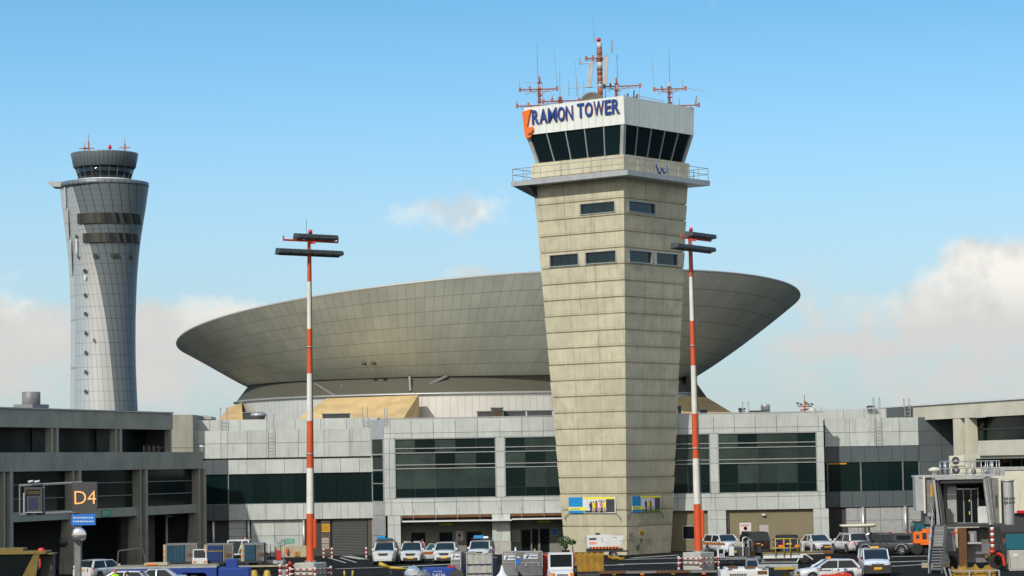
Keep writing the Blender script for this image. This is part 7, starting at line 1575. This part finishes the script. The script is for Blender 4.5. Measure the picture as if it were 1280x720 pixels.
# orange tractor
F = fr_at(1155, 694, 0); t = F.thing('orange_tractor', 'bright orange sweeper tractor with glazed cab partly behind the bridge stairs', 'tractor')
bx('body', 'orange', 1142, 664.5, 1160, 679, -.05, 2.0); bx('lower_panel', 'orange', 1151, 674.5, 1168, 681, -.2, 1.0, c=.1); bx('side_panel', 'orange', 1153, 661, 1168, 667, .0, 1.5); o = bx('cab_glass', 'teal', 1141.5, 653, 1158, 665, .15, 1.6); bx('cab_roof', 'dkmet', 1144, 651.3, 1162, 653, .1, 1.7)
q = MB(); a, b = F.u(1140.7, .1, 660), F.u(1144.8, .1, 653); q.tube((a, .1, F.z(1141, 666, .1)), (b, .1, F.z(1144, 652.5, .1)), .05); q.tube((F.u(1149.5, .1, 660), .1, F.z(1149, 665, .1)), (F.u(1149.3, .1, 660), .1, F.z(1149, 653, .1)), .04); q.build('cab_frame', 'dkmet', t)
for px in (1148, 1157): q = MB(); a, z0 = F.uz(px, 651.3, .3); q.rbox(a - .15, a + .12, .3, .5, z0, z0 + .1, .02); q.build('work_lamp', 'beige', t)
bx('emblem', 'dkmet', 1145, 668.5, 1149, 673, -.08, .03); bx('engine', 'dkmet', 1146, 680, 1160, 689, .2, 1.4); bx('pipework', 'plast', 1153, 666, 1158, 675, -.12, .1)
wheel(t, F.u(1147, 0, 690), .1, .5, .3, 'brown'); wheel(t, F.u(1155, 0, 690), .3, .5, .3, 'brown'); wheel(t, F.u(1147, 0, 690), 1.6, .5, .3, 'brown')

# ================================================================== ROOFTOP THINGS
def roof_ladder(label, Yw, px0, px1, ytop, yrail, ybot, wallY=None, group='rooftop access ladders'):
    F = Fr(0, Yw - .25); a, b = F.u(px0, 0, yrail), F.u(px1, 0, yrail); zt_, zr_, zb_ = F.z(px0, ytop), F.z(px0, yrail), F.z(px0, ybot)
    t = thing('roof_ladder', label, 'ladder', (a, Yw - .25, zb_), 0, group); w_ = b - a; h1, h2 = zr_ - zb_, zt_ - zb_
    q = MB()
    for x in (0, w_):
        q.tube((x, 0, 0), (x, 0, h2 - .3), .03, n=6); q.path([(x, 0, h2 - .3)] + [(x, .35 - .35 * math.cos(s), h2 - .3 + .3 * math.sin(s)) for s in lin(.2, 2.9, 6)] + [(x, .7, h1)], .03, 6)
    q.build('stile', 'lgrmet', t); q = MB(); n = int(h1 / .3)
    for i in range(n): q.tube((0, 0, .15 + i * .3), (w_, 0, .15 + i * .3), .022, n=5)
    q.build('rung', 'lgrmet', t); return t
roof_ladder('leftmost roof ladder with hoops on the pale panels near the left concourse', 234.5, 275, 283, 509.5, 523, 545)
roof_ladder('caged ladder on the pale panels left of the left mast', 232, 333, 341.5, 518, 538, 572)
roof_ladder('ladder with dark hand grips near the splayed corner right of the left mast', 234.5, 452.5, 459, 509, 523, 532)
roof_ladder('single hooked ladder top at the roof edge before the ochre buttress', 229.2, 480.5, 483.5, 510, 523, 533)
roof_ladder('tall ladder with twin hoops on the pale panels at right of the terminal', 232, 1093, 1100.5, 497, 521, 558)
roof_ladder('small ladder with twin hoops on the dark setback at right', 234.5, 1131, 1137.5, 498, 510, 521)
roof_ladder('twin-hooped ladder top on the roof between tower and red antenna', 235.0, 929, 936, 502, 515, 520)
def hood(label, px0, px1, y0, y1, Yw, m='dkmet', group='roof ventilation hoods'):
    F = Fr(0, Yw); a, b, c0, c1 = F.rect(px0, y0, px1, y1, 0); t = thing('roof_unit', label, 'roof unit', (a, Yw, c0 - .4), 0, group); q = MB(); h_ = c1 - c0 + .4
    q.rbox(0, b - a, 0, 1.5, 0, h_ - .1, .05); q.build('casing', m, t); q = MB(); q.rbox(-.08, b - a + .08, -.08, 1.58, h_ - .1, h_, .03); q.build('lid', 'grmet' if m != 'grmet' else 'dkmet', t); return t, b - a, h_
hood('flat dark roof unit beside a pale drum, left of the left mast', 304, 327, 515, 523, 240)
F = Fr(0, 240); p = F.uz(324, 522); t = thing('roof_drum', 'pale cylindrical ventilator beside the flat dark roof unit', 'roof ventilator', (p[0], 239.3, p[1] - .5)); q = MB(); q.lathe([(.6, 0), (.6, .55), (.75, .6), (.75, .8), (.6, .95)], (0, 0, 0), 18); q.build('drum', 'galv', t)
hood('low dark roof unit with tapered top before the ochre buttress', 403, 436, 516.5, 523, 238)
hood('long dark roof unit, left section behind the parapet near the tower', 596.5, 617, 513.5, 524, 238); hood('long dark roof unit, middle section behind the parapet near the tower', 629, 657, 513, 524, 238); hood('long dark roof unit, right section touching the tower', 659, 690, 512.5, 524, 238)
t, w_, h_ = hood('square black extractor with louvred front, tallest unit on the left roof', 614, 628.5, 509, 522, 236)
q = MB(); [q.box(.2, w_ - .2, -.05, -.0, .5 + .12 * i, .56 + .12 * i) for i in range(5)]; q.build('louvre', 'brown', t)
hood('small dark roof unit right of the tower behind the mast', 876, 884, 511.5, 519, 234); hood('dark unit squeezed against the right side of the tower', 848, 851.5, 507, 516, 236)
hood('low metal hood on the roof left of the pale drum', 925, 931, 510, 516, 238, 'grmet'); hood('long low plinth on the roof right of the tower', 938, 960, 513, 518, 238, 'grmet')
F = Fr(0, 238); p = F.uz(957.5, 513); t = thing('roof_drum', 'shiny cylindrical ventilator on the roof right of the tower', 'roof ventilator', (p[0], 238.4, p[1] - .3)); q = MB(); q.lathe([(.42, 0), (.42, .6), (.44, .62), (.44, .78), (.3, .85)], (0, 0, .05), 18); q.build('drum', 'galv', t)
F = Fr(0, 234); p = F.uz(1006, 512); t = thing('roof_antenna', 'red and white antenna cluster with black tips on the terminal roof', 'antenna', (p[0], 234, p[1] - .5))
q = MB(); q.tube((0, 0, 0), (0, 0, 1.3), .09); q.tube((0, 0, 1.3), (0, 0, 1.9), .03); q.tube((-.6, 0, .8), (.6, 0, .8), .06); q.tube((-.4, 0, .45), (.4, 0, .55), .08); q.tube((0, -.3, .6), (0, .3, .7), .07); q.build('frame', 'antred', t)
for x, z in ((-.65, 1.1), (-.35, 1.0), (.3, 1.0), (.65, 1.0), (.1, 1.15)): q = MB(); q.tube((x - .12, 0, z + .04), (x + .14, 0, z - .04), .06, n=6); q.tube((x, 0, z - .25), (x, 0, z), .03, n=5); q.build('tip', 'plast', t)
p = F.uz(1014.5, 515); t = thing('roof_dome', 'small white radome ball on the roof beside the red antenna', 'radome', (p[0], 233.6, p[1] - .4)); q = MB(); q.lathe([(.15, 0), (.35, .12), (.42, .4), (.33, .7), (.1, .85)], (0, 0, 0), 18); q.build('dome', 'antw', t)
p = F.uz(1025, 514); t = thing('roof_floodlight', 'tiny pale floodlight on the roof edge right of the radome ball', 'floodlight', (p[0], 233, p[1] - .3)); q = MB(); q.tube((0, 0, 0), (0, 0, .5), .03); q.rbox(-.12, .12, -.1, .1, .5, .7, .02); q.build('lamp', 'antw', t)
p = Fr(0, 234).uz(1088, 508); t = thing('roof_floodlight', 'flat dark floodlight on thin legs beside the tall ladder at right', 'floodlight', (p[0], 234, p[1] - .3)); q = MB(); q.hexa([(-.4, -.2, .2), (.4, -.2, .2), (.4, .2, .2), (-.4, .2, .2)], [(-.25, -.2, .38), (.4, -.2, .38), (.4, .2, .38), (-.25, .2, .38)]); q.build('lamp', 'dkmet', t); q = MB(); q.tube((-.25, 0, -.4), (-.25, 0, .2), .03); q.tube((.25, 0, -.4), (.25, 0, .2), .03); q.build('leg', 'grmet', t)
